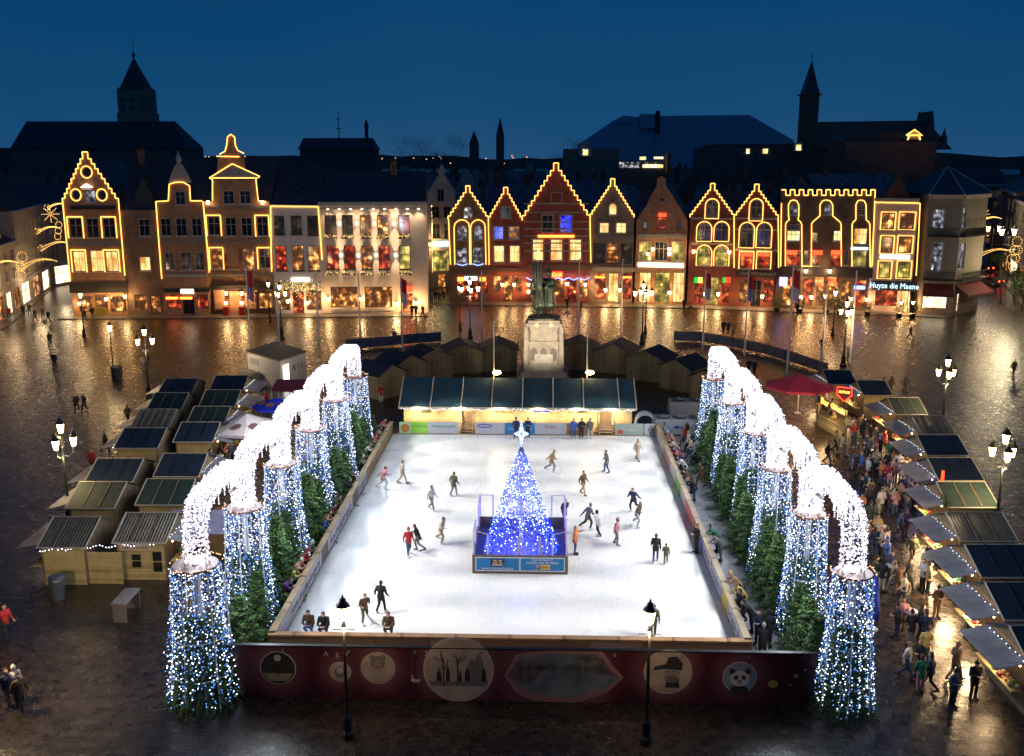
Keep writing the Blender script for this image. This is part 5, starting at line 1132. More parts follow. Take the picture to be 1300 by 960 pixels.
# arc of huts behind the monument seen from the back
def backhut(px,py,label,W=3.6,D=3.0,yaw=0,roof='b'):
    p=G(px,py,0); r=empty('market_hut',p,yaw,label,'market hut','huts in an arc behind the statue'); ze=2.2; zr=3.1
    # ridge runs away from the centre (local y), gable toward the viewer
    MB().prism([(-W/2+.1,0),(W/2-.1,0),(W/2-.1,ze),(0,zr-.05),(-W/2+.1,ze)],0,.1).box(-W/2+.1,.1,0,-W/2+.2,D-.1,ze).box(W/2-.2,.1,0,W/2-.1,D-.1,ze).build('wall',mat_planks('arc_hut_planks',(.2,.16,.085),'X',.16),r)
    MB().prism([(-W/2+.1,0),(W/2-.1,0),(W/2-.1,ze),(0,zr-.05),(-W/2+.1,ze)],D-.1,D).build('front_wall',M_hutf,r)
    rb=MB(); rb.slab([(-W/2-.1,-.25,ze-.03),(0,-.25,zr),(0,D+.3,zr),(-W/2-.1,D+.3,ze-.03)],.05 *-1); rb.slab([(0.004,-.25,zr),(W/2+.1,-.25,ze-.03),(W/2+.1,D+.3,ze-.03),(0.004,D+.3,zr)],-.05); rb.build('roof',M_hutroof[roof],r)
    MB().box(-.5,-.03,0,.5,-.002,1.95).build('door',M_hutw,r)
    MB().box(-W/2-.12,-.27,ze-.1,-W/2-.02,D+.3,ze-.04).build('gutter',M_hedge,r)
    garland([(-W/2-.1+ (W+.2)*k/8,D+.35,ze-.05) for k in range(9)],r,step=.4,r=.05,wire=False)
    return r
arc=[(498,504,'lowest dark-roofed hut of the arc, beside the hut-side light posts',.9),(522,490,'second hut of the arc, with its plank back toward the rink',.75),(552,482,'third hut of the arc, before the line of barrier panels',.5),(590,474,'long hut of the arc just beside the lit yellow flagpole',.2),(632,472,'hut of the arc touching the statue pedestal on its flagpole side',.05),
     (733,470,'hut of the arc directly beside the pedestal on the chiller side',-.1),(778,474,'hut of the arc under the four-lantern street lamp',-.3),(818,484,'wide plank-backed hut of the arc above the chillers',-.5),(856,496,'plank hut of the arc between the chillers and the light posts',-.7),(893,512,'last hut of the arc, half behind a light post',-.9)]
for px,py,lb,yw in arc: backhut(px,py,lb,yaw=yw,W=4.2 if abs(yw)<.6 else 3.6,D=3.4)
# ------------------------------------------------------------------ monument
mo=empty('monument',G(690,478),0,'grey green bronze statue of two men on a tall floodlit stone pedestal','statue'); Ym=mo.location.y
def mz(py): return P(690,py,Ym).z
ztop=mz(404)
wp=(P(712,440,Ym).x-P(668,440,Ym).x)/2
M_ped=mat_plain('floodlit_stone',(.42,.36,.3),.85,var=.25,scale=1.5,bump=.5)
pb=MB(); 
for z0,z1,s in ((0,.5,wp*1.45),(.5,.9,wp*1.3),(.9,1.6,wp*1.12),(1.6,ztop*.62,wp*.98),(ztop*.62,ztop*.66,wp*1.08),(ztop*.66,ztop*.9,wp*.86),(ztop*.9,ztop*.95,wp*1.0),(ztop*.95,ztop,wp*.9)): pb.box(-s,-s,z0,s,s,z1-.003)
pb.build('pedestal',M_ped,mo)
for sx in (-1,1):
    for sy in (-1,1):
        x,y=sx*wp*.98,sy*wp*.98; MB().lathe([(.32,0),(.28,ztop*.3),(.34,ztop*.32),(.25,ztop*.34),(.22,ztop*.58),(.3,ztop*.6),(.05,ztop*.72)],8,(x,y,1.2)).build('corner_buttress',M_ped,mo)
for k in (-1,0,1):
    MB().prism([(k*wp*.55-.32,2.0),(k*wp*.55+.32,2.0)]+[(k*wp*.55+.32*math.cos(PI*i/6),ztop*.48+.4*math.sin(PI*i/6)) for i in range(7)],-wp*1.0,-wp*.985).build('niche',mat_plain('niche_shadow_stone',(.2,.17,.15),.9),mo)  # flat niche panels, recess shade put into their darker stone colour
MB().box(-.9,-wp*1.03,ztop*.3,.9,-wp*1.0,ztop*.44).build('inscription_slab',mat_plain('pale_slab',(.55,.5,.45),.7),mo)
# --- people engine: capsules fused by a voxel remesh
def capsule(mb,a,b,ra,rb,n=10):
    a=Vector(a);b=Vector(b); d=b-a; L=d.length
    if L<1e-5: mb.ball(a,ra,n,6); return
    z=d.normalized(); u=z.cross(Vector((0,0,1)) if abs(z.z)<.9 else Vector((0,1,0))).normalized(); w=z.cross(u)
    prof=[]
    for i in range(4): t=-PI/2+PI/2*i/4; prof.append((ra*math.cos(t)+1e-4,ra*math.sin(t)))
    prof.append((ra,0)); prof.append((rb,L))
    for i in range(1,5): t=PI/2*i/4; prof.append((rb*math.cos(t)+1e-4,L+rb*math.sin(t)))
    b0=len(mb.v)
    for r,h in prof:
        for k in range(n):
            t=2*PI*k/n; mb.v.append(tuple(a+z*h+(u*math.cos(t)+w*math.sin(t))*r))
    m=len(prof)
    for i in range(m-1):
        for k in range(n): mb.f.append((b0+i*n+(k+1)%n,b0+i*n+k,b0+(i+1)*n+k,b0+(i+1)*n+(k+1)%n)[::-1]); mb.mi.append(0)
    mb.f.append(tuple(b0+k for k in range(n))[::-1]); mb.mi.append(0); mb.f.append(tuple(b0+(m-1)*n+k for k in range(n))); mb.mi.append(0)
def fuse(mb,name,vox,mat,smooth=True,deci=None):
    import bmesh
    me=bpy.data.meshes.new('t'); me.from_pydata(mb.v,[],mb.f); bm=bmesh.new(); bm.from_mesh(me); bmesh.ops.recalc_face_normals(bm,faces=bm.faces); bm.to_mesh(me); bm.free()
    o=bpy.data.objects.new('t',me); COL.objects.link(o); md=o.modifiers.new('r','REMESH'); md.mode='VOXEL'; md.voxel_size=vox
    sm=o.modifiers.new('s','SMOOTH'); sm.factor=.5; sm.iterations=2
    if deci: dm=o.modifiers.new('d','DECIMATE'); dm.ratio=deci
    out=bpy.data.meshes.new_from_object(o.evaluated_get(bpy.context.evaluated_depsgraph_get())); bpy.data.objects.remove(o); out.name=name
    out.materials.clear(); out.materials.append(mat)
    out.polygons.foreach_set('use_smooth',[True]*len(out.polygons)); return out
def pose(kind):
    """joints of a 1.74 m figure facing -y"""
    V=Vector; J=dict(pel=V((0,0,.95)),chest=V((0,.0,1.28)),neck=V((0,0,1.46)),head=V((0,-.02,1.62)))
    for s,n in ((-1,'L'),(1,'R')):
        J['sh'+n]=V((s*.19,0,1.40)); J['el'+n]=V((s*.25,.03,1.12)); J['wr'+n]=V((s*.26,-.05,.88)); J['hip'+n]=V((s*.095,0,.93)); J['kn'+n]=V((s*.1,-.02,.5)); J['an'+n]=V((s*.11,.02,.09)); J['toe'+n]=V((s*.13,-.17,.04))
    up=['chest','neck','head','shL','shR','elL','elR','wrL','wrR']
    def tilt(names,c,axis,ang):
        M=Matrix.Rotation(ang,3,axis)
        for n in names: J[n]=M@(J[n]-c)+c
    if kind=='walk':
        J['knL']+=V((0,-.16,.02)); J['anL']+=V((0,-.30,.0)); J['toeL']+=V((0,-.30,.03)); J['knR']+=V((0,.05,0)); J['anR']+=V((0,.30,.06)); J['toeR']+=V((0,.28,.0))
        J['elL']+=V((0,.1,0)); J['wrL']+=V((0,.16,.03)); J['elR']+=V((0,-.06,.02)); J['wrR']+=V((0,-.2,.1)); tilt(up,J['pel'],'X',.06)
    if kind=='hold':
        for s,n in ((-1,'L'),(1,'R')): J['el'+n]=V((s*.27,-.03,1.14)); J['wr'+n]=V((s*.1,-.27,1.16))
        tilt(['head'],J['neck'],'X',.25)
    if kind=='lean':
        tilt(up,J['pel'],'X',.62)
        for s,n in ((-1,'L'),(1,'R')): J['el'+n]=V((s*.27,-.42,1.15)); J['wr'+n]=V((s*.08,-.56,1.17))
        J['head']+=V((0,-.04,.05)); J['anL']+=V((0,.05,0)); J['toeL']+=V((0,.05,0))
    if kind=='skate':
        tilt(up,J['pel'],'X',.3); J['knL']+=V((-.03,-.2,.02)); J['anL']+=V((-.03,-.12,.03)); J['toeL']+=V((-.03,-.12,.03)); J['knR']+=V((.06,.06,.05)); J['anR']+=V((.16,.42,.2)); J['toeR']+=V((.2,.3,.12))
        J['elL']=V((-.30,-.16,1.12)); J['wrL']=V((-.24,-.38,1.12)); J['elR']=V((.31,.10,1.10)); J['wrR']=V((.36,.26,.95))
    if kind=='glide':
        tilt(up,J['pel'],'X',.12); J['elL']=V((-.31,.02,1.13)); J['wrL']=V((-.38,-.12,.94)); J['elR']=V((.31,.0,1.13)); J['wrR']=V((.37,-.14,.95)); J['anL']+=V((-.08,-.1,.03)); J['toeL']+=V((-.1,-.1,.03)); J['knL']+=V((-.04,-.08,0)); J['anR']+=V((.08,.1,.03)); J['toeR']+=V((.1,.1,.03))
    if kind=='crouch':
        d=V((0,0,-.42))
        for n in up+['pel','hipL','hipR']: J[n]+=d+V((0,.12,0))
        for s,n in ((-1,'L'),(1,'R')): J['kn'+n]=V((s*.16,-.28,.48)); J['wr'+n]=V((s*.12,-.32,.62)); J['el'+n]=V((s*.26,-.08,.76))
        tilt(up,J['pel'],'X',.35)
        for s,n in ((-1,'L'),(1,'R')): J['wr'+n]=V((s*.1,-.42,.7))
    if kind=='point':
        J['elR']=V((.3,-.2,1.33)); J['wrR']=V((.25,-.45,1.42)); J['elL']+=V((-.03,.03,0)); 
    return J
def hand(mb,w,e,s,curl=.5):
    d=(w-e).normalized(); side=d.cross(Vector((0,0,1))); 
    if side.length<.2: side=d.cross(Vector((0,1,0)))
    side.normalize(); nrm=side.cross(d).normalized(); p=w+d*.045; capsule(mb,w,p+d*.03,.028,.036,8); capsule(mb,p-side*.018,p+side*.018+d*.02,.022,.022,6)
    for k,L in enumerate((.062,.075,.07,.055)):
        o=p+d*.035+side*(k-1.5)*.021; m=o+d*L*.55-nrm*L*.2*curl; capsule(mb,o,m,.0105,.0095,6); capsule(mb,m,m+d*L*.4-nrm*L*.5*curl,.0095,.0085,6)
    t=w+d*.02-side*.03; m=t-side*.025+d*.03-nrm*.01; capsule(mb,t,m,.013,.011,6); capsule(mb,m,m+d*.028-nrm*.01,.011,.009,6)
M_skin=mat_plain('skin',(.5,.32,.24),.6,var=.08)
PM={}
def person_meshes(kind):
    if kind in PM: return PM[kind]
    J=pose(kind); b=MB()
    T=(J['neck']-J['pel']).normalized()
    capsule(b,J['pel'],J['chest'],.125,.135); capsule(b,J['chest']+Vector((-.06,0,.0)),J['chest']+Vector((.06,0,0)),.12,.12); capsule(b,J['shL'],J['shR'],.062,.062); capsule(b,J['chest'],J['neck'],.09,.06); capsule(b,J['neck']-T*.03,J['head'],.055,.05)
    h=J['head']; capsule(b,h+Vector((0,.012,.03)),h+Vector((0,-.005,-.035)),.092,.075,14); capsule(b,h+Vector((0,-.05,-.06)),h+Vector((0,-.06,-.07)),.045,.035)
    capsule(b,h+Vector((0,-.085,.015)),h+Vector((0,-.112,-.02)),.012,.017,6)
    for s in (-1,1): capsule(b,h+Vector((s*.087,.0,.015)),h+Vector((s*.09,.008,-.02)),.014,.011,6); capsule(b,h+Vector((s*.02,-.083,.028)),h+Vector((s*.045,-.078,.03)),.013,.011,6)
    capsule(b,h+Vector((-.018,-.093,-.05)),h+Vector((.018,-.093,-.05)),.009,.009,6)
    for n in 'LR':
        capsule(b,J['sh'+n],J['el'+n],.05,.04); capsule(b,J['el'+n],J['wr'+n],.04,.027); hand(b,J['wr'+n],J['el'+n],1)
        capsule(b,J['hip'+n],J['kn'+n],.085,.055); capsule(b,J['kn'+n],J['an'+n],.055,.038); capsule(b,J['an'+n],J['an'+n]+Vector((0,.04,-.04)),.04,.035); capsule(b,J['an'+n]+Vector((0,0,-.04)),J['toe'+n],.04,.032)
    body=fuse(b,'person',.0135,M_skin,deci=.45)
    c=MB(); capsule(c,J['pel']+T*(-.1),J['chest'],.17,.165); capsule(c,J['pel']+Vector((-.05,0,-.12)),J['pel']+Vector((.05,0,-.12)),.15,.15); capsule(c,J['chest']+Vector((-.07,0,0)),J['chest']+Vector((.07,0,0)),.145,.145); capsule(c,J['shL'],J['shR'],.082,.082); capsule(c,J['chest'],J['neck']-T*.03,.12,.08)
    for n in 'LR':
        capsule(c,J['sh'+n],J['el'+n],.078,.064); e=J['wr'+n]-(J['wr'+n]-J['el'+n]).normalized()*.02; capsule(c,J['el'+n],e,.064,.048)
    col=MB(); capsule(c,J['neck']-T*.05,J['neck']+T*.0,.085,.072)
    coat=fuse(c,'coat',.028,M_skin)
    t=MB()
    for n in 'LR': capsule(t,J['hip'+n]+Vector((0,0,.02)),J['kn'+n],.108,.076); capsule(t,J['kn'+n],J['an'+n]+Vector((0,0,.04)),.076,.06)
    capsule(t,J['hipL'],J['hipR'],.11,.11); tr=fuse(t,'trousers',.028,M_skin)
    sh=MB()
    for n in 'LR': capsule(sh,J['an'+n],J['an'+n]+Vector((0,.045,-.045)),.052,.05); capsule(sh,J['an'+n]+Vector((0,0,-.03)),J['toe'+n]+Vector((0,-.01,0)),.052,.042)
    shoe=fuse(sh,'shoes',.02,M_skin)
    hm=MB(); capsule(hm,h+Vector((0,.03,.05)),h+Vector((0,.025,.01)),.098,.09,14); capsule(hm,h+Vector((0,.05,.0)),h+Vector((0,.055,-.06)),.08,.07); hair=fuse(hm,'hair',.018,M_skin)
    hm=MB(); capsule(hm,h+Vector((0,.012,.075)),h+Vector((0,.015,.05)),.094,.103,14); capsule(hm,h+Vector((0,.01,.185)),h+Vector((0,.01,.19)),.03,.03); hat=fuse(hm,'hat',.018,M_skin)
    PM[kind]=(body,coat,tr,shoe,hair,hat); return PM[kind]
CC={'black':(.015,.015,.018),'navy':(.02,.03,.08),'red':(.45,.03,.03),'white':(.6,.58,.55),'cream':(.55,.45,.32),'brown':(.12,.065,.035),'grey':(.16,.16,.17),'olive':(.08,.085,.035),'blue':(.06,.14,.4),'pink':(.55,.25,.25),'orange':(.6,.2,.05),'tan':(.38,.25,.13),'green':(.04,.2,.1),'yellow':(.6,.45,.12),'purple':(.12,.05,.18),'beige':(.42,.34,.25),'jeans':(.05,.08,.17)}
def cloth(c): return mat_plain('cloth_'+c,CC[c],.85,var=.2,scale=9)
HC={'dark':(.02,.013,.01),'fair':(.3,.19,.08),'grey':(.3,.29,.28),'auburn':(.12,.04,.02)}
def person(x,y,rz,kind,coat,tr,label,hair='dark',hat=None,s=1.0,z=0.0,group=None,shoes='black',cat='person'):
    M=person_meshes(kind)
    o=bpy.data.objects.new('person',M[0]); COL.objects.link(o); o.location=(x,y,z); o.rotation_euler=(0,0,rz); o.scale=(s,s,s); tag(o,label,cat,group)
    def ch(me,nm,mat):
        c=bpy.data.objects.new(nm,me); COL.objects.link(c); c.parent=o; c.material_slots[0].link='OBJECT'; c.material_slots[0].material=mat; return c
    ch(M[1],'coat',cloth(coat)); ch(M[2],'trousers',cloth(tr)); ch(M[3],'shoes',cloth(shoes))
    if hat: ch(M[5],'hat',cloth(hat))
    if not hat or hair in('fair','grey','auburn'): ch(M[4],'hair',mat_plain('hair_'+hair,HC[hair],.7,var=.2,scale=20))
    return o
# bronze figures on the pedestal
M_bronze=mat_plain('green_grey_bronze',(.06,.075,.06),.4,.6,var=.6,scale=3,bump=.4)
zs=mz(330)-ztop; sc_=zs*.72/1.74
for i,(dx,dy,rz,kd) in enumerate(((-.55,0,.25,'point'),(.5,.25,-.5,'hold'))):
    J=pose(kd); b=MB()
    capsule(b,J['pel'],J['chest'],.16,.17); capsule(b,J['shL'],J['shR'],.09,.09); capsule(b,J['chest'],J['neck'],.12,.07); capsule(b,J['neck'],J['head'],.06,.06); capsule(b,J['head']+Vector((0,0,.03)),J['head']+Vector((0,0,-.03)),.1,.08); capsule(b,J['head']+Vector((0,0,.09)),J['head']+Vector((0,0,.1)),.15,.13)
    capsule(b,J['pel']+Vector((0,0,.05)),J['pel']+Vector((0,.02,-.42)),.18,.27)
    for n in 'LR':
        capsule(b,J['sh'+n],J['el'+n],.085,.06); capsule(b,J['el'+n],J['wr'+n],.06,.04); capsule(b,J['wr'+n],J['wr'+n]+Vector((0,-.06,0)),.04,.035); capsule(b,J['hip'+n],J['kn'+n],.1,.07); capsule(b,J['kn'+n],J['an'+n],.07,.05); capsule(b,J['an'+n],J['toe'+n],.05,.04)
    for k in range(9): a=random.uniform(0,6); capsule(b,J['chest']+Vector((.15*math.cos(a),.14*math.sin(a),.05)),J['pel']+Vector((.26*math.cos(a+.2),.24*math.sin(a+.2),-.5)),.03,.05)
    me=fuse(b,'bronze_figure',.03,M_bronze); o=bpy.data.objects.new('bronze_figure',me); COL.objects.link(o); o.parent=mo; o.location=(dx,dy,ztop); o.rotation_euler=(0,0,rz); o.scale=(sc_*1.05,sc_*1.05,sc_*1.12)
MB().tube([(-1.15,-.35,ztop),(-.6,-.3,ztop+zs*.72),(-.35,-.2,ztop+zs)],[.07,.06,.04],8).build('banner_staff',M_bronze,mo)
fb=MB(); 
for i in range(5): 
    for k in (0,): fb.tube([(-.95+i*.13,-.3+.07*(i%2),ztop+zs*.98-i*.1),(-.9+i*.15,-.25+.1*(i%2),ztop+zs*.6)],[.12,.2],7)
fb.build('banner_cloth',M_bronze,mo); MB().lathe([(wp*.95,0),(wp*.95,.18),(wp*.85,.25)],20,(0,0,ztop-.002)).build('bronze_plinth',M_bronze,mo)
mw=Vector(mo.location)
for sx in (-1,1): lamp('SPOT',mw+Vector((sx*5.2,-7.5,5.0)),2300,(1,.86,.62),.3,target=mw+Vector((0,0,ztop*.62)),spot=45,blend=.7)
for sx in (-.6,.6): lamp('SPOT',mw+Vector((sx*5,-8,5.2)),2600,(1,.86,.5),.3,target=mw+Vector((0,0,ztop+zs*.45)),spot=34,blend=.7)
for sx in (-.5,.5): 
    o=MB().ball((0,0,0),.16,8,6).build('pedestal_lamp',mat_emit('amber_ped_lamp',(1,.4,.1),8),mo); o.location=(sx*1.4,-wp*1.05,ztop*.93)
# ------------------------------------------------------------------ flood poles on the chalet ridge
for px,py,lb in ((627,478,'thin pole with a yellow lamp above the oval-logo advert, behind the chalet'),(745,478,'thin pole with a yellow lamp behind the chalet on the chiller side')):
    b=P(px,py,80.4); t_=P(px-2,408,80.4); r=empty('lamp_pole',b,0,lb,'lamp pole','lamp poles behind the chalet'); r.location.z=0
    MB().lathe([(.07,0),(.05,t_.z)],8).build('pole',colmat('yellowish_pole',(.6,.5,.3)),r); MB().lathe([(.1,0),(.35,.12),(.3,.3)],10,(.25,0,b.z+.15)).build('lamp_head',M_lampglass,r); lamp('POINT',(b.x+.2,81.6,b.z+1.2),260,(1,.75,.35),.2)
# ------------------------------------------------------------------ street lamps
def lantern_mesh(root,p,s=1.0):
    x,y,z=p; f=MB(); f.lathe([(.07*s,-.42*s),(.13*s,-.36*s),(.15*s,-.34*s)],6,p); 
    for k in range(6): a=2*PI*k/6; f.tube([(x+.14*s*math.cos(a),y+.14*s*math.sin(a),z-.34*s),(x+.24*s*math.cos(a),y+.24*s*math.sin(a),z+.2*s)],.014*s,4)
    f.lathe([(.27*s,.2*s),(.29*s,.24*s),(.16*s,.4*s),(.12*s,.42*s),(.13*s,.5*s),(.05*s,.56*s),(.02*s,.7*s)],8,p)
    o=f.build('lantern',M_iron,root); MB().lathe([(.12*s,-.33*s),(.225*s,.19*s)],8,p).build('lantern_glass',M_lampglass,o); return o
def single_lamp(px,py,h,label,power=300,s=1.0,at=None,post=True):
    b=at or G(px,py); r=empty('street_lamp',b,0,label,'street lamp','street lamps on the square')
    MB().lathe([(.24,0),(.24,.25),(.17,.35),(.17,.9),(.1,1.05),(.075,1.2),(.05,h-.7),(.09,h-.62),(.05,h-.5),(.05,h-.38)],10).build('pole',M_iron,r)
    MB().tube([(-.42,0,h-.75),(.42,0,h-.75)],.02,5).build('ladder_bar',M_iron,r)
    lantern_mesh(r,(0,0,h),s)
    lamp('POINT',Vector(b)+Vector((0,-.05,h-.62)),power,(1,.70,.36),.22); return r
def multi_lamp(px,py,h,n,label,power=300,s=1.0,spread=.62,a0=.4,top=True):
    b=G(px,py); r=empty('street_lamp',b,0,label,'street lamp','street lamps on the square')
    MB().lathe([(.34,0),(.34,.3),(.24,.4),(.22,1.1),(.14,1.3),(.09,1.5),(.07,h-.9),(.12,h-.8),(.06,h-.6),(.05,h-.1)],12).build('pole',M_iron,r)
    k_=n-1 if top else n
    if top: lantern_mesh(r,(0,0,h+.35),s)
    for k in range(k_):
        a=a0+2*PI*k/k_; x,y=spread*math.cos(a),spread*math.sin(a)
        MB().tube([(0,0,h-1.3),(x*.45,y*.45,h-1.45),(x*.9,y*.9,h-1.25),(x,y,h-.95)],.03,6).build('arm',M_iron,r); lantern_mesh(r,(x,y,h-.5),s)
    lamp('POINT',Vector(b)+Vector((0,-.1,h-1.6)),power,(1,.70,.36),.5); return r
single_lamp(145,481,5.2,'single-lantern street lamp with a dark bin at its foot on the empty square',300)
single_lamp(107,428,5.2,'street lamp before the brown stepped-gable house beside the street mouth',160)
multi_lamp(190,508,6.0,3,'three-lantern street lamp behind the outermost huts, near the kiosk end',450)
multi_lamp(90,672,6.0,4,'four-lantern street lamp beside the sixth and seventh outermost huts',520)
multi_lamp(597,430,6.6,5,'five-lantern candelabra lamp between the statue and the beige corner building',500,spread=1.0,a0=.2)
single_lamp(584,419,5.4,'slim single lamp post close beside the five-lantern candelabra',120)
multi_lamp(815,437,6.6,5,'five-lantern candelabra lamp behind the arc of huts on the other side of the statue',500,spread=1.0,a0=.2)
single_lamp(819,424,5.4,'slim single lamp post just behind the candelabra before the white-sign house',120)
multi_lamp(1070,466,6.4,4,'four-lantern street lamp between the flagpoles by the red umbrella',600)
single_lamp(1057,427,5.4,'single street lamp before the crenellated building',200)
multi_lamp(1194,560,6.0,4,'street lamp with clustered lanterns behind the green food hut',800)
multi_lamp(1262,690,6.0,4,'street lamp with clustered lanterns behind the eighth food hut',900)
multi_lamp(358,430,6.0,4,'four-lantern street lamp behind the white kiosk',420); single_lamp(343,410,5.2,'single street lamp before the garlanded doorway',120)
single_lamp(0,0,5.3,'black street lamp before the maroon hoarding, beside the moonlit medallion',0,.95,at=(P(436,790,34.2).x,34.2,0)); single_lamp(0,0,5.3,'black street lamp before the maroon hoarding, beside the lake picture and cap portrait',0,.95,at=(P(825,790,34.2).x,34.2,0))
lamp('POINT',(P(436,790,34.2).x,34.1,4.5),260,(1,.72,.4),.2); lamp('POINT',(P(825,790,34.2).x,34.1,4.5),260,(1,.72,.4),.2)
single_lamp(0,0,5.4,'unseen street lamp added to light the bare paving before the plank huts',1900,at=(-22.6,35.6,0))  # out-of-view lamp added to light the near paving and hut fronts
lamp('POINT',(-18.6,66.6,4.4),420,(1,.9,.85),.4)  # added light without a fixture, brightens the white parasol
# bin by the lamp
def bin_(p,label,mat,h=1.0,r_=.3,grp=None):
    r=empty('litter_bin',p,0,label,'bin',grp); MB().lathe([(r_*.85,0),(r_,h*.85),(r_*1.05,h*.88),(r_*.95,h)],12).build('container',mat,r); MB().lathe([(r_*1.1,h),(r_*.8,h*1.1),(.05,h*1.14)],12).build('lid',mat,r); return r
M_bin=mat_plain('dark_bin_plastic',(.03,.04,.045),.5); M_binm=mat_plain('galvanised_bin',(.12,.14,.16),.4,.4)
bin_(G(149,482),'squat dark bin at the foot of the lone street lamp',M_bin,1.3,.55)
bin_(G(74,760),'galvanised bin before the seventh outermost hut',M_binm,1.15,.38); bin_(G(883,582),'green round bin beside the back adverts and the fir trees',colmat('bin_green',(.03,.2,.09)),1.0,.32)
# ------------------------------------------------------------------ flagpoles
M_pole=mat_plain('pale_flagpole',(.7,.66,.62),.45,var=.06); M_fred=mat_plain('flag_red_cloth',(.6,.05,.06),.8); M_fwh=mat_plain('flag_white_cloth',(.7,.6,.66),.8); M_fbl=mat_plain('flag_violet_cloth',(.4,.28,.5),.8)
fp=[(319,458,341,1,'the white kiosk and tall brick house'),(355,443,362,0,'the kiosk roof'),(405,437,345,0,'the plain white house'),(458,442,345,0,'the beige building windows'),(511,446,352,1,'the beige building doorway'),
    (612,442,345,0,'the arched dark brick house'),(734,440,330,0,'the broad red house'),(788,436,330,0,'the grey brown gable'),(892,444,345,1,'the five-arched red house'),(945,452,345,1,'the café fascia'),(999,474,340,1,'the crenellated front'),(1043,465,362,0,'the red lit signboxes'),(1079,462,345,0,'the red-roofed pink house')]
for i,(px,py,pt,fl,wh) in enumerate(fp):
    b=G(px,py); top=P(px,pt,b.y).z; r=empty('flagpole',b,0,'tall pale flagpole standing in line before '+wh,'flagpole','flagpoles round the market'); MB().lathe([(.12,0),(.095,top*.5),(.07,top),(.09,top+.04),(.02,top+.16)],8).build('pole',M_pole,r)
    if fl:
        mb=MB(); n=7; Wf=1.1; Hf=min(3.2,top*.33)
        for c_,(z0,z1) in enumerate(((0,.55),(.55,1))):
            mb.cur=c_
            for k in range(n):
                x0=.06+Wf*.55*k/n; x1=.06+Wf*.55*(k+1)/n; y0=.14*math.sin(k*1.9+i); y1=.14*math.sin((k+1)*1.9+i)
                mb.add([(x0,y0,top-.1-z0*Hf-.3*k/n),(x1,y1,top-.1-z0*Hf-.3*(k+1)/n),(x1,y1,top-.1-z1*Hf-.3*(k+1)/n),(x0,y0,top-.1-z1*Hf-.3*k/n)],[(0,1,2,3)])
        mb.build('flag',[M_fred,M_fwh if i%3 else M_fbl],r)
# ------------------------------------------------------------------ barrier panels round the market back
def fence_run(pts,label,h=1.15,mat=None):
    pts=[G(*p) for p in pts]; r=empty('barrier_fence',pts[0],0,label,'fence'); o=pts[0]
    mb=MB(); pb=MB(); ra=MB()
    for i in range(len(pts)-1):
        a=pts[i]-o; b=pts[i+1]-o; d=(b-a).normalized(); n=Vector((-d.y,d.x,0))*.03
        mb.hexa([a-n+Vector((0,0,.08)),b-n+Vector((0,0,.08)),b+n+Vector((0,0,.08)),a+n+Vector((0,0,.08)),a-n+Vector((0,0,h)),b-n+Vector((0,0,h)),b+n+Vector((0,0,h)),a+n+Vector((0,0,h))])
        m=max(1,int((b-a).length/1.8))
        for k in range(m): p=a.lerp(b,k/m); pb.box(p.x-.04,p.y-.07,0,p.x+.04,p.y+.07,h+.05)
        ra.tube([a+Vector((0,0,h+.04)),b+Vector((0,0,h+.04))],.04,5)
    mb.build('panel',mat or mat_plain('dull_blue_panel',(.06,.09,.16),.6,var=.4,scale=1),r); pb.build('post',M_iron,r); ra.build('rail',colmat('barrier_rail',(.4,.25,.15)),r); return r
fence_run([(440,444),(470,442),(500,439),(530,436),(560,434)],'low blue panel barrier behind the arc of huts on the beige building side')
fence_run([(856,433),(890,434),(930,441),(970,450),(1010,462),(1050,476)],'low barrier with an orange rail curving round to the food huts')
# ------------------------------------------------------------------ white kiosk
kc=[G(316,484),G(357,497),G(389,484),G(352,470)]
kt=2.9; kb=empty('kiosk',kc[0],0,'white container kiosk with a grey roof and a glowing doorway behind the inner huts','kiosk'); o=kc[0]
mb=MB(); mb.hexa([p-o for p in kc]+[p-o+Vector((0,0,kt)) for p in kc]); mb.build('body',mat_plain('kiosk_white_panel',(.5,.46,.4),.5,var=.12,scale=1.5),kb)
cen=sum((p-o for p in kc),Vector())/4
MB().hexa([(p-o-cen)*1.06+cen+Vector((0,0,kt+.005)) for p in kc]+[(p-o-cen)*1.06+cen+Vector((0,0,kt+.14)) for p in kc]).build('roof',mat_plain('kiosk_roof',(.16,.14,.08),.6,var=.3),kb)
a=kc[1]-o;b=kc[2]-o; d=(b-a).normalized(); n=Vector((d.y,-d.x,0))
def onface(a,d,n,s0,s1,z0,z1,t0,t1): return [a+d*s0+n*t0+Vector((0,0,z0)),a+d*s1+n*t0+Vector((0,0,z0)),a+d*s1+n*t1+Vector((0,0,z0)),a+d*s0+n*t1+Vector((0,0,z0)),a+d*s0+n*t0+Vector((0,0,z1)),a+d*s1+n*t0+Vector((0,0,z1)),a+d*s1+n*t1+Vector((0,0,z1)),a+d*s0+n*t1+Vector((0,0,z1))]
MB().hexa(onface(a,d,n,.5,1.5,.1,2.4,.0,.03)).build('door',mat_emit('open_lit_doorway',(1,.97,.85),2.6),kb)
for s_,w_ in ((2.2,.5),(3.1,.25),(3.7,.25)): MB().hexa(onface(a,d,n,s_,s_+w_,1.5,2.1,.0,.03)).build('notice',colmat('kiosk_notice',(.2,.2,.19)),kb)
a2=kc[0]-o; d2=(kc[1]-kc[0]).normalized(); n2=Vector((d2.y,-d2.x,0)); MB().hexa(onface(a2,d2,n2,.5,2.2,1.9,2.5,.0,.03)).build('sign',colmat('kiosk_sign',(.3,.27,.25)),kb)
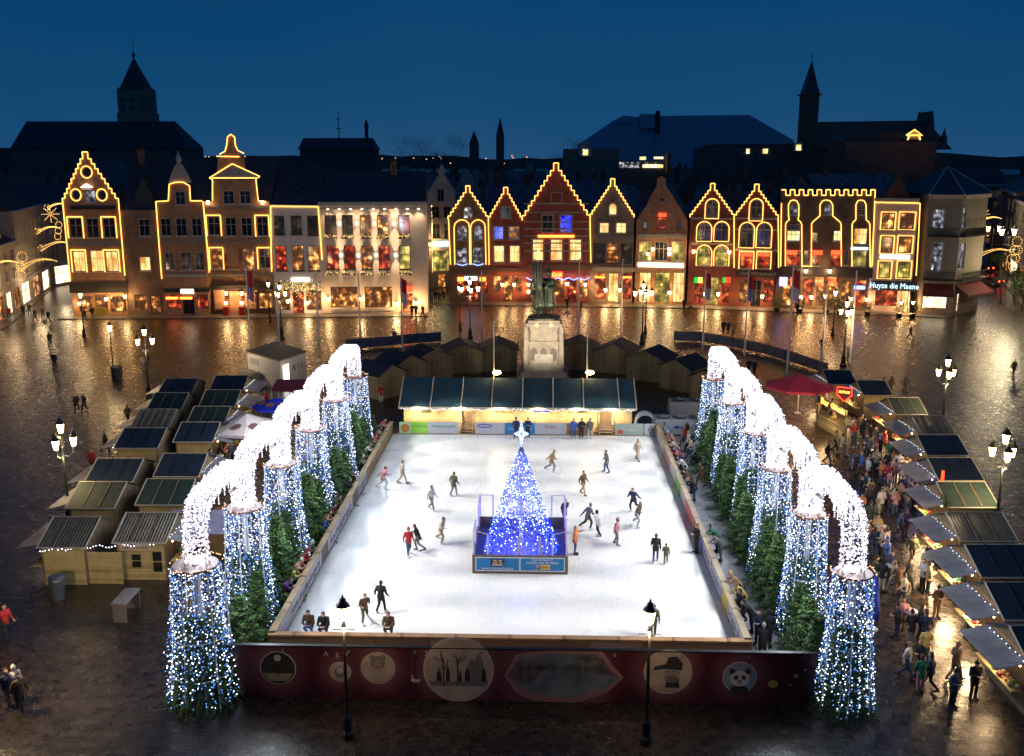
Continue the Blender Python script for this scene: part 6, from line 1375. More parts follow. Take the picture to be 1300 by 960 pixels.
MB().hexa(onface(a2,d2,n2,.2,2.8,.1,1.4,.3,1.2)).build('counter',mat_plain('kiosk_counter',(.18,.15,.1),.7),kb)
lamp('POINT',kc[0]+Vector((-1.2,-2.2,3.2)),260,(1,.82,.6),.3); lamp('POINT',kc[1]+Vector((2.6,-2.0,3.0)),200,(1,.85,.65),.3)  # added lights without fixtures, brighten the kiosk walls
# ------------------------------------------------------------------ umbrellas and canopies
def parasol(p,r_,zh,zr,mats,label,n=8,valance=True,logo=None):
    r=empty('parasol',(p[0],p[1],0),0,label,'parasol'); MB().lathe([(.3,0),(.3,.08),(.04,.1),(.035,zr)],10).build('pole',M_steelw,r)
    mb=MB(); 
    for k in range(n):
        a0=2*PI*k/n+.2; a1=2*PI*(k+1)/n+.2; mb.cur=k%len(mats); e0=(r_*math.cos(a0),r_*math.sin(a0),zh); e1=(r_*math.cos(a1),r_*math.sin(a1),zh); m0=(e0[0]*.5,e0[1]*.5,(zh+zr)/2-.05); m1=(e1[0]*.5,e1[1]*.5,(zh+zr)/2-.05)
        mb.add([e0,e1,m1,m0,(0,0,zr)],[(0,1,2,3),(3,2,4)]); mb.add([e0,e1,(e1[0],e1[1],zh-.2),(e0[0],e0[1],zh-.2)],[(0,3,2,1)])
    o=mb.build('canopy',mats,r)
    rb=MB(); 
    for k in range(n): a0=2*PI*k/n+.2; rb.tube([(r_*math.cos(a0),r_*math.sin(a0),zh-.01),(0,0,zr-.35)],.015,4)
    rb.build('rib',M_steelw,r)
    if logo:
        for k in (4,5,6,3):
            a=2*PI*(k+.5)/n+.2; c=Vector((r_*.62*math.cos(a),r_*.62*math.sin(a),zh+(zr-zh)*.38+.06)); nx=Vector((math.cos(a)*(zr-zh),math.sin(a)*(zr-zh),r_)).normalized(); u=Vector((-math.sin(a),math.cos(a),0)); v=nx.cross(u)
            q=[c+(u*math.cos(2*PI*i/14)+v*math.sin(2*PI*i/14))*.33+nx*.02 for i in range(14)]; MB().add(q,[tuple(range(14))]).build('emblem',logo,r)
    return r
parasol((-21.6,70.0),2.6,2.4,3.4,[mat_plain('umbrella_white',(.75,.7,.68),.8,var=.06)],'large white parasol with round dark emblems beside the inner huts',logo=colmat('emblem_maroon',(.2,.1,.1)))
c=G(352,511,2.4); parasol((c.x,c.y),2.0,2.2,2.8,[mat_plain('umbrella_blue',(.03,.05,.75),.8)],'blue parasol with small orange print behind the white parasol',logo=colmat('emblem_orange',(.5,.2,.05)))
parasol((22.2,84.4),3.0,2.5,3.5,[mat_plain('umbrella_red',(.75,.05,.08),.7)],'large dark red parasol at the far end of the food huts',n=8,logo=None)
lamp('POINT',(21.8,83.4,2.3),90,(1,.6,.3),.3)
c=G(372,490,2.3); o=empty('canopy_stall',(c.x,c.y,0),0,'small dull red canopy stall before the white kiosk','stall'); MB().slab([(-1.7,-1.2,2.1),(1.7,-1.2,2.1),(1.7,1.2,2.6),(-1.7,1.2,2.6)],.06).build('canopy',colmat('canopy_red',(.3,.04,.04)),o)
for x in (-1.6,1.6):
    for y in (-1.1,1.1): MB().box(x-.04,y-.04,0,x+.04,y+.04,2.2).build('post',M_steelw,o)
MB().box(-1.6,-1.1,0,1.6,-.9,.95).build('counter',M_hutf,o)
c=G(1107,800); o=empty('parasol',c,0,'closed blue parasol beside a light post and the standing crowd','parasol'); MB().lathe([(.28,0),(.28,.08),(.04,.1),(.04,2.9)],8).build('pole',M_steelw,o); MB().lathe([(.26,.55),(.3,.8),(.24,1.6),(.15,2.3),(.06,2.75)],9).build('canopy',mat_plain('folded_blue',(.02,.06,.4),.7),o)
c=G(127,610,1.3); o=MB().lathe([(.2,.2),(.24,.5),(.12,1.3),(.03,1.9)],8).build('folded_flag',mat_plain('folded_violet',(.06,.06,.35),.8),loc=(c.x,c.y,0)); tag(o,'folded violet blue banner standing at the corner of the fourth outer hut','banner')
# sausage bar with yellow script lights
a=G(1037,540,0); b=G(1112,583,0)
d=(b-a); bl=d.length; ang=math.atan2(d.y,d.x); br_=empty('bar_counter',a,ang,'yellow plank bar with glowing script lettering under the red parasol','bar')
MB().box(0,0,0,bl*.5,.15,1.05).build('counter_front',M_hutf,br_); MB().box(-.1,-.15,1.05,bl*.5+.1,.7,1.12).build('counter_top',M_hutf,br_)
MB().box(-.1,-.05,2.0,bl*.5+.2,.05,2.5).build('sign_board',M_iron,br_)
text_obj('Bar',.75,M_yelit,br_,loc=(bl*.13,-.08,2.28),fit=1.3,ext=.03); text_obj('Glühwein',.6,M_yelit,br_,loc=(bl*.36,-.08,2.28),fit=2.2,ext=.03)
for x in (.05,bl*.5-.05): MB().box(x-.05,.0,0,x+.05,.1,2.5).build('post',M_hutf,br_)
w_=Vector(a)+d*.25; lamp('POINT',w_+Vector((-.6,-.6,1.9)),120,(1,.62,.28),.3)
p=G(1072,500,3.6); so=empty('beer_sign',p,-.5,'red glowing shield sign above the first food huts','sign'); shp=[(-.55,.5),(.55,.5),(.55,-.1),(0,-.6),(-.55,-.1)][::-1]; MB().prism(shp,0,.1).build('board',colmat('sign_red_dark',(.3,.02,.02)),so)
MB().tube([(x*1.02,-.03,z*1.02) for x,z in shp],.045,5,closed=True).build('tube_outline',M_redlit,so); text_obj('BRATWURST',.3,M_yelit,so,loc=(0,-.03,.12),fit=.85,ext=.02); MB().tube([(0,.05,-.5),(0,.05,-1.4)],.04,5).build('bracket',M_iron,so)
# ------------------------------------------------------------------ chillers and pump
def chiller(px0,px1,py,label,n,y_d=1.6,h=1.35):
    a=G(px0,py,h); b=G(px1,py,h); r=empty('chiller_unit',(a.x,a.y,0),0,label,'chiller','ice rink chiller units'); W=b.x-a.x; MB().box(0,0,.15,W,y_d,h).build('casing',mat_plain('chiller_grey',(.4,.42,.45),.45,.1,var=.08),r)
    for k in range(n):
        c=W*(k+.5)/n; o=MB().lathe([(.55,0),(.55,.1),(.5,.1)],18,(c,y_d/2,h)).build('fan_shroud',mat_plain('chiller_dark',(.04,.04,.045),.5),r); f=MB()
        for q in range(6): t=2*PI*q/6; f.add([(c,y_d/2,h+.11),(c+.48*math.cos(t),y_d/2+.48*math.sin(t),h+.11),(c+.48*math.cos(t+.55),y_d/2+.48*math.sin(t+.55),h+.14)],[(0,1,2)])
        f.build('fan_blade',M_steelw,o)
    return r,W,h
r,W,h_=chiller(832,896,533,'wide grey chiller unit with three fans and a blue logo beside the chalet',3)
text_obj('energie',.42,colmat('chiller_blue',(.02,.06,.3)),r,loc=(W*.7,-.01,.75),fit=1.6); MB().prism([(W*.42,.6),(W*.5,.75),(W*.42,.9),(W*.36,.75)],-.02,-.005).build('logo',colmat('chiller_blue',(.02,.06,.3)),r)
chiller(851,897,511,'smaller grey chiller unit with two fans behind the wide one',2)
c=G(818,548); r=empty('hose_drum',c,0,'pale hose drum standing between the chalet end and the chillers','hose drum'); mb=MB(); 
for k in range(5): mb.tube([(.75*math.cos(t*PI/10),-.4+k*.2,.85+.7*math.sin(t*PI/10)) for t in range(20)],.1,6,closed=True)
mb.build('hose',mat_plain('hose_grey',(.5,.5,.52),.5),r); MB().box(-.8,-.5,0,.8,-.44,.5).box(-.8,.5,0,.8,.56,.5).build('stand',M_steelw,r)
# shed roof between near left post row and huts
c=G(285,655,2.3); o=empty('market_hut',(c.x-.8,c.y-1.0,0),.03,'low lilac grey corrugated shelter half hidden behind two light posts','market hut'); MB().slab([(-2.2,-1.2,2.1),(2.0,-1.2,2.1),(2.0,1.4,2.5),(-2.2,1.4,2.5)],.05).build('roof',mat_corrugated('lilac_corrugated',(.3,.28,.4),'Y',.2,.35),o)
for x in (-2.0,1.8):
    for y in (-1.0,1.2): MB().box(x-.05,y-.05,0,x+.05,y+.05,2.2).build('post',M_hutw,o)
MB().box(-2,1.15,0,1.8,1.25,2.1).build('wall',M_hutw,o)
# ------------------------------------------------------------------ tables
def table(px,py,label,mat,z=1.1,r_=.36):
    c=G(px,py,z); r=empty('standing_table',(c.x,c.y,0),0,label,'standing table','round standing tables'); MB().lathe([(r_,z-.04),(r_,z)],20).build('tabletop',mat,r)
    MB().lathe([(.04,.1),(.03,z-.05)],8).build('stem',M_steelw,r)
    for k in range(3): t=2*PI*k/3+.5; MB().tube([(0,0,.45),(.3*math.cos(t),.3*math.sin(t),.02)],.02,5).build('leg',M_iron,r)
M_tt=mat_plain('table_top_white',(.6,.6,.66),.35,var=.06); M_tg=mat_plain('table_top_grey',(.18,.18,.22),.35)
table(1049,598,'round white standing table beside the third light arch',M_tt); table(1083,578,'round grey standing table standing alone on the dark paving',M_tg)
table(1101,608,'round table with trays between the couple in dark coats',M_tt); table(1118,667,'round table the group of four is eating at',M_tt); table(1134,718,'round table circled by the backs of dark coats',M_tt); table(1155,775,'round table with plates beside the three standing in dark jackets',M_tt); table(1031,581,'round grey standing table in the shade by the second arch',M_tg)
c=G(160,782); o=empty('trestle_table',c,0,'grey plank trestle table standing on the empty paving before the glühwein hut','table'); MB().box(-.35,-.8,.95,.4,1.0,1.02).build('tabletop',mat_planks('weathered_planks',(.2,.18,.17),'X',.12),o)
for y in (-.7,.9): MB().box(-.3,y-.04,0,.35,y+.04,.95).build('leg',mat_plain('weathered_leg',(.14,.12,.11),.8),o)
# green bushes in tubs before the far restaurants
def bush(px,py,label,s=1.0):
    c=G(px,py); r=empty('potted_bush',c,0,label,'potted bush','potted evergreens before the restaurants'); MB().lathe([(.35,0),(.45,.6)],10).build('pot',M_iron,r); mb=MB()
    for i in range(420):
        v=Vector((random.gauss(0,1),random.gauss(0,1),random.gauss(0,1))).normalized()*random.uniform(.4,.95)*s; p=Vector((v.x,v.y,v.z*1.1+1.4)); q=.16; mb.add([p,p+Vector((random.uniform(-q,q),random.uniform(-q,q),random.uniform(-q,q))),p+Vector((random.uniform(-q,q),random.uniform(-q,q),random.uniform(-q,q)))],[(0,1,2)])
    mb.build('foliage',[M_green],r)
for px,py,w_ in ((986,396,'the café door end of the crenellated front'),(1015,397,'the lit brown signbox of the crenellated front'),(1049,398,'the red signboxes'),(1066,399,'the blue sign'),(1101,401,'the pink house corner'),(1141,403,'the pink house door'),(1158,404,'the corner building edge')): bush(px,py,'round potted evergreen on the pavement before '+w_)
# ------------------------------------------------------------------ side streets
def streethouse(name,label,A,B,ztop_,mat,wins=(),D=12,group=None,nw=5,rows=3,pane='q',shop='s',roof=M_slate,zr=None,cols=None,trim=False):
    h=House(name,label,A,B,'house',group); L=h.L; holes=[];sp=[]
    for r_ in range(rows):
        z0=4.6+r_*(ztop_-5.0)/rows; z1=z0+(ztop_-5)/rows*.68
        for k in range(nw): x=L*(k+.5)/nw; w2=L/nw*.27; p=rect(x-w2,z0,x+w2,z1); holes.append(p[::-1]); sp.append((p,pane))
    ns=max(2,nw//2)
    for k in range(ns): x=L*(k+.5)/ns; p=rect(x-L/ns*.38,.3,x+L/ns*.38,3.4); holes.append(p[::-1]); sp.append((p,shop if k%2==0 else 'i'))
    h.wall([(0,0),(L,0),(L,ztop_),(0,ztop_)],mat,holes)
    for p,pn in sp: h.window(p,pn,M_frame_w if p[0][1]>1 else M_frame_d,(1,1))
    h.boxpart('cornice',M_trimlt,-.02,-.35,ztop_-.5,L+.02,-.003,ztop_); h.boxpart('fascia',M_trimlt,.05,-.2,3.5,L-.05,-.003,4.1)
    h.body(mat,roof,0,L,ztop_-.1,D,zr or ztop_+4,'x'); return h
GR='houses along the narrow street beyond the far end of the square'
M_w1=mat_plain('greyish_white_facade',(.38,.33,.28),.85,var=.15,scale=.8); M_w2=mat_plain('warm_white_facade',(.42,.34,.26),.85,var=.12,scale=.8)
# left street: facade line facing the square side
LA=G(-40,440); LB=G(66,366); 
def lp(t): return tuple(LA.lerp(LB,t))
streethouse('town_house','greyish white town house at the very edge of the view, in the side street',lp(0),lp(.38),11.5,M_w1,nw=4,rows=2,roof=M_tile)
streethouse('town_house','low pale house with a small slate roof beside the cream street corner block',lp(.385),lp(.56),10,M_w2,nw=2,rows=2)
streethouse('town_house','tall cream block with rows of narrow windows and lit shops in the side street',lp(.565),lp(1.0),14,M_w2,nw=7,rows=2,roof=M_tile,zr=17)
a=Vector(lp(1.0))
streethouse('town_house','dim grey house closing the far end of the side street beyond the cream block',(a.x-1,a.y+22,0),(a.x+14,a.y+26,0),13,M_w1,nw=4,rows=3,shop='i')
streethouse('town_house','narrow pale house just past the cream block in the side street',(a.x-.6,a.y+1,0),(a.x+4,a.y+21,0),12.5,M_w1,nw=5,rows=2,roof=M_slate)
M_deco=mat_emit('street_figure_amber',(1,.52,.12),3.0,sample=False)
def star_deco(p,label,kind,s=1.0,ang=.5):
    r=empty('street_decoration',p,ang,label,'street decoration','amber light figures hung across the side streets'); mb=MB()
    if kind=='star':
        for k in range(8):
            t=PI*k/4
            for j in range(6): mb.octa((s*.2*(j+1)*math.cos(t),0,s*.2*(j+1)*math.sin(t)),.06)
    elif kind=='comet':
        for k in range(34): t=k/33; mb.octa((-1.8*s+t*3.6*s,0,.7*s*math.sin(t*2.6)),.06); mb.octa((-1.8*s+t*3.0*s,0,.7*s*math.sin(t*2.3)-.4*s*(1-t)),.055)
        for k in range(12): t=random.uniform(0,6); mb.octa((-1.8*s+.4*math.cos(t),0,.4*math.sin(t)),.06)
    else:
        for q in range(3):
            for k in range(14): t=2*PI*k/14; mb.octa((.55*s*math.cos(t)+.2*s*(q-1),0,.6*s*math.sin(t)+(q-1)*1.1*s),.06)
    mb.build('bulb',M_deco,r); MB().tube([(-3.2,0,1.2*s),(3.2,0,1.2*s)],.02,3).build('cable',M_iron,r)
for px,py,Y,k,w_,s in ((64,272,150,'star','amber star figure hung across the street mouth beside the stepped gable',1.0),(73,263,152,'comet','small amber comet above the star at the street mouth',.8),(62,293,155,'comet','amber comet figure hung under the star at the street mouth',.9),(74,293,150,'ring','amber ring figure close to the stepped gable wall',.8),(72,314,150,'comet','long amber comet low over the street mouth',1.2),
   (4,338,128,'comet','amber comet hung before the edge house in the side street',1.0),(27,338,131,'ring','amber ring figure hung before the low pale house',1.1),(50,337,140,'comet','amber comet hung before the lit shops of the cream block',1.3)):
    star_deco(P(px,py,Y),w_,k,s)
lamp('POINT',P(80,350,150),420,(1,.72,.4),.4); lamp('POINT',P(48,352,142),500,(1,.7,.38),.4); lamp('POINT',P(10,362,128),350,(1,.65,.35),.4)
for px,py,Y in ((83,341,149),(85,358,149)): pass
# right street
RA=G(1262,330); RB=G(1345,425)
def rp(t): return tuple(RA.lerp(RB,t))
M_db=mat_brick('street_dark_brick',(.13,.1,.08))
streethouse('town_house','dark brick house at the far end of the traffic street outer row',rp(0),rp(.3),15,M_db,nw=4,rows=3,shop='i')
streethouse('town_house','dark house with an arched slate top midway along the traffic street',rp(.305),rp(.62),14,M_cornergrey,nw=3,rows=3,shop='s')
streethouse('town_house','dark brick house at the very edge of the view on the traffic street',rp(.625),rp(1.0),13,M_db,nw=3,rows=2,shop='s')
SA=G(1246,330); streethouse('town_house','narrow dark house behind the corner building along the traffic street',(SA.x+1,SA.y-3,0),(SA.x+.5,SA.y-28,0),13,M_cornergrey,nw=5,rows=3,shop='i')
streethouse('town_house','dim house across the far end of the traffic street',(SA.x-4,SA.y+60,0),(SA.x+30,SA.y+58,0),14,M_db,nw=8,rows=3,shop='i')
rd=[G(1262,330),G(1250,345),G(1272,372),G(1330,420)]
for px,py,Y,k,w_,s in ((1242,262,185,'star','amber star figure highest over the traffic street',.9),(1249,272,180,'star','amber star figure second down over the traffic street',.8),(1258,280,176,'comet','amber comet figure over the traffic street beside the corner building',.9),(1238,284,178,'ring','amber ring figure touching the corner building edge',.7),(1264,323,150,'comet','amber comet low over the traffic street before the pavement trees',1.2),(1288,318,140,'ring','amber letter-like figure low at the edge of the view',1.1),(1289,328,139,'ring','second amber letter-like figure just below the first at the edge',1.0)):
    star_deco(P(px,py,Y),w_,k,s,ang=-.3)
for px,py,Y in ((1247,272,178),(1283,292,150),(1262,292,160)): lamp('POINT',P(px,py,Y),900,(1,.75,.45),.4)
lamp('POINT',P(1285,330,140),1200,(1,.85,.5),.5); lamp('POINT',P(1292,350,130),600,(1,.85,.5),.5)
for px,py,Y,w_ in ((1280,294,150,'twin-lantern street lamp on the outer pavement of the traffic street'),(1262,290,165,'street lamp farther down the traffic street')):
    t=P(px,py,Y); multi_lamp_at=empty('street_lamp',(t.x,t.y,0),0,w_,'street lamp','street lamps on the square'); MB().lathe([(.2,0),(.08,1.5),(.06,t.z)],8).build('pole',M_iron,multi_lamp_at)
    for dx in (-.9,.9): lantern_mesh(multi_lamp_at,(dx,0,t.z),1.6); MB().tube([(0,0,t.z-.9),(dx,0,t.z-.7)],.04,5).build('arm',M_iron,multi_lamp_at)
# vehicles
def vehicle(p,rz,label,van=False,mat=None):
    r=empty('white_van' if van else 'parked_car',p,rz,label,'van' if van else 'car'); L=5.4 if van else 4.2; hh_=2.4 if van else 1.42; W=.95 if van else .86
    prof=[(-L/2,.35),(L/2,.35),(L/2,.95),(L/2-.25,1.0 if van else .92),(L/2-(.9 if van else 1.2),1.15 if van else .98),(L/2-(1.4 if van else 1.9),hh_),(-L/2+(.15 if van else .9),hh_),(-L/2,1.1 if not van else hh_-.2)]
    MB().prism(prof[::-1],-W,W).build('body',mat or M_white,r)
    x0=L/2-(1.0 if van else 1.35); x1=L/2-(1.4 if van else 1.85)
    MB().add([(x0+.06,-W*.86,1.2 if van else 1.02),(x0+.06,W*.86,1.2 if van else 1.02),(x1+.06,W*.8,hh_-.12),(x1+.06,-W*.8,hh_-.12)],[(0,1,2,3)]).build('windscreen',M_glass_d,r)
    MB().box(-L/2+(1.2 if not van else 2.8),-W-.01,1.0 if not van else 1.4,x1-.05,W+.01,hh_-.15).build('side_window',M_glass_d,r)
    for sx in (-L/2+.85,L/2-.85):
        for sy in (-W+.1,W-.1):
            o=MB(); 
            pts=[(sx+.33*math.cos(2*PI*i/16),.33+.33*math.sin(2*PI*i/16)) for i in range(16)]; o.prism(pts,sy-.11,sy+.11); w_=o.build('wheel',M_iron,r); MB().prism([(sx+.18*math.cos(2*PI*i/12),.33+.18*math.sin(2*PI*i/12)) for i in range(12)],sy-.12,sy+.12).build('rim',M_steelw,w_)
    for sy in (-W+.25,W-.25):
        MB().box(-L/2-.03,sy-.16,.8,-L/2+.01,sy+.16,1.0).build('tail_light',mat_emit('tail_red',(1,.05,.02),14),r); MB().box(L/2-.01,sy-.16,.62,L/2+.03,sy+.16,.8).build('headlight',mat_emit('head_white',(1,.95,.8),3),r)
    return r
vehicle(G(1254,322),1.9+PI,'white van waiting far down the traffic street under the amber figures',True)
vehicle(G(1246,345),2.0,'dark car with bright red tail lights driving off down the traffic street',False,mat_plain('car_dark',(.03,.03,.035),.3))
vehicle(G(1256,362),2.15,'red-lit grey car behind the dark car at the mouth of the traffic street',False,mat_plain('car_grey',(.12,.12,.13),.3))
# trees on the right pavement
def leafy(p,h,r_,label,name='street_tree',n=1500,mat=M_green,cat='tree',group=None,bare=False):
    t=empty(name,p,0,label,cat,group); mb=MB(); mb.tube([(0,0,0),(.1,0,h*.3),(0,.1,h*.55)],[.16,.12,.08],7); cl=[]
    for k in range(9): a=2*PI*k/9+random.uniform(-.3,.3); e=Vector((r_*.6*math.cos(a),r_*.6*math.sin(a),h*random.uniform(.6,.9))); mb.tube([(0,0,h*random.uniform(.3,.5)),tuple(e*.6+Vector((0,0,h*.25))),tuple(e)],[.07,.04,.015],4); cl.append(e)
    mb.build('trunk',M_bark,t); lv=MB(); cl.append(Vector((0,0,h*.9)))
    for i in range(n):
        c=random.choice(cl); v=Vector((random.gauss(0,1),random.gauss(0,1),random.gauss(0,.8)))*r_*.2; p_=c+v; q=.2 if not bare else .08; lv.cur=random.randint(0,1); lv.add([p_,p_+Vector((random.uniform(-q,q),random.uniform(-q,q),random.uniform(-q,q))),p_+Vector((random.uniform(-q,q),random.uniform(-q,q),random.uniform(-q,q)))],[(0,1,2)])
    lv.build('crown',[mat,M_g2],t); return t
for px,py,w_ in ((1268,352,'small leafy tree on the outer pavement toward the far end of the traffic street'),(1287,377,'small leafy tree on the outer pavement beside the amber letters'),(1297,395,'low leafy tree on the outer pavement at the edge of the view')): leafy(G(px,py),4.5,2.0,w_)
tag(MB().hexa([G(1262,345),G(1330,430),G(1400,425),G(1290,340)]+[p+Vector((0,0,.13)) for p in (G(1262,345),G(1330,430),G(1400,425),G(1290,340))]).build('pavement',mat_plain('pavement_slabs',(0.11,.1,.09),.4,var=.3,scale=2,bump=.2)),kind='structure')
tag(MB().hexa([G(10,415),G(60,372),G(66,366),G(-40,440)]+[p+Vector((0,0,.13)) for p in (G(10,415),G(60,372),G(66,366),G(-40,440))]).build('pavement',mat_plain('pavement_slabs',(0.11,.1,.09),.4,var=.3,scale=2,bump=.2)),kind='structure')
# ------------------------------------------------------------------ the dark city behind
rnd=random.Random(11)
M_dk=[mat_brick('back_brick_a',(.22,.11,.075)),mat_brick('back_brick_b',(.13,.11,.10)),mat_plain('back_plaster',(.34,.32,.3),.85)]
M_rf=[mat_plain('town_slate',(.10,.12,.16),.6,var=.45,scale=.8,bump=.3),mat_plain('town_red_tile',(.24,.085,.06),.75,var=.45,scale=.8,bump=.3),mat_plain('old_brown_tile',(.17,.10,.085),.8,var=.4,scale=1.0)]
protos=[]
def backhouse(L,D,ze,zr,wm,rm,ridge,nch=1,lit=False):
    h=House('back_house',None,(0,0,0),(L,0,0),'house','unlit houses in the blocks behind the square'); 
    h.a=Vector((0,0,0)); h.n=Vector((0,1,0))
    if ridge=='y': ol=[(0,0),(0,ze),(L/2,zr+.4),(L,ze),(L,0)]
    else: ol=[(0,0),(0,ze),(L,ze),(L,0)]
    holes=[];sp=[]
    for z in (ze-2.4,ze-5.2):
        for k in range(int(L/2.4)): x=L*(k+.5)/int(L/2.4); p=rect(x-.5,z,x+.5,z+1.5); holes.append(p[::-1]); sp.append((p,'w' if lit and k==1 else 'd'))
    h.wall(ol[::-1],wm,holes)
    for p,pn in sp: h.window(p,pn)
    h.body(wm,rm,0,L,ze,D,zr,ridge)
    for c in range(nch): h.chimney(L*(.2+.6*c),D*.5,zr-2,zr+1.3,1.0)
    if ridge=='x':
        MB().prism([(L*.4-.8,ze+.3),(L*.4+.8,ze+.3),(L*.4+.8,ze+1.5),(L*.4,ze+2.3),(L*.4-.8,ze+1.5)],.9,3.2).build('dormer',rm,h.root)
    return h.root
PR=[backhouse(9,13,10,15,M_dk[0],M_rf[0],'x',2),backhouse(7,13,10,16,M_dk[1],M_rf[1],'y',1),backhouse(14,12,11,16,M_dk[2],M_rf[2],'x',2,False),backhouse(11,14,9.5,14.5,M_dk[0],M_rf[1],'x',1),backhouse(8,12,11,17,M_dk[2],M_rf[0],'y',1),backhouse(18,14,12,16.5,M_dk[1],M_rf[0],'x',2,True)]
us=[0]*6; nb=0
LB_='unlit brick or plaster house with a dark pitched roof behind the square'
for row,Y in enumerate((172,192,214,240,272,310,355)):
    x=-Y*.62+rnd.uniform(-5,5)
    while x<Y*.60:
        k=rnd.randrange(6); L=[9,7,14,11,8,18][k]
        street=(row<4 and (-.56*Y<x+L/2<-.47*Y)) or (row<5 and .43*Y<x+L<.5*Y+8)
        if not street:
            o=PR[k] if not us[k] else copy_tree(PR[k]); us[k]=1; o.location=(x,Y+rnd.uniform(-3,3),0); o.rotation_euler=(0,0,rnd.uniform(-.12,.12)); s=rnd.uniform(.88,1.12); o.scale=(1,1,s); o['label']=LB_; nb+=1
        x+=L+rnd.choice([0.3,.5,3])
# gardens block between rows: far wooded ground
def landmark_church_left():
    Y=330; r=empty('church',(P(122,185,Y).x,Y,0),0,'big dark church with a square tower and pyramid spire behind the rooftops','church')
    X0=r.location.x
    def X(px,py=170): return P(px,py,Y).x-X0
    def Z(py): return P(122,py,Y).z
    nave=MB(); x0,x1=X(12),X(236); zr=Z(153); ze=Z(188); nave.box(x0,0,0,x1,16,ze); nave.build('nave',M_dk[1],r)
    MB().add([(x0,-.5,ze),(x1,-.5,ze),(X(212),8,zr),(x0+2,8,zr),(x0,16.5,ze),(x1,16.5,ze)],[(0,1,2,3),(5,4,3,2),(1,5,2),(0,3,4),(0,4,5,1)]).build('roof',M_slate,r)
    tw=MB(); t0,t1=X(137.5),X(179); zt=Z(112); tw.box(t0,8,0,t1,17,Z(142)); tw.box(t0+.4,8.4,Z(142),t1-.4,16.6,zt); o=tw.build('tower',M_cornergrey,r)
    for k in range(3):
        xx=t0+2.1+k*(t1-t0-4.2)/2
        for z0,z1 in ((Z(139),Z(131)),(Z(129),Z(122))): MB().prism(archpoly(xx-.8,z0,xx+.8,z1),8.34,8.39).build('belfry_opening',M_glass_d,o)
    tc_=(t0+t1)/2
    for k in range(4): MB().lathe([(.6,0),(.5,.7),(.1,1.4)],6,((t0+.8) if k%2 else (t1-.8),9 if k<2 else 16,zt-.5)).build('pinnacle',M_cornergrey,o)
    MB().add([(t0+.9,9,zt),(t1-.9,9,zt),(t1-.9,16,zt),(t0+.9,16,zt),(tc_,12.5,Z(68))],[(0,1,4),(1,2,4),(2,3,4),(3,0,4)]).build('spire',M_slate,r); MB().lathe([(.12,0),(.7,1.2),(.1,2.0),(.06,7)],6,(tc_,12.5,Z(70))).build('finial',M_iron,r)
landmark_church_left()
def church_right():
    Y=300; r=empty('church',(P(1110,185,Y).x,Y,0),0,'dark church with a slender pointed spire above the roofs over the crenellated building','church'); X0=r.location.x
    X=lambda px:P(px,150,Y).x-X0
    Z=lambda py:P(1110,py,Y).z
    ze=Z(190); MB().box(X(1038),0,0,X(1188),14,ze).box(X(1152),-5,0,X(1196),17,ze-1).build('nave',M_dk[0],r)
    MB().add([(X(1036),-.5,ze),(X(1212),-.5,ze),(X(1188),7,Z(152)),(X(1036),7,Z(154)),(X(1036),14.5,ze),(X(1212),14.5,ze)],[(0,1,2,3),(5,4,3,2),(1,5,2),(0,3,4),(0,4,5,1)]).build('roof',M_rf[2],r)
    MB().prism([(X(1166),ze-1),(X(1184),ze-1),(X(1175),Z(142))],-5.5,6).build('transept_gable',M_rf[2],r)
    t0,t1=X(1018),X(1037.5); o=MB().box(t0,-1,0,t1,4,Z(120)).build('tower',M_dk[0],r); MB().box(t0-.6,-1.6,Z(121),t1+.6,4.6,Z(119)).build('cornice',M_dk[0],r)
    tc_=(t0+t1)/2; MB().add([(t0,-1,Z(119)),(t1,-1,Z(119)),(t1,4,Z(119)),(t0,4,Z(119)),(tc_,1.5,Z(75))],[(0,1,4),(1,2,4),(2,3,4),(3,0,4)]).build('spire',M_slate,r); MB().tube([(tc_,1.5,Z(76)),(tc_,1.5,Z(67))],.12,4).build('finial',M_iron,r)
    for k in range(3): MB().prism(archpoly(tc_-2+k*1.6,Z(150),tc_-1.2+k*1.6,Z(128)),-1.06,-1.01).build('belfry_opening',M_glass_d,o)
    MB().lathe([(1.2,0),(1.0,3),(.1,6)],6,(X(1204),2,ze)).build('pinnacle',M_dk[0],r)
church_right()
def hall():
    Y=390; r=empty('concert_hall',(P(870,180,Y).x,Y,0),0,'huge pale blue flat-faced hall with sloping ends rising behind the rooftops','concert hall'); X0=r.location.x; X=lambda px:P(px,170,Y).x-X0; Z=lambda py:P(870,py,Y).z
    m=mat_plain('hall_blue_cladding',(.2,.4,.6),.6,var=.1,scale=.05); MB().prism([(X(735),0),(X(1022),0),(X(1008),Z(178)),(X(950),Z(146)),(X(850),Z(147)),(X(787),Z(149)),(X(745),Z(178))],0,45).build('hall_body',m,r)
    MB().prism([(X(776),Z(156)),(X(803),Z(156)),(X(803),Z(148)),(X(790),Z(147))],-1,3).build('roof_box',m,r); MB().box(X(812),-2,Z(163),X(832),3,Z(145)).build('roof_box',m,r); MB().lathe([(.9,0),(.9,Z(141)-Z(170))],8,(X(833.5),-2.5,Z(170))).build('chimney',M_iron,r)
hall()
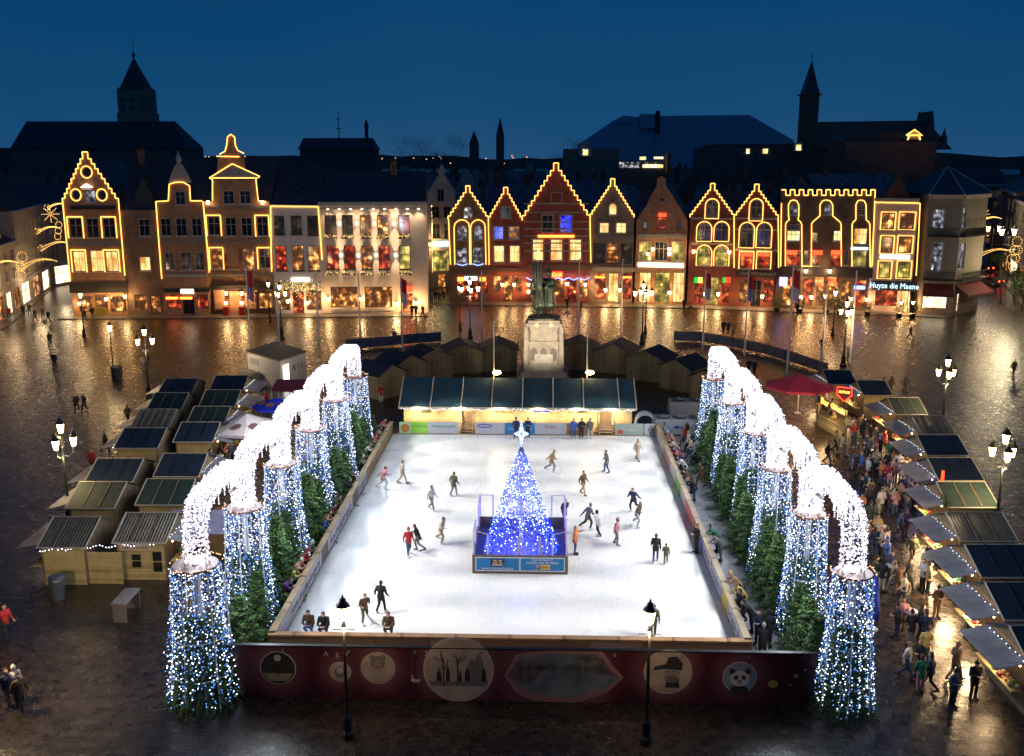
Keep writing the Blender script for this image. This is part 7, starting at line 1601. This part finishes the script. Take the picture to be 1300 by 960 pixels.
def small_church():
    Y=420; r=empty('chapel',(P(430,180,Y).x,Y,0),0,'long low dark church with a tiny ridge turret on the horizon','chapel'); X0=r.location.x; X=lambda px:P(px,180,Y).x-X0; Z=lambda py:P(430,py,Y).z
    MB().box(X(380),0,0,X(474),14,Z(190)).build('nave',M_dk[1],r); MB().add([(X(378),-.5,Z(190)),(X(476),-.5,Z(190)),(X(470),7,Z(175)),(X(380),7,Z(175)),(X(378),14.5,Z(190)),(X(476),14.5,Z(190))],[(0,1,2,3),(5,4,3,2),(1,5,2),(0,3,4),(0,4,5,1)]).build('roof',M_slate,r)
    MB().lathe([(.8,0),(.75,Z(162)-Z(175)),(1.1,Z(161)-Z(175)),(.1,Z(150)-Z(175))],8,(X(462),7,Z(175))).build('turret',M_slate,r)
small_church()
for px,pt,Y,w_ in ((431,142,430,'thin lattice mast on the horizon above the beige building'),):
    b=P(px,190,Y); r=empty('radio_mast',(b.x,Y,0),0,w_,'mast'); z=P(px,pt,Y).z; MB().tube([(0,0,0),(0,0,z)],[.5,.12],4).build('mast',M_iron,r); 
    for k in range(3): MB().box(-1,-.1,z-3-k*4,1,.1,z-2.7-k*4).build('crossarm',M_iron,r)
for px,pt,pb_,Y,w,lb in ((635,148,172,400,1.5,'slim dark spire on the horizon between the lane and the broad red house'),(602,165,182,360,1.6,'short dark turret on the horizon just beside the slim spire'),(1163,163,175,300,3.5,None)):
    if not lb: continue
    b=P(px,190,Y); z=P(px,pt,Y).z; zb=P(px,pb_,Y).z; r=empty('spire',(b.x,Y,0),0,lb,'spire'); MB().box(-w,-w,0,w,w,zb).build('tower',M_dk[1],r); MB().add([(-w,-w,zb),(w,-w,zb),(w,w,zb),(-w,w,zb),(0,0,z)],[(0,1,4),(1,2,4),(2,3,4),(3,0,4)]).build('spire_roof',M_slate,r)
# portico building, lit flat-roofed office, dormer outlined in lights
def lb(name,label,cat,px0,px1,pt,Y,mat,fn,D=14):
    X0=P((px0+px1)/2,200,Y).x; r=empty(name,(X0,Y,0),0,label,cat); X=lambda px:P(px,200,Y).x-X0; Z=lambda py:P(px0,py,Y).z
    MB().box(X(px0),0,0,X(px1),D,Z(pt)).build('body',mat,r); fn(r,X,Z); return r
def f1(r,X,Z):
    MB().prism([(X(733),Z(184)),(X(753),Z(184)),(X(743),Z(178))],-1,8).build('pediment',M_cream,r); MB().box(X(734),-.8,Z(199),X(752),6,Z(184.5)).build('portico',M_cream,r)
    MB().box(X(740),-.9,Z(197),X(746),-.81,Z(190)).build('window',PANE['y'],r)
    for px in (737,749): MB().lathe([(.4,0),(.35,Z(186)-Z(199))],8,(X(px),-1.0,Z(199))).build('column',M_cream,r)
lb('classical_building','pale classical building with a small lit portico high above the broad red house','building',716,786,189,270,mat_plain('classical_stone',(.22,.2,.17),.85),f1)
def f2(r,X,Z):
    for a,b,y0,y1 in ((816,842,209,213),(812,820,199,203),(830,842,199,202)): MB().box(X(a),-.2,Z(y1),X(b),-.01,Z(y0)).build('window',PANE['y'],r)
    for a,b in ((786,812),): MB().box(X(a),-.2,Z(213),X(b),-.01,Z(206)).build('window',PANE['c'],r)
    MB().box(X(845),-3,Z(220),X(849),2,Z(194)).build('chimney',M_chim,r)
lb('office_building','flat-roofed building with bright strip windows above the unlit orange brown gable','building',784,852,205,205,M_dk[1],f2,D=10)
def f3(r,X,Z):
    for a,b in ((968,974),(947,951),): MB().box(X(a),-.2,Z(195),X(b),-.01,Z(189)).build('window',PANE['y'],r)
    MB().box(X(1006),-1.5,Z(192),X(1016),-.01,Z(181)).build('dormer',M_cream,r); MB().box(X(1008),-1.6,Z(191),X(1014),-1.51,Z(184)).build('window',PANE['y'],r)
    MB().prism([(X(890),Z(188)),(X(1040),Z(188)),(X(1030),Z(183)),(X(900),Z(183))],1,10).build('roof',M_slate,r)
lb('school_building','long dark building with a few small yellow windows behind the arched-window gables','building',890,1040,188,262,M_dk[1],f3)
def f4(r,X,Z):
    MB().prism([(X(1147),Z(177)),(X(1163),Z(177)),(X(1163),Z(172)),(X(1155),Z(166)),(X(1147),Z(172))],-1.5,2).build('dormer',M_cream,r)
    mb=MB(); 
    for pts in ([(1145,172),(1155,165),(1165,172),(1145,172)],[(1147,178),(1149,172)],[(1163,178),(1161,172)]): mb.tube([(X(a),-1.7,Z(b)) for a,b in pts],.16,4)
    mb.build('light_string',M_string,r)
    MB().prism([(X(1070),Z(180)),(X(1190),Z(180)),(X(1180),Z(168)),(X(1080),Z(168))],2,12).build('roof',M_slate,r)
lb('rooftop_house','dark roofed building with one dormer outlined in amber lights on the skyline','building',1072,1188,180,240,M_dk[0],f4)
# distant trees and wooded horizon
for px,pt,w_ in ((517,168,'bare tree crown on the skyline beside the little church'),(545,170,'round bare tree crown on the skyline before the short turret'),(575,164,'largest bare tree crown on the skyline above the cream lane house'),(720,168,'faint tree crown on the skyline above the broad red house')):
    p=P(px,200,380); z=P(px,pt,380).z; leafy((p.x,380,0),z,7.5,w_,'skyline_tree',n=2500,mat=M_g2,bare=False)
mb=MB()
n=160
for i in range(n):
    a0=-1.0+2.0*i/n; 
def ridge(Y,h0,var,seed,name,label):
    r_=random.Random(seed); mb=MB(); N=140; xs=[(-1.3+2.6*i/N)*Y for i in range(N+1)]; hs=[]; h=h0
    for i in range(N+1): h+=r_.uniform(-var,var); h=max(h0-var*3,min(h0+var*3,h)); hs.append(h)
    mb.v=[]; vs=[]
    for i in range(N+1): vs+= [(xs[i],Y,0),(xs[i],Y+80,hs[i]),(xs[i],Y+400,0)]
    mb.add(vs,[(3*i+k,3*i+3+k,3*i+4+k,3*i+1+k) for i in range(N) for k in (0,1)])
    o=mb.build(name,mat_plain('far_woods',(.03,.045,.04),.9,var=.4,scale=.01)); tag(o,label,kind='structure'); return o
ridge(1500,22,3,5,'hills','low wooded horizon beyond the town')
mb=MB(); 
for i in range(90):
    x=random.choice([random.uniform(-700,-380),random.uniform(450,900),random.uniform(-300,300)]); mb.octa((x,1400+random.uniform(-50,50),random.uniform(8,20)),1.0)
tag(mb.build('distant_town_lights',mat_emit('far_amber',(1,.5,.2),1.5,sample=False)),'tiny amber and white lights of far streets on the horizon','street lights',kind='stuff')
# ------------------------------------------------------------------ people
rp_=random.Random(42)
def at(px,py,z=0.0): return G(px,py,z)
def ppl(px,py,kind,coat,tr,label,rz=0.0,hair='dark',hat=None,s=1.0,head=True,z=0.0,group=None,shoes='black'):
    """px,py: pixel of the head when head else of the feet"""
    c=at(px,py,z+1.62*s) if head else at(px,py,z)
    return person(c.x,c.y,rz,kind,coat,tr,label,hair,hat,s,z,group,shoes)
GS='skaters on the ice'
sk=[(487,622,'skate','pink','white','crouching skater in a pink jacket close to the white-banner boards',2.2),(519,705,'walk','red','jeans','skater in a red jacket holding on to a companion in black',.4),(531,700,'skate','black','grey','skater in black leaning toward the one in the red jacket',-1.6),
 (463,792,'skate','brown','olive','skater in brown speeding along near the front rail before the black-coated skater',.5),(484,778,'glide','black','black','skater all in black striding away from the front rail',2.9),(548,648,'walk','white','grey','pale-clad skater alone on the blank ice beside the light tree stand',1.0),
 (576,630,'glide','olive','grey','skater in an olive coat behind the pale-clad one',2.6),(511,614,'walk','cream','beige','skater in cream near the far corner by the green advert',2.0),(740,628,'walk','brown','tan','skater in a brown jumper just past the light tree',.8),
 (746,673,'skate','grey','black','skater in grey with black trousers beside the stand rail',2.2),(760,682,'skate','white','black','skater in a white top and black trousers bending toward the stand',-2.4),(730,704,'point','orange','jeans','skater in an orange jacket reaching to the stand corner',1.5),
 (804,650,'skate','navy','black','skater in navy in the middle of the open ice',-.6),(809,669,'skate','brown','white','skater in brown with pale trousers behind the couple with a child',.9),(782,692,'glide','pink','grey','skater in faded pink between the stand and the father with a child',1.4),
 (832,714,'walk','black','jeans','adult skater in black with jeans hand in hand with a child',3.0),(829,810,'walk','olive','black','skater in a dark olive coat standing behind the lamp near the front rail',3.1),
 (655,556,'walk','navy','navy','skater in navy leaning on the cyan advert beside the star',3.1),(670,556,'hold','navy','black','skater in dark blue on the other side of the star',0.2),(728,557,'walk','blue','jeans','skater in blue, first of three at the brown photo advert',0),(738,557,'hold','black','black','skater in black between two others at the brown photo advert',.3),(749,557,'walk','grey','white','skater in grey with white trousers at the brown photo advert',-.3),
 (809,585,'walk','beige','beige','pale skater near the far corner by the snowflake advert',.6),(700,600,'skate','tan','grey','skater in tan behind the light tree',1.9),(770,600,'glide','grey','jeans','skater in grey with jeans on the open ice toward the far corner',-1.2),(560,690,'skate','cream','tan','skater in cream bending low before the stand of the light tree',1.2),(716,665,'skate','black','purple','skater in black close behind the stand rail',.5)]
for px,py,k,c,t,l,rz in sk: ppl(px,py,k,c,t,l,rz,head=False,z=ZI,s=.95,group=GS,hair=rp_.choice(['dark','fair','auburn']),shoes='white' if rp_.random()<.5 else 'black',hat=None if rp_.random()<.7 else c)
ppl(845,716,'walk','olive','olive','small child in an olive snowsuit beside the adult in black and jeans',3.0,head=False,z=ZI,s=.68,group=GS)
ppl(884,702,'hold','black','black','woman in a long black coat standing on the ice against the boards',-1.2,head=False,z=ZI,hair='auburn')
# people at the front rail
for px,py,c,l in ((393,806,'brown','person in brown crouched by the front rail next to one in black'),(412,808,'black','person in black crouched by the front rail next to one in brown'),(494,808,'brown','red-haired person bent down by the front rail under the black-clad skater')):
    ppl(px,py,'crouch',c,'blue' if c=='brown' and px<400 else 'black',l,0,hair='auburn' if px>450 else 'dark',head=False,z=ZI)
# spectators along the boards on the white-banner side: hips against the outer face, leaning in
GW='spectators leaning on the boards'
WL=[(45.2,'purple','dark hair',None,'black'),(46.6,'yellow','fair hair',None,'jeans'),(47.6,'pink','a white hat','white','black'),(48.7,'red','a red hat','red','grey'),(50.0,'grey','a white hat','white','black'),(53.6,'blue','fair hair',None,'jeans'),(54.6,'tan','auburn hair',None,'black'),(55.8,'brown','dark hair',None,'brown'),(57.2,'olive','dark hair',None,'black'),(60.6,'navy','a grey hat','grey','jeans'),(61.9,'black','grey hair',None,'black'),(65.6,'cream','a white hat','white','jeans'),(68.5,'white','fair hair',None,'black'),(69.6,'green','dark hair',None,'black'),(70.7,'orange','dark hair',None,'jeans'),(71.8,'red','fair hair',None,'black'),(72.9,'beige','dark hair',None,'brown'),(74.0,'black','a red hat','red','black'),(75.1,'pink','dark hair',None,'jeans')]
for y,c,h,hat,t in WL:
    person(RX0-.72,y,PI/2,'lean',c,t,'spectator in %s with %s leaning on the boards with web banners'%(c,h),'fair' if 'fair' in h else 'grey' if 'grey hair' in h else 'auburn' if 'auburn' in h else 'dark',hat,1.0,.05,GW)
WR=[(43.3,'black','dark hair',None,'black'),(45.3,'yellow','fair hair',None,'black'),(46.6,'tan','a yellow hat','yellow','black'),(51.7,'grey','a black hat','black','grey'),(53.0,'green','dark hair',None,'black'),(61.5,'black','fair hair',None,'jeans'),(63.0,'brown','dark hair',None,'black'),(66.0,'white','dark hair',None,'black'),(67.0,'navy','grey hair',None,'jeans'),(68.2,'red','fair hair',None,'black'),(69.3,'purple','a white hat','white','jeans'),(70.3,'cream','dark hair',None,'black'),(71.4,'orange','dark hair',None,'brown'),(72.5,'pink','a white hat','white','black'),(73.6,'grey','fair hair',None,'black'),(74.7,'blue','dark hair',None,'grey')]
for y,c,h,hat,t in WR:
    person(RX1+.74,y,-PI/2,'lean',c,t,'spectator in %s with %s leaning on the boards with coloured panels'%(c,h),'fair' if 'fair' in h else 'grey' if 'grey hair' in h else 'dark',hat,1.0,.05,GW)
for i,(y,x,c,t,l) in enumerate(((69.0,1.9,'grey','black','person in grey in the second line behind the boards near the chillers'),(70.6,1.8,'cream','jeans','person in cream in the second line behind the boards near the chillers'),(72.2,1.9,'white','black','person in white in the second line behind the boards near the chillers'),(73.8,1.8,'red','grey','person in red in the second line behind the boards near the chillers'),(75.2,2.2,'black','jeans','person in black in the second line behind the boards near the chillers'),(64.4,1.6,'brown','brown','person in a long brown coat standing behind the boards'),
   )): person(RX1+x,y,-PI/2,'walk',c,t,l,rp_.choice(['dark','fair']),None,1,.05)
for (y,x,c,t,l,k) in ((67.3,1.8,'cream','black','person in cream behind the leaning row by the web-address banners','hold'),(70.2,1.8,'white','jeans','person in white behind the leaning row by the web-address banners','walk'),(72.2,1.9,'red','black','person in red behind the leaning row by the web-address banners','hold'),(73.8,1.7,'black','black','person in black behind the leaning row by the web-address banners','walk'),(75.3,2.0,'olive','jeans','person in olive behind the leaning row by the web-address banners','hold')): person(RX0-x,y,PI/2,k,c,t,l,rp_.choice(['dark','fair']),None,1,.05)
# tall pair and crouching figure on the bright walkway
ppl(974,822,'hold','black','black','tall person in black standing on the walkway by the firs',2.6,head=False,z=.05,hair='dark',s=1.08); ppl(962,818,'hold','navy','black','person in navy facing the tall one in black on the walkway',-.6,head=False,z=.05); person(RX1+.9,41.6,2.8,'crouch','black','black','person in black bending down at the corner of the boards','grey','white',1,.05)
ppl(938,790,'walk','black','black','person with long dark hair in black standing at the boards corner',-1.2,head=False,z=.05)
# crowd among the standing tables
GC='people standing among the tables and food huts'
cr_=[(1092,606,'hold','black','jeans','person in black with jeans holding a tray at the first table',1.4),(1107,612,'hold','brown','black','person in brown across the first table',-1.4),(1120,622,'hold','white','olive','person in a white jumper and olive trousers standing by a friend in pink',.3),(1138,623,'hold','pink','jeans','person in a pale pink jumper and jeans eating',.2),(1125,616,'walk','tan','black','person in tan just behind the one in the white jumper',2.9),
 (1103,660,'hold','brown','navy','person in brown at the group of four around a table',1.2),(1115,655,'hold','tan','black','person in tan fur collar behind the group table',0),(1112,672,'hold','navy','jeans','person in navy with jeans at the group table, back to the viewer',PI),(1127,672,'hold','grey','grey','person in grey with striped trousers at the group table',-2.4),
 (1112,708,'hold','olive','olive','person in olive at the crowded table',1.3),(1122,713,'hold','black','cream','person in black with cream trousers at the crowded table',2.4),(1133,702,'hold','navy','black','person in navy behind the crowded table',0),(1142,718,'hold','brown','brown','person in a long brown coat at the crowded table, back to the viewer',PI),(1155,712,'walk','black','black','person in a long black coat beside the crowded table',1.4),
 (1174,712,'hold','white','black','person in a white coat chatting with one in a tan coat',-1.2),(1181,716,'hold','tan','black','person in a tan coat with a handbag chatting on the lit paving',1.5),
 (1142,769,'hold','black','navy','person in a black jacket handing a plate across the low table',-1.5),(1159,778,'hold','black','grey','person with a rucksack in black at the low table, back to the viewer',PI),(1171,770,'hold','black','black','person in black closing the ring at the low table',1.5),
 (1154,818,'walk','white','jeans','fair-haired person in a white jacket near the view bottom',1.0),(1170,815,'hold','black','black','person in black hood near the fair-haired one at the view bottom',-1),(1172,835,'hold','green','pink','person in a dark green waistcoat with pink sleeves, back to the viewer',PI),(1184,832,'walk','navy','black','person in navy behind the green waistcoat',-2),
 (1213,852,'hold','grey','black','person with grey hair low at the view bottom near the last hut',.5),(1240,842,'hold','black','black','person in a black coat in the lit patch at the view bottom',.2),(1216,820,'walk','brown','brown','person in brown walking on the lit paving',2.0),
 (1219,727,'hold','green','black','person in a bright green coat at the counter of the ninth hut',-1.5),(1234,770,'hold','black','black','person in black at the counter of the tenth hut',-1.5),
 (1160,680,'walk','olive','brown','dark figure standing in the brightest lit patch',.1),(1085,538,'walk','red','grey','person in red passing the bar',.3),(1098,531,'hold','navy','jeans','person in navy at the far food huts',-1.4),(1107,540,'hold','black','black','person in black at the third food hut',-1.5),(1116,546,'hold','olive','jeans','person in olive at the third food hut',-1.3),(1125,548,'walk','red','black','person in a red coat queuing at the fourth hut',-1.6),(1119,556,'hold','black','brown','person in black queuing behind the red coat',-1.5),(1131,560,'hold','green','black','person in green queuing at the fourth hut',-1.5),
 (1128,575,'hold','black','white','person in black with white trousers in the queue',-1),(1142,577,'hold','white','grey','person in white reading a menu in the queue',-.4),(1129,590,'walk','red','black','person in a bright red coat walking up the aisle',2.9),(1138,585,'walk','pink','jeans','person in pink walking up the aisle',2.9),(1150,593,'walk','cream','olive','person in cream walking up the aisle',2.8),(1160,600,'hold','purple','black','person in purple at the sixth hut',-1.4),(1162,615,'hold','brown','black','person in brown at the sixth hut',-1.4),(1147,606,'walk','black','black','person in black in the middle of the aisle',.2),(1104,557,'walk','grey','black','person in grey in the aisle by the bar',.2),(1111,570,'walk','brown','black','person in brown in the aisle by the third arch',2.6),(1170,633,'hold','black','jeans','person in black with jeans at the seventh hut',-1.4),
 (1062,548,'walk','tan','black','person in tan hurrying past the bar',.8),(1052,562,'walk','black','black','person in black hurrying past the bar',1.0),(1070,553,'walk','cream','grey','person in cream hurrying past the bar',1.6)]
for px,py,k,c,t,l,rz in cr_: ppl(px,py,k,c,t,l,rz,group=GC,hair='grey' if 'grey hair' in l else 'fair' if 'fair' in l else rp_.choice(['dark','dark','auburn']),hat=None if rp_.random()<.75 else 'black')
# figures on the wide square (feet)
sq=[(98,524,'walk','brown','black','person in brown walking with one in violet on the empty square',.2),(108,524,'walk','purple','black','person in violet walking with one in brown on the empty square',-.2),(182,472,'walk','cream','grey','person in cream passing behind the outermost huts',.8),(187,470,'walk','black','black','person in black passing behind the outermost huts',.8),
 (134,575,'walk','olive','black','person in olive close to the fourth outer hut',2.0),(163,540,'walk','orange','black','person in orange beside the tan corrugated hut',1.0),(118,600,'walk','red','black','person in red behind the fifth outer hut',1.0),(918,424,'walk','black','black','person in black, first of three on the open square beyond the posts',.1),(924,425,'walk','navy','black','person in navy, second of three on the open square beyond the posts',-.2),(930,427,'walk','tan','grey','person in tan, third of three on the open square beyond the posts',0),
 (523,402,'hold','black','black','person in black by the lanterns of the beige building',.5),(528,402,'walk','navy','black','person in navy by the lanterns of the beige building',.5),(537,403,'walk','red','black','person in red at the corner of the beige building',-.5),(501,436,'walk','grey','black','person in grey alone behind the blue barrier',0),(950,476,'walk','black','black','person in black behind the last light post',.2),(957,478,'walk','navy','black','person in navy behind the last light post',0),
 (961,500,'walk','cream','grey','person in cream behind the last light arch',0),(1043,447,'walk','black','black','person in black standing close to the orange rail',0),(1077,458,'hold','grey','black','person in grey near the four-lantern lamp',0),(1130,500,'walk','orange','tan','person in orange and tan behind the green food hut',.6),(1120,502,'walk','black','black','person in black behind the green food hut',.6),(1148,498,'walk','beige','grey','person in beige behind the green food hut',.6),(1155,430,'walk','brown','black','person in brown far out on the square before the corner building',1.2),(1235,395,'walk','cream','tan','person in cream at the corner building awning',.3),(1286,478,'walk','olive','black','person in olive at the far edge of the square',.2),
 (30,402,'walk','black','black','person in black at the mouth of the side street',.4),(38,400,'walk','brown','black','person in brown at the mouth of the side street',.2),(45,408,'walk','navy','black','person in navy at the mouth of the side street',-.2),(55,404,'walk','grey','black','person in grey at the mouth of the side street',.3),(12,405,'walk','red','black','person in red before the edge house',.4),(62,410,'walk','black','jeans','person in black and jeans leaving the side street',0),(108,408,'walk','olive','black','person in olive before the stepped gable with round windows',0),(118,405,'walk','black','grey','person in black before the stepped gable with round windows',.3),
 (64,440,'walk','olive','olive','person in olive far out on the dark square',.3),(70,468,'walk','black','black','dark figure far out on the empty square below the side street',.3),(553,383,'walk','black','black','person in black in the lane beside the beige building',0),(558,384,'walk','navy','black','person in navy in the lane beside the beige building',0),(563,382,'walk','brown','black','person in brown in the lane beside the arched dark house',0),(548,386,'walk','grey','black','person in grey in the lane beside the beige building',0),
 (720,392,'walk','black','black','person in black before the broad red house',0),(737,395,'walk','tan','black','person in tan beside the flagpole before the broad red house',0),(1012,400,'walk','black','black','person in black before the red signboxes',0),(868,394,'walk','navy','black','person in navy before the white-sign house',0),(470,478,'walk','red','black','person in red between the last light post and the chalet',0),(478,492,'walk','pink','grey','person in pink between the last light post and the chalet',0.4),(484,512,'hold','red','white','person in a red hat serving beside the chalet end',0.4),(489,470,'walk','brown','jeans','person in brown between the last light post and the chalet',0)]
for px,py,k,c,t,l,rz in sq: ppl(px,py,k,c,t,l,rz,head=False,hair=rp_.choice(['dark','fair','auburn']))
# crowd between inner huts and white parasol
il=[(273,560,'red'),(279,566,'black'),(288,572,'brown'),(284,556,'navy'),(292,562,'grey'),(300,568,'purple'),(278,575,'white'),(270,582,'pink'),(300,556,'olive'),(308,562,'tan'),(266,572,'green'),(264,595,'black'),(330,500,'cream'),(338,498,'red'),(346,500,'grey'),(258,620,'brown')]
for i,(px,py,c) in enumerate(il): ppl(px,py,'hold' if i%2 else 'walk',c,'black','person in %s in the aisle between the inner huts and the %s'%(c,('white parasol' if i not in (5,11,15) else 'light arches') if px<320 else 'blue parasol'),rp_.uniform(-3,3),group='people in the aisle by the white parasol')
for i,(px,py,c,l) in enumerate(((6,852,'navy','person in navy at the very corner of the view'),(16,848,'white','person in a white hat at the bottom corner of the view'),(22,858,'brown','person in brown at the bottom corner of the view'),(4,770,'red','person in red walking past the seventh outermost hut'))): ppl(px,py,'walk',c,'black',l,1.0,hat='white' if c=='white' else None)
# pigeons skipped: none can be made out

# the packed aisle before the food huts
hn=['second','third','fourth','fifth','sixth','seventh','eighth','ninth','tenth']
cols=['grey','tan','beige','jeans','yellow','orange','purple','brown','white','navy','cream','olive','pink','blue']
ci=0
for i,nm in enumerate(hn):
    x0,x1,ye,_,_=right[i+1]; a=G(x0,ye,2.2); nper=5 if i<6 else 3
    for k in range(nper):
        c=cols[ci%14]; ci+=3 if ci%2 else 5
        t=['black','grey','brown','jeans','navy'][(k*2+i)%5]
        person(a.x-1.6-rp_.random()*2.2,a.y+.3+k*(4.2/nper)+rp_.uniform(-.2,.2),rp_.choice([-1.5,-1.2,1.4,.2,2.9,-2.0]),rp_.choice(['hold','walk','hold']),c,t,'person in %s top and %s trousers in the throng before the %s food hut'%(c,'jeans-blue' if t=='jeans' else t,nm),rp_.choice(['dark','fair','auburn','grey']),rp_.choice([None,None,c,'black','red']),rp_.uniform(.93,1.05),0,GC)
# ------------------------------------------------------------------ camera, world, render
cam=bpy.data.cameras.new('Camera'); co=bpy.data.objects.new('Camera',cam); COL.objects.link(co); SC.camera=co
co.location=(0,0,H); co.rotation_euler=(PI/2-TH,0,PS); cam.sensor_width=36; cam.lens=36*F/1300; cam.clip_end=6000; cam.clip_start=.5
w=bpy.data.worlds.new('World'); SC.world=w; w.use_nodes=True; nt=w.node_tree; nt.nodes.clear()
out=nt.nodes.new('ShaderNodeOutputWorld'); bg=nt.nodes.new('ShaderNodeBackground'); nt.links.new(bg.outputs[0],out.inputs[0])
tc=nt.nodes.new('ShaderNodeTexCoord'); sx=nt.nodes.new('ShaderNodeSeparateXYZ'); nt.links.new(tc.outputs['Generated'],sx.inputs[0])
no=nt.nodes.new('ShaderNodeTexNoise'); no.inputs['Scale'].default_value=3.0; no.inputs['Detail'].default_value=4; nt.links.new(tc.outputs['Generated'],no.inputs['Vector'])
ma=nt.nodes.new('ShaderNodeMath'); ma.operation='MULTIPLY_ADD'; ma.inputs[1].default_value=.13; nt.links.new(no.outputs['Fac'],ma.inputs[0]); nt.links.new(sx.outputs['Z'],ma.inputs[2])
cr=nt.nodes.new('ShaderNodeValToRGB'); e=cr.color_ramp.elements; e[0].position=0.03; e[0].color=(.022,.082,.185,1); e[1].position=.55; e[1].color=(.002,.026,.09,1)
x=e.new(.10); x.color=(.008,.066,.172,1); x=e.new(.2); x.color=(.003,.054,.152,1); x=e.new(.33); x.color=(.0035,.041,.126,1)
sky=nt.nodes.new('ShaderNodeTexSky'); sky.sky_type='NISHITA'; sky.sun_disc=False; sky.sun_elevation=R(-4); sky.sun_rotation=R(200)
mx=nt.nodes.new('ShaderNodeMixRGB'); mx.blend_type='ADD'; mx.inputs[0].default_value=.01
nt.links.new(ma.outputs[0],cr.inputs['Fac']); nt.links.new(cr.outputs['Color'],mx.inputs[1]); nt.links.new(sky.outputs[0],mx.inputs[2]); nt.links.new(mx.outputs[0],bg.inputs['Color']); bg.inputs['Strength'].default_value=.86
sun=bpy.data.lights.new('sun','SUN'); sun.energy=.03; sun.angle=R(20); sun.color=(.5,.65,1); so_=bpy.data.objects.new('sun',sun); COL.objects.link(so_); so_.rotation_euler=(R(40),0,R(20))
SC.view_settings.view_transform='Standard'; SC.view_settings.look='None'; SC.view_settings.exposure=.22; SC.view_settings.gamma=1
c=SC.cycles; c.use_denoising=True; c.max_bounces=5; c.diffuse_bounces=2; c.glossy_bounces=3; c.transmission_bounces=2; c.sample_clamp_indirect=3.0; c.sample_clamp_direct=30; c.use_light_tree=True; c.caustics_reflective=False; c.caustics_refractive=False
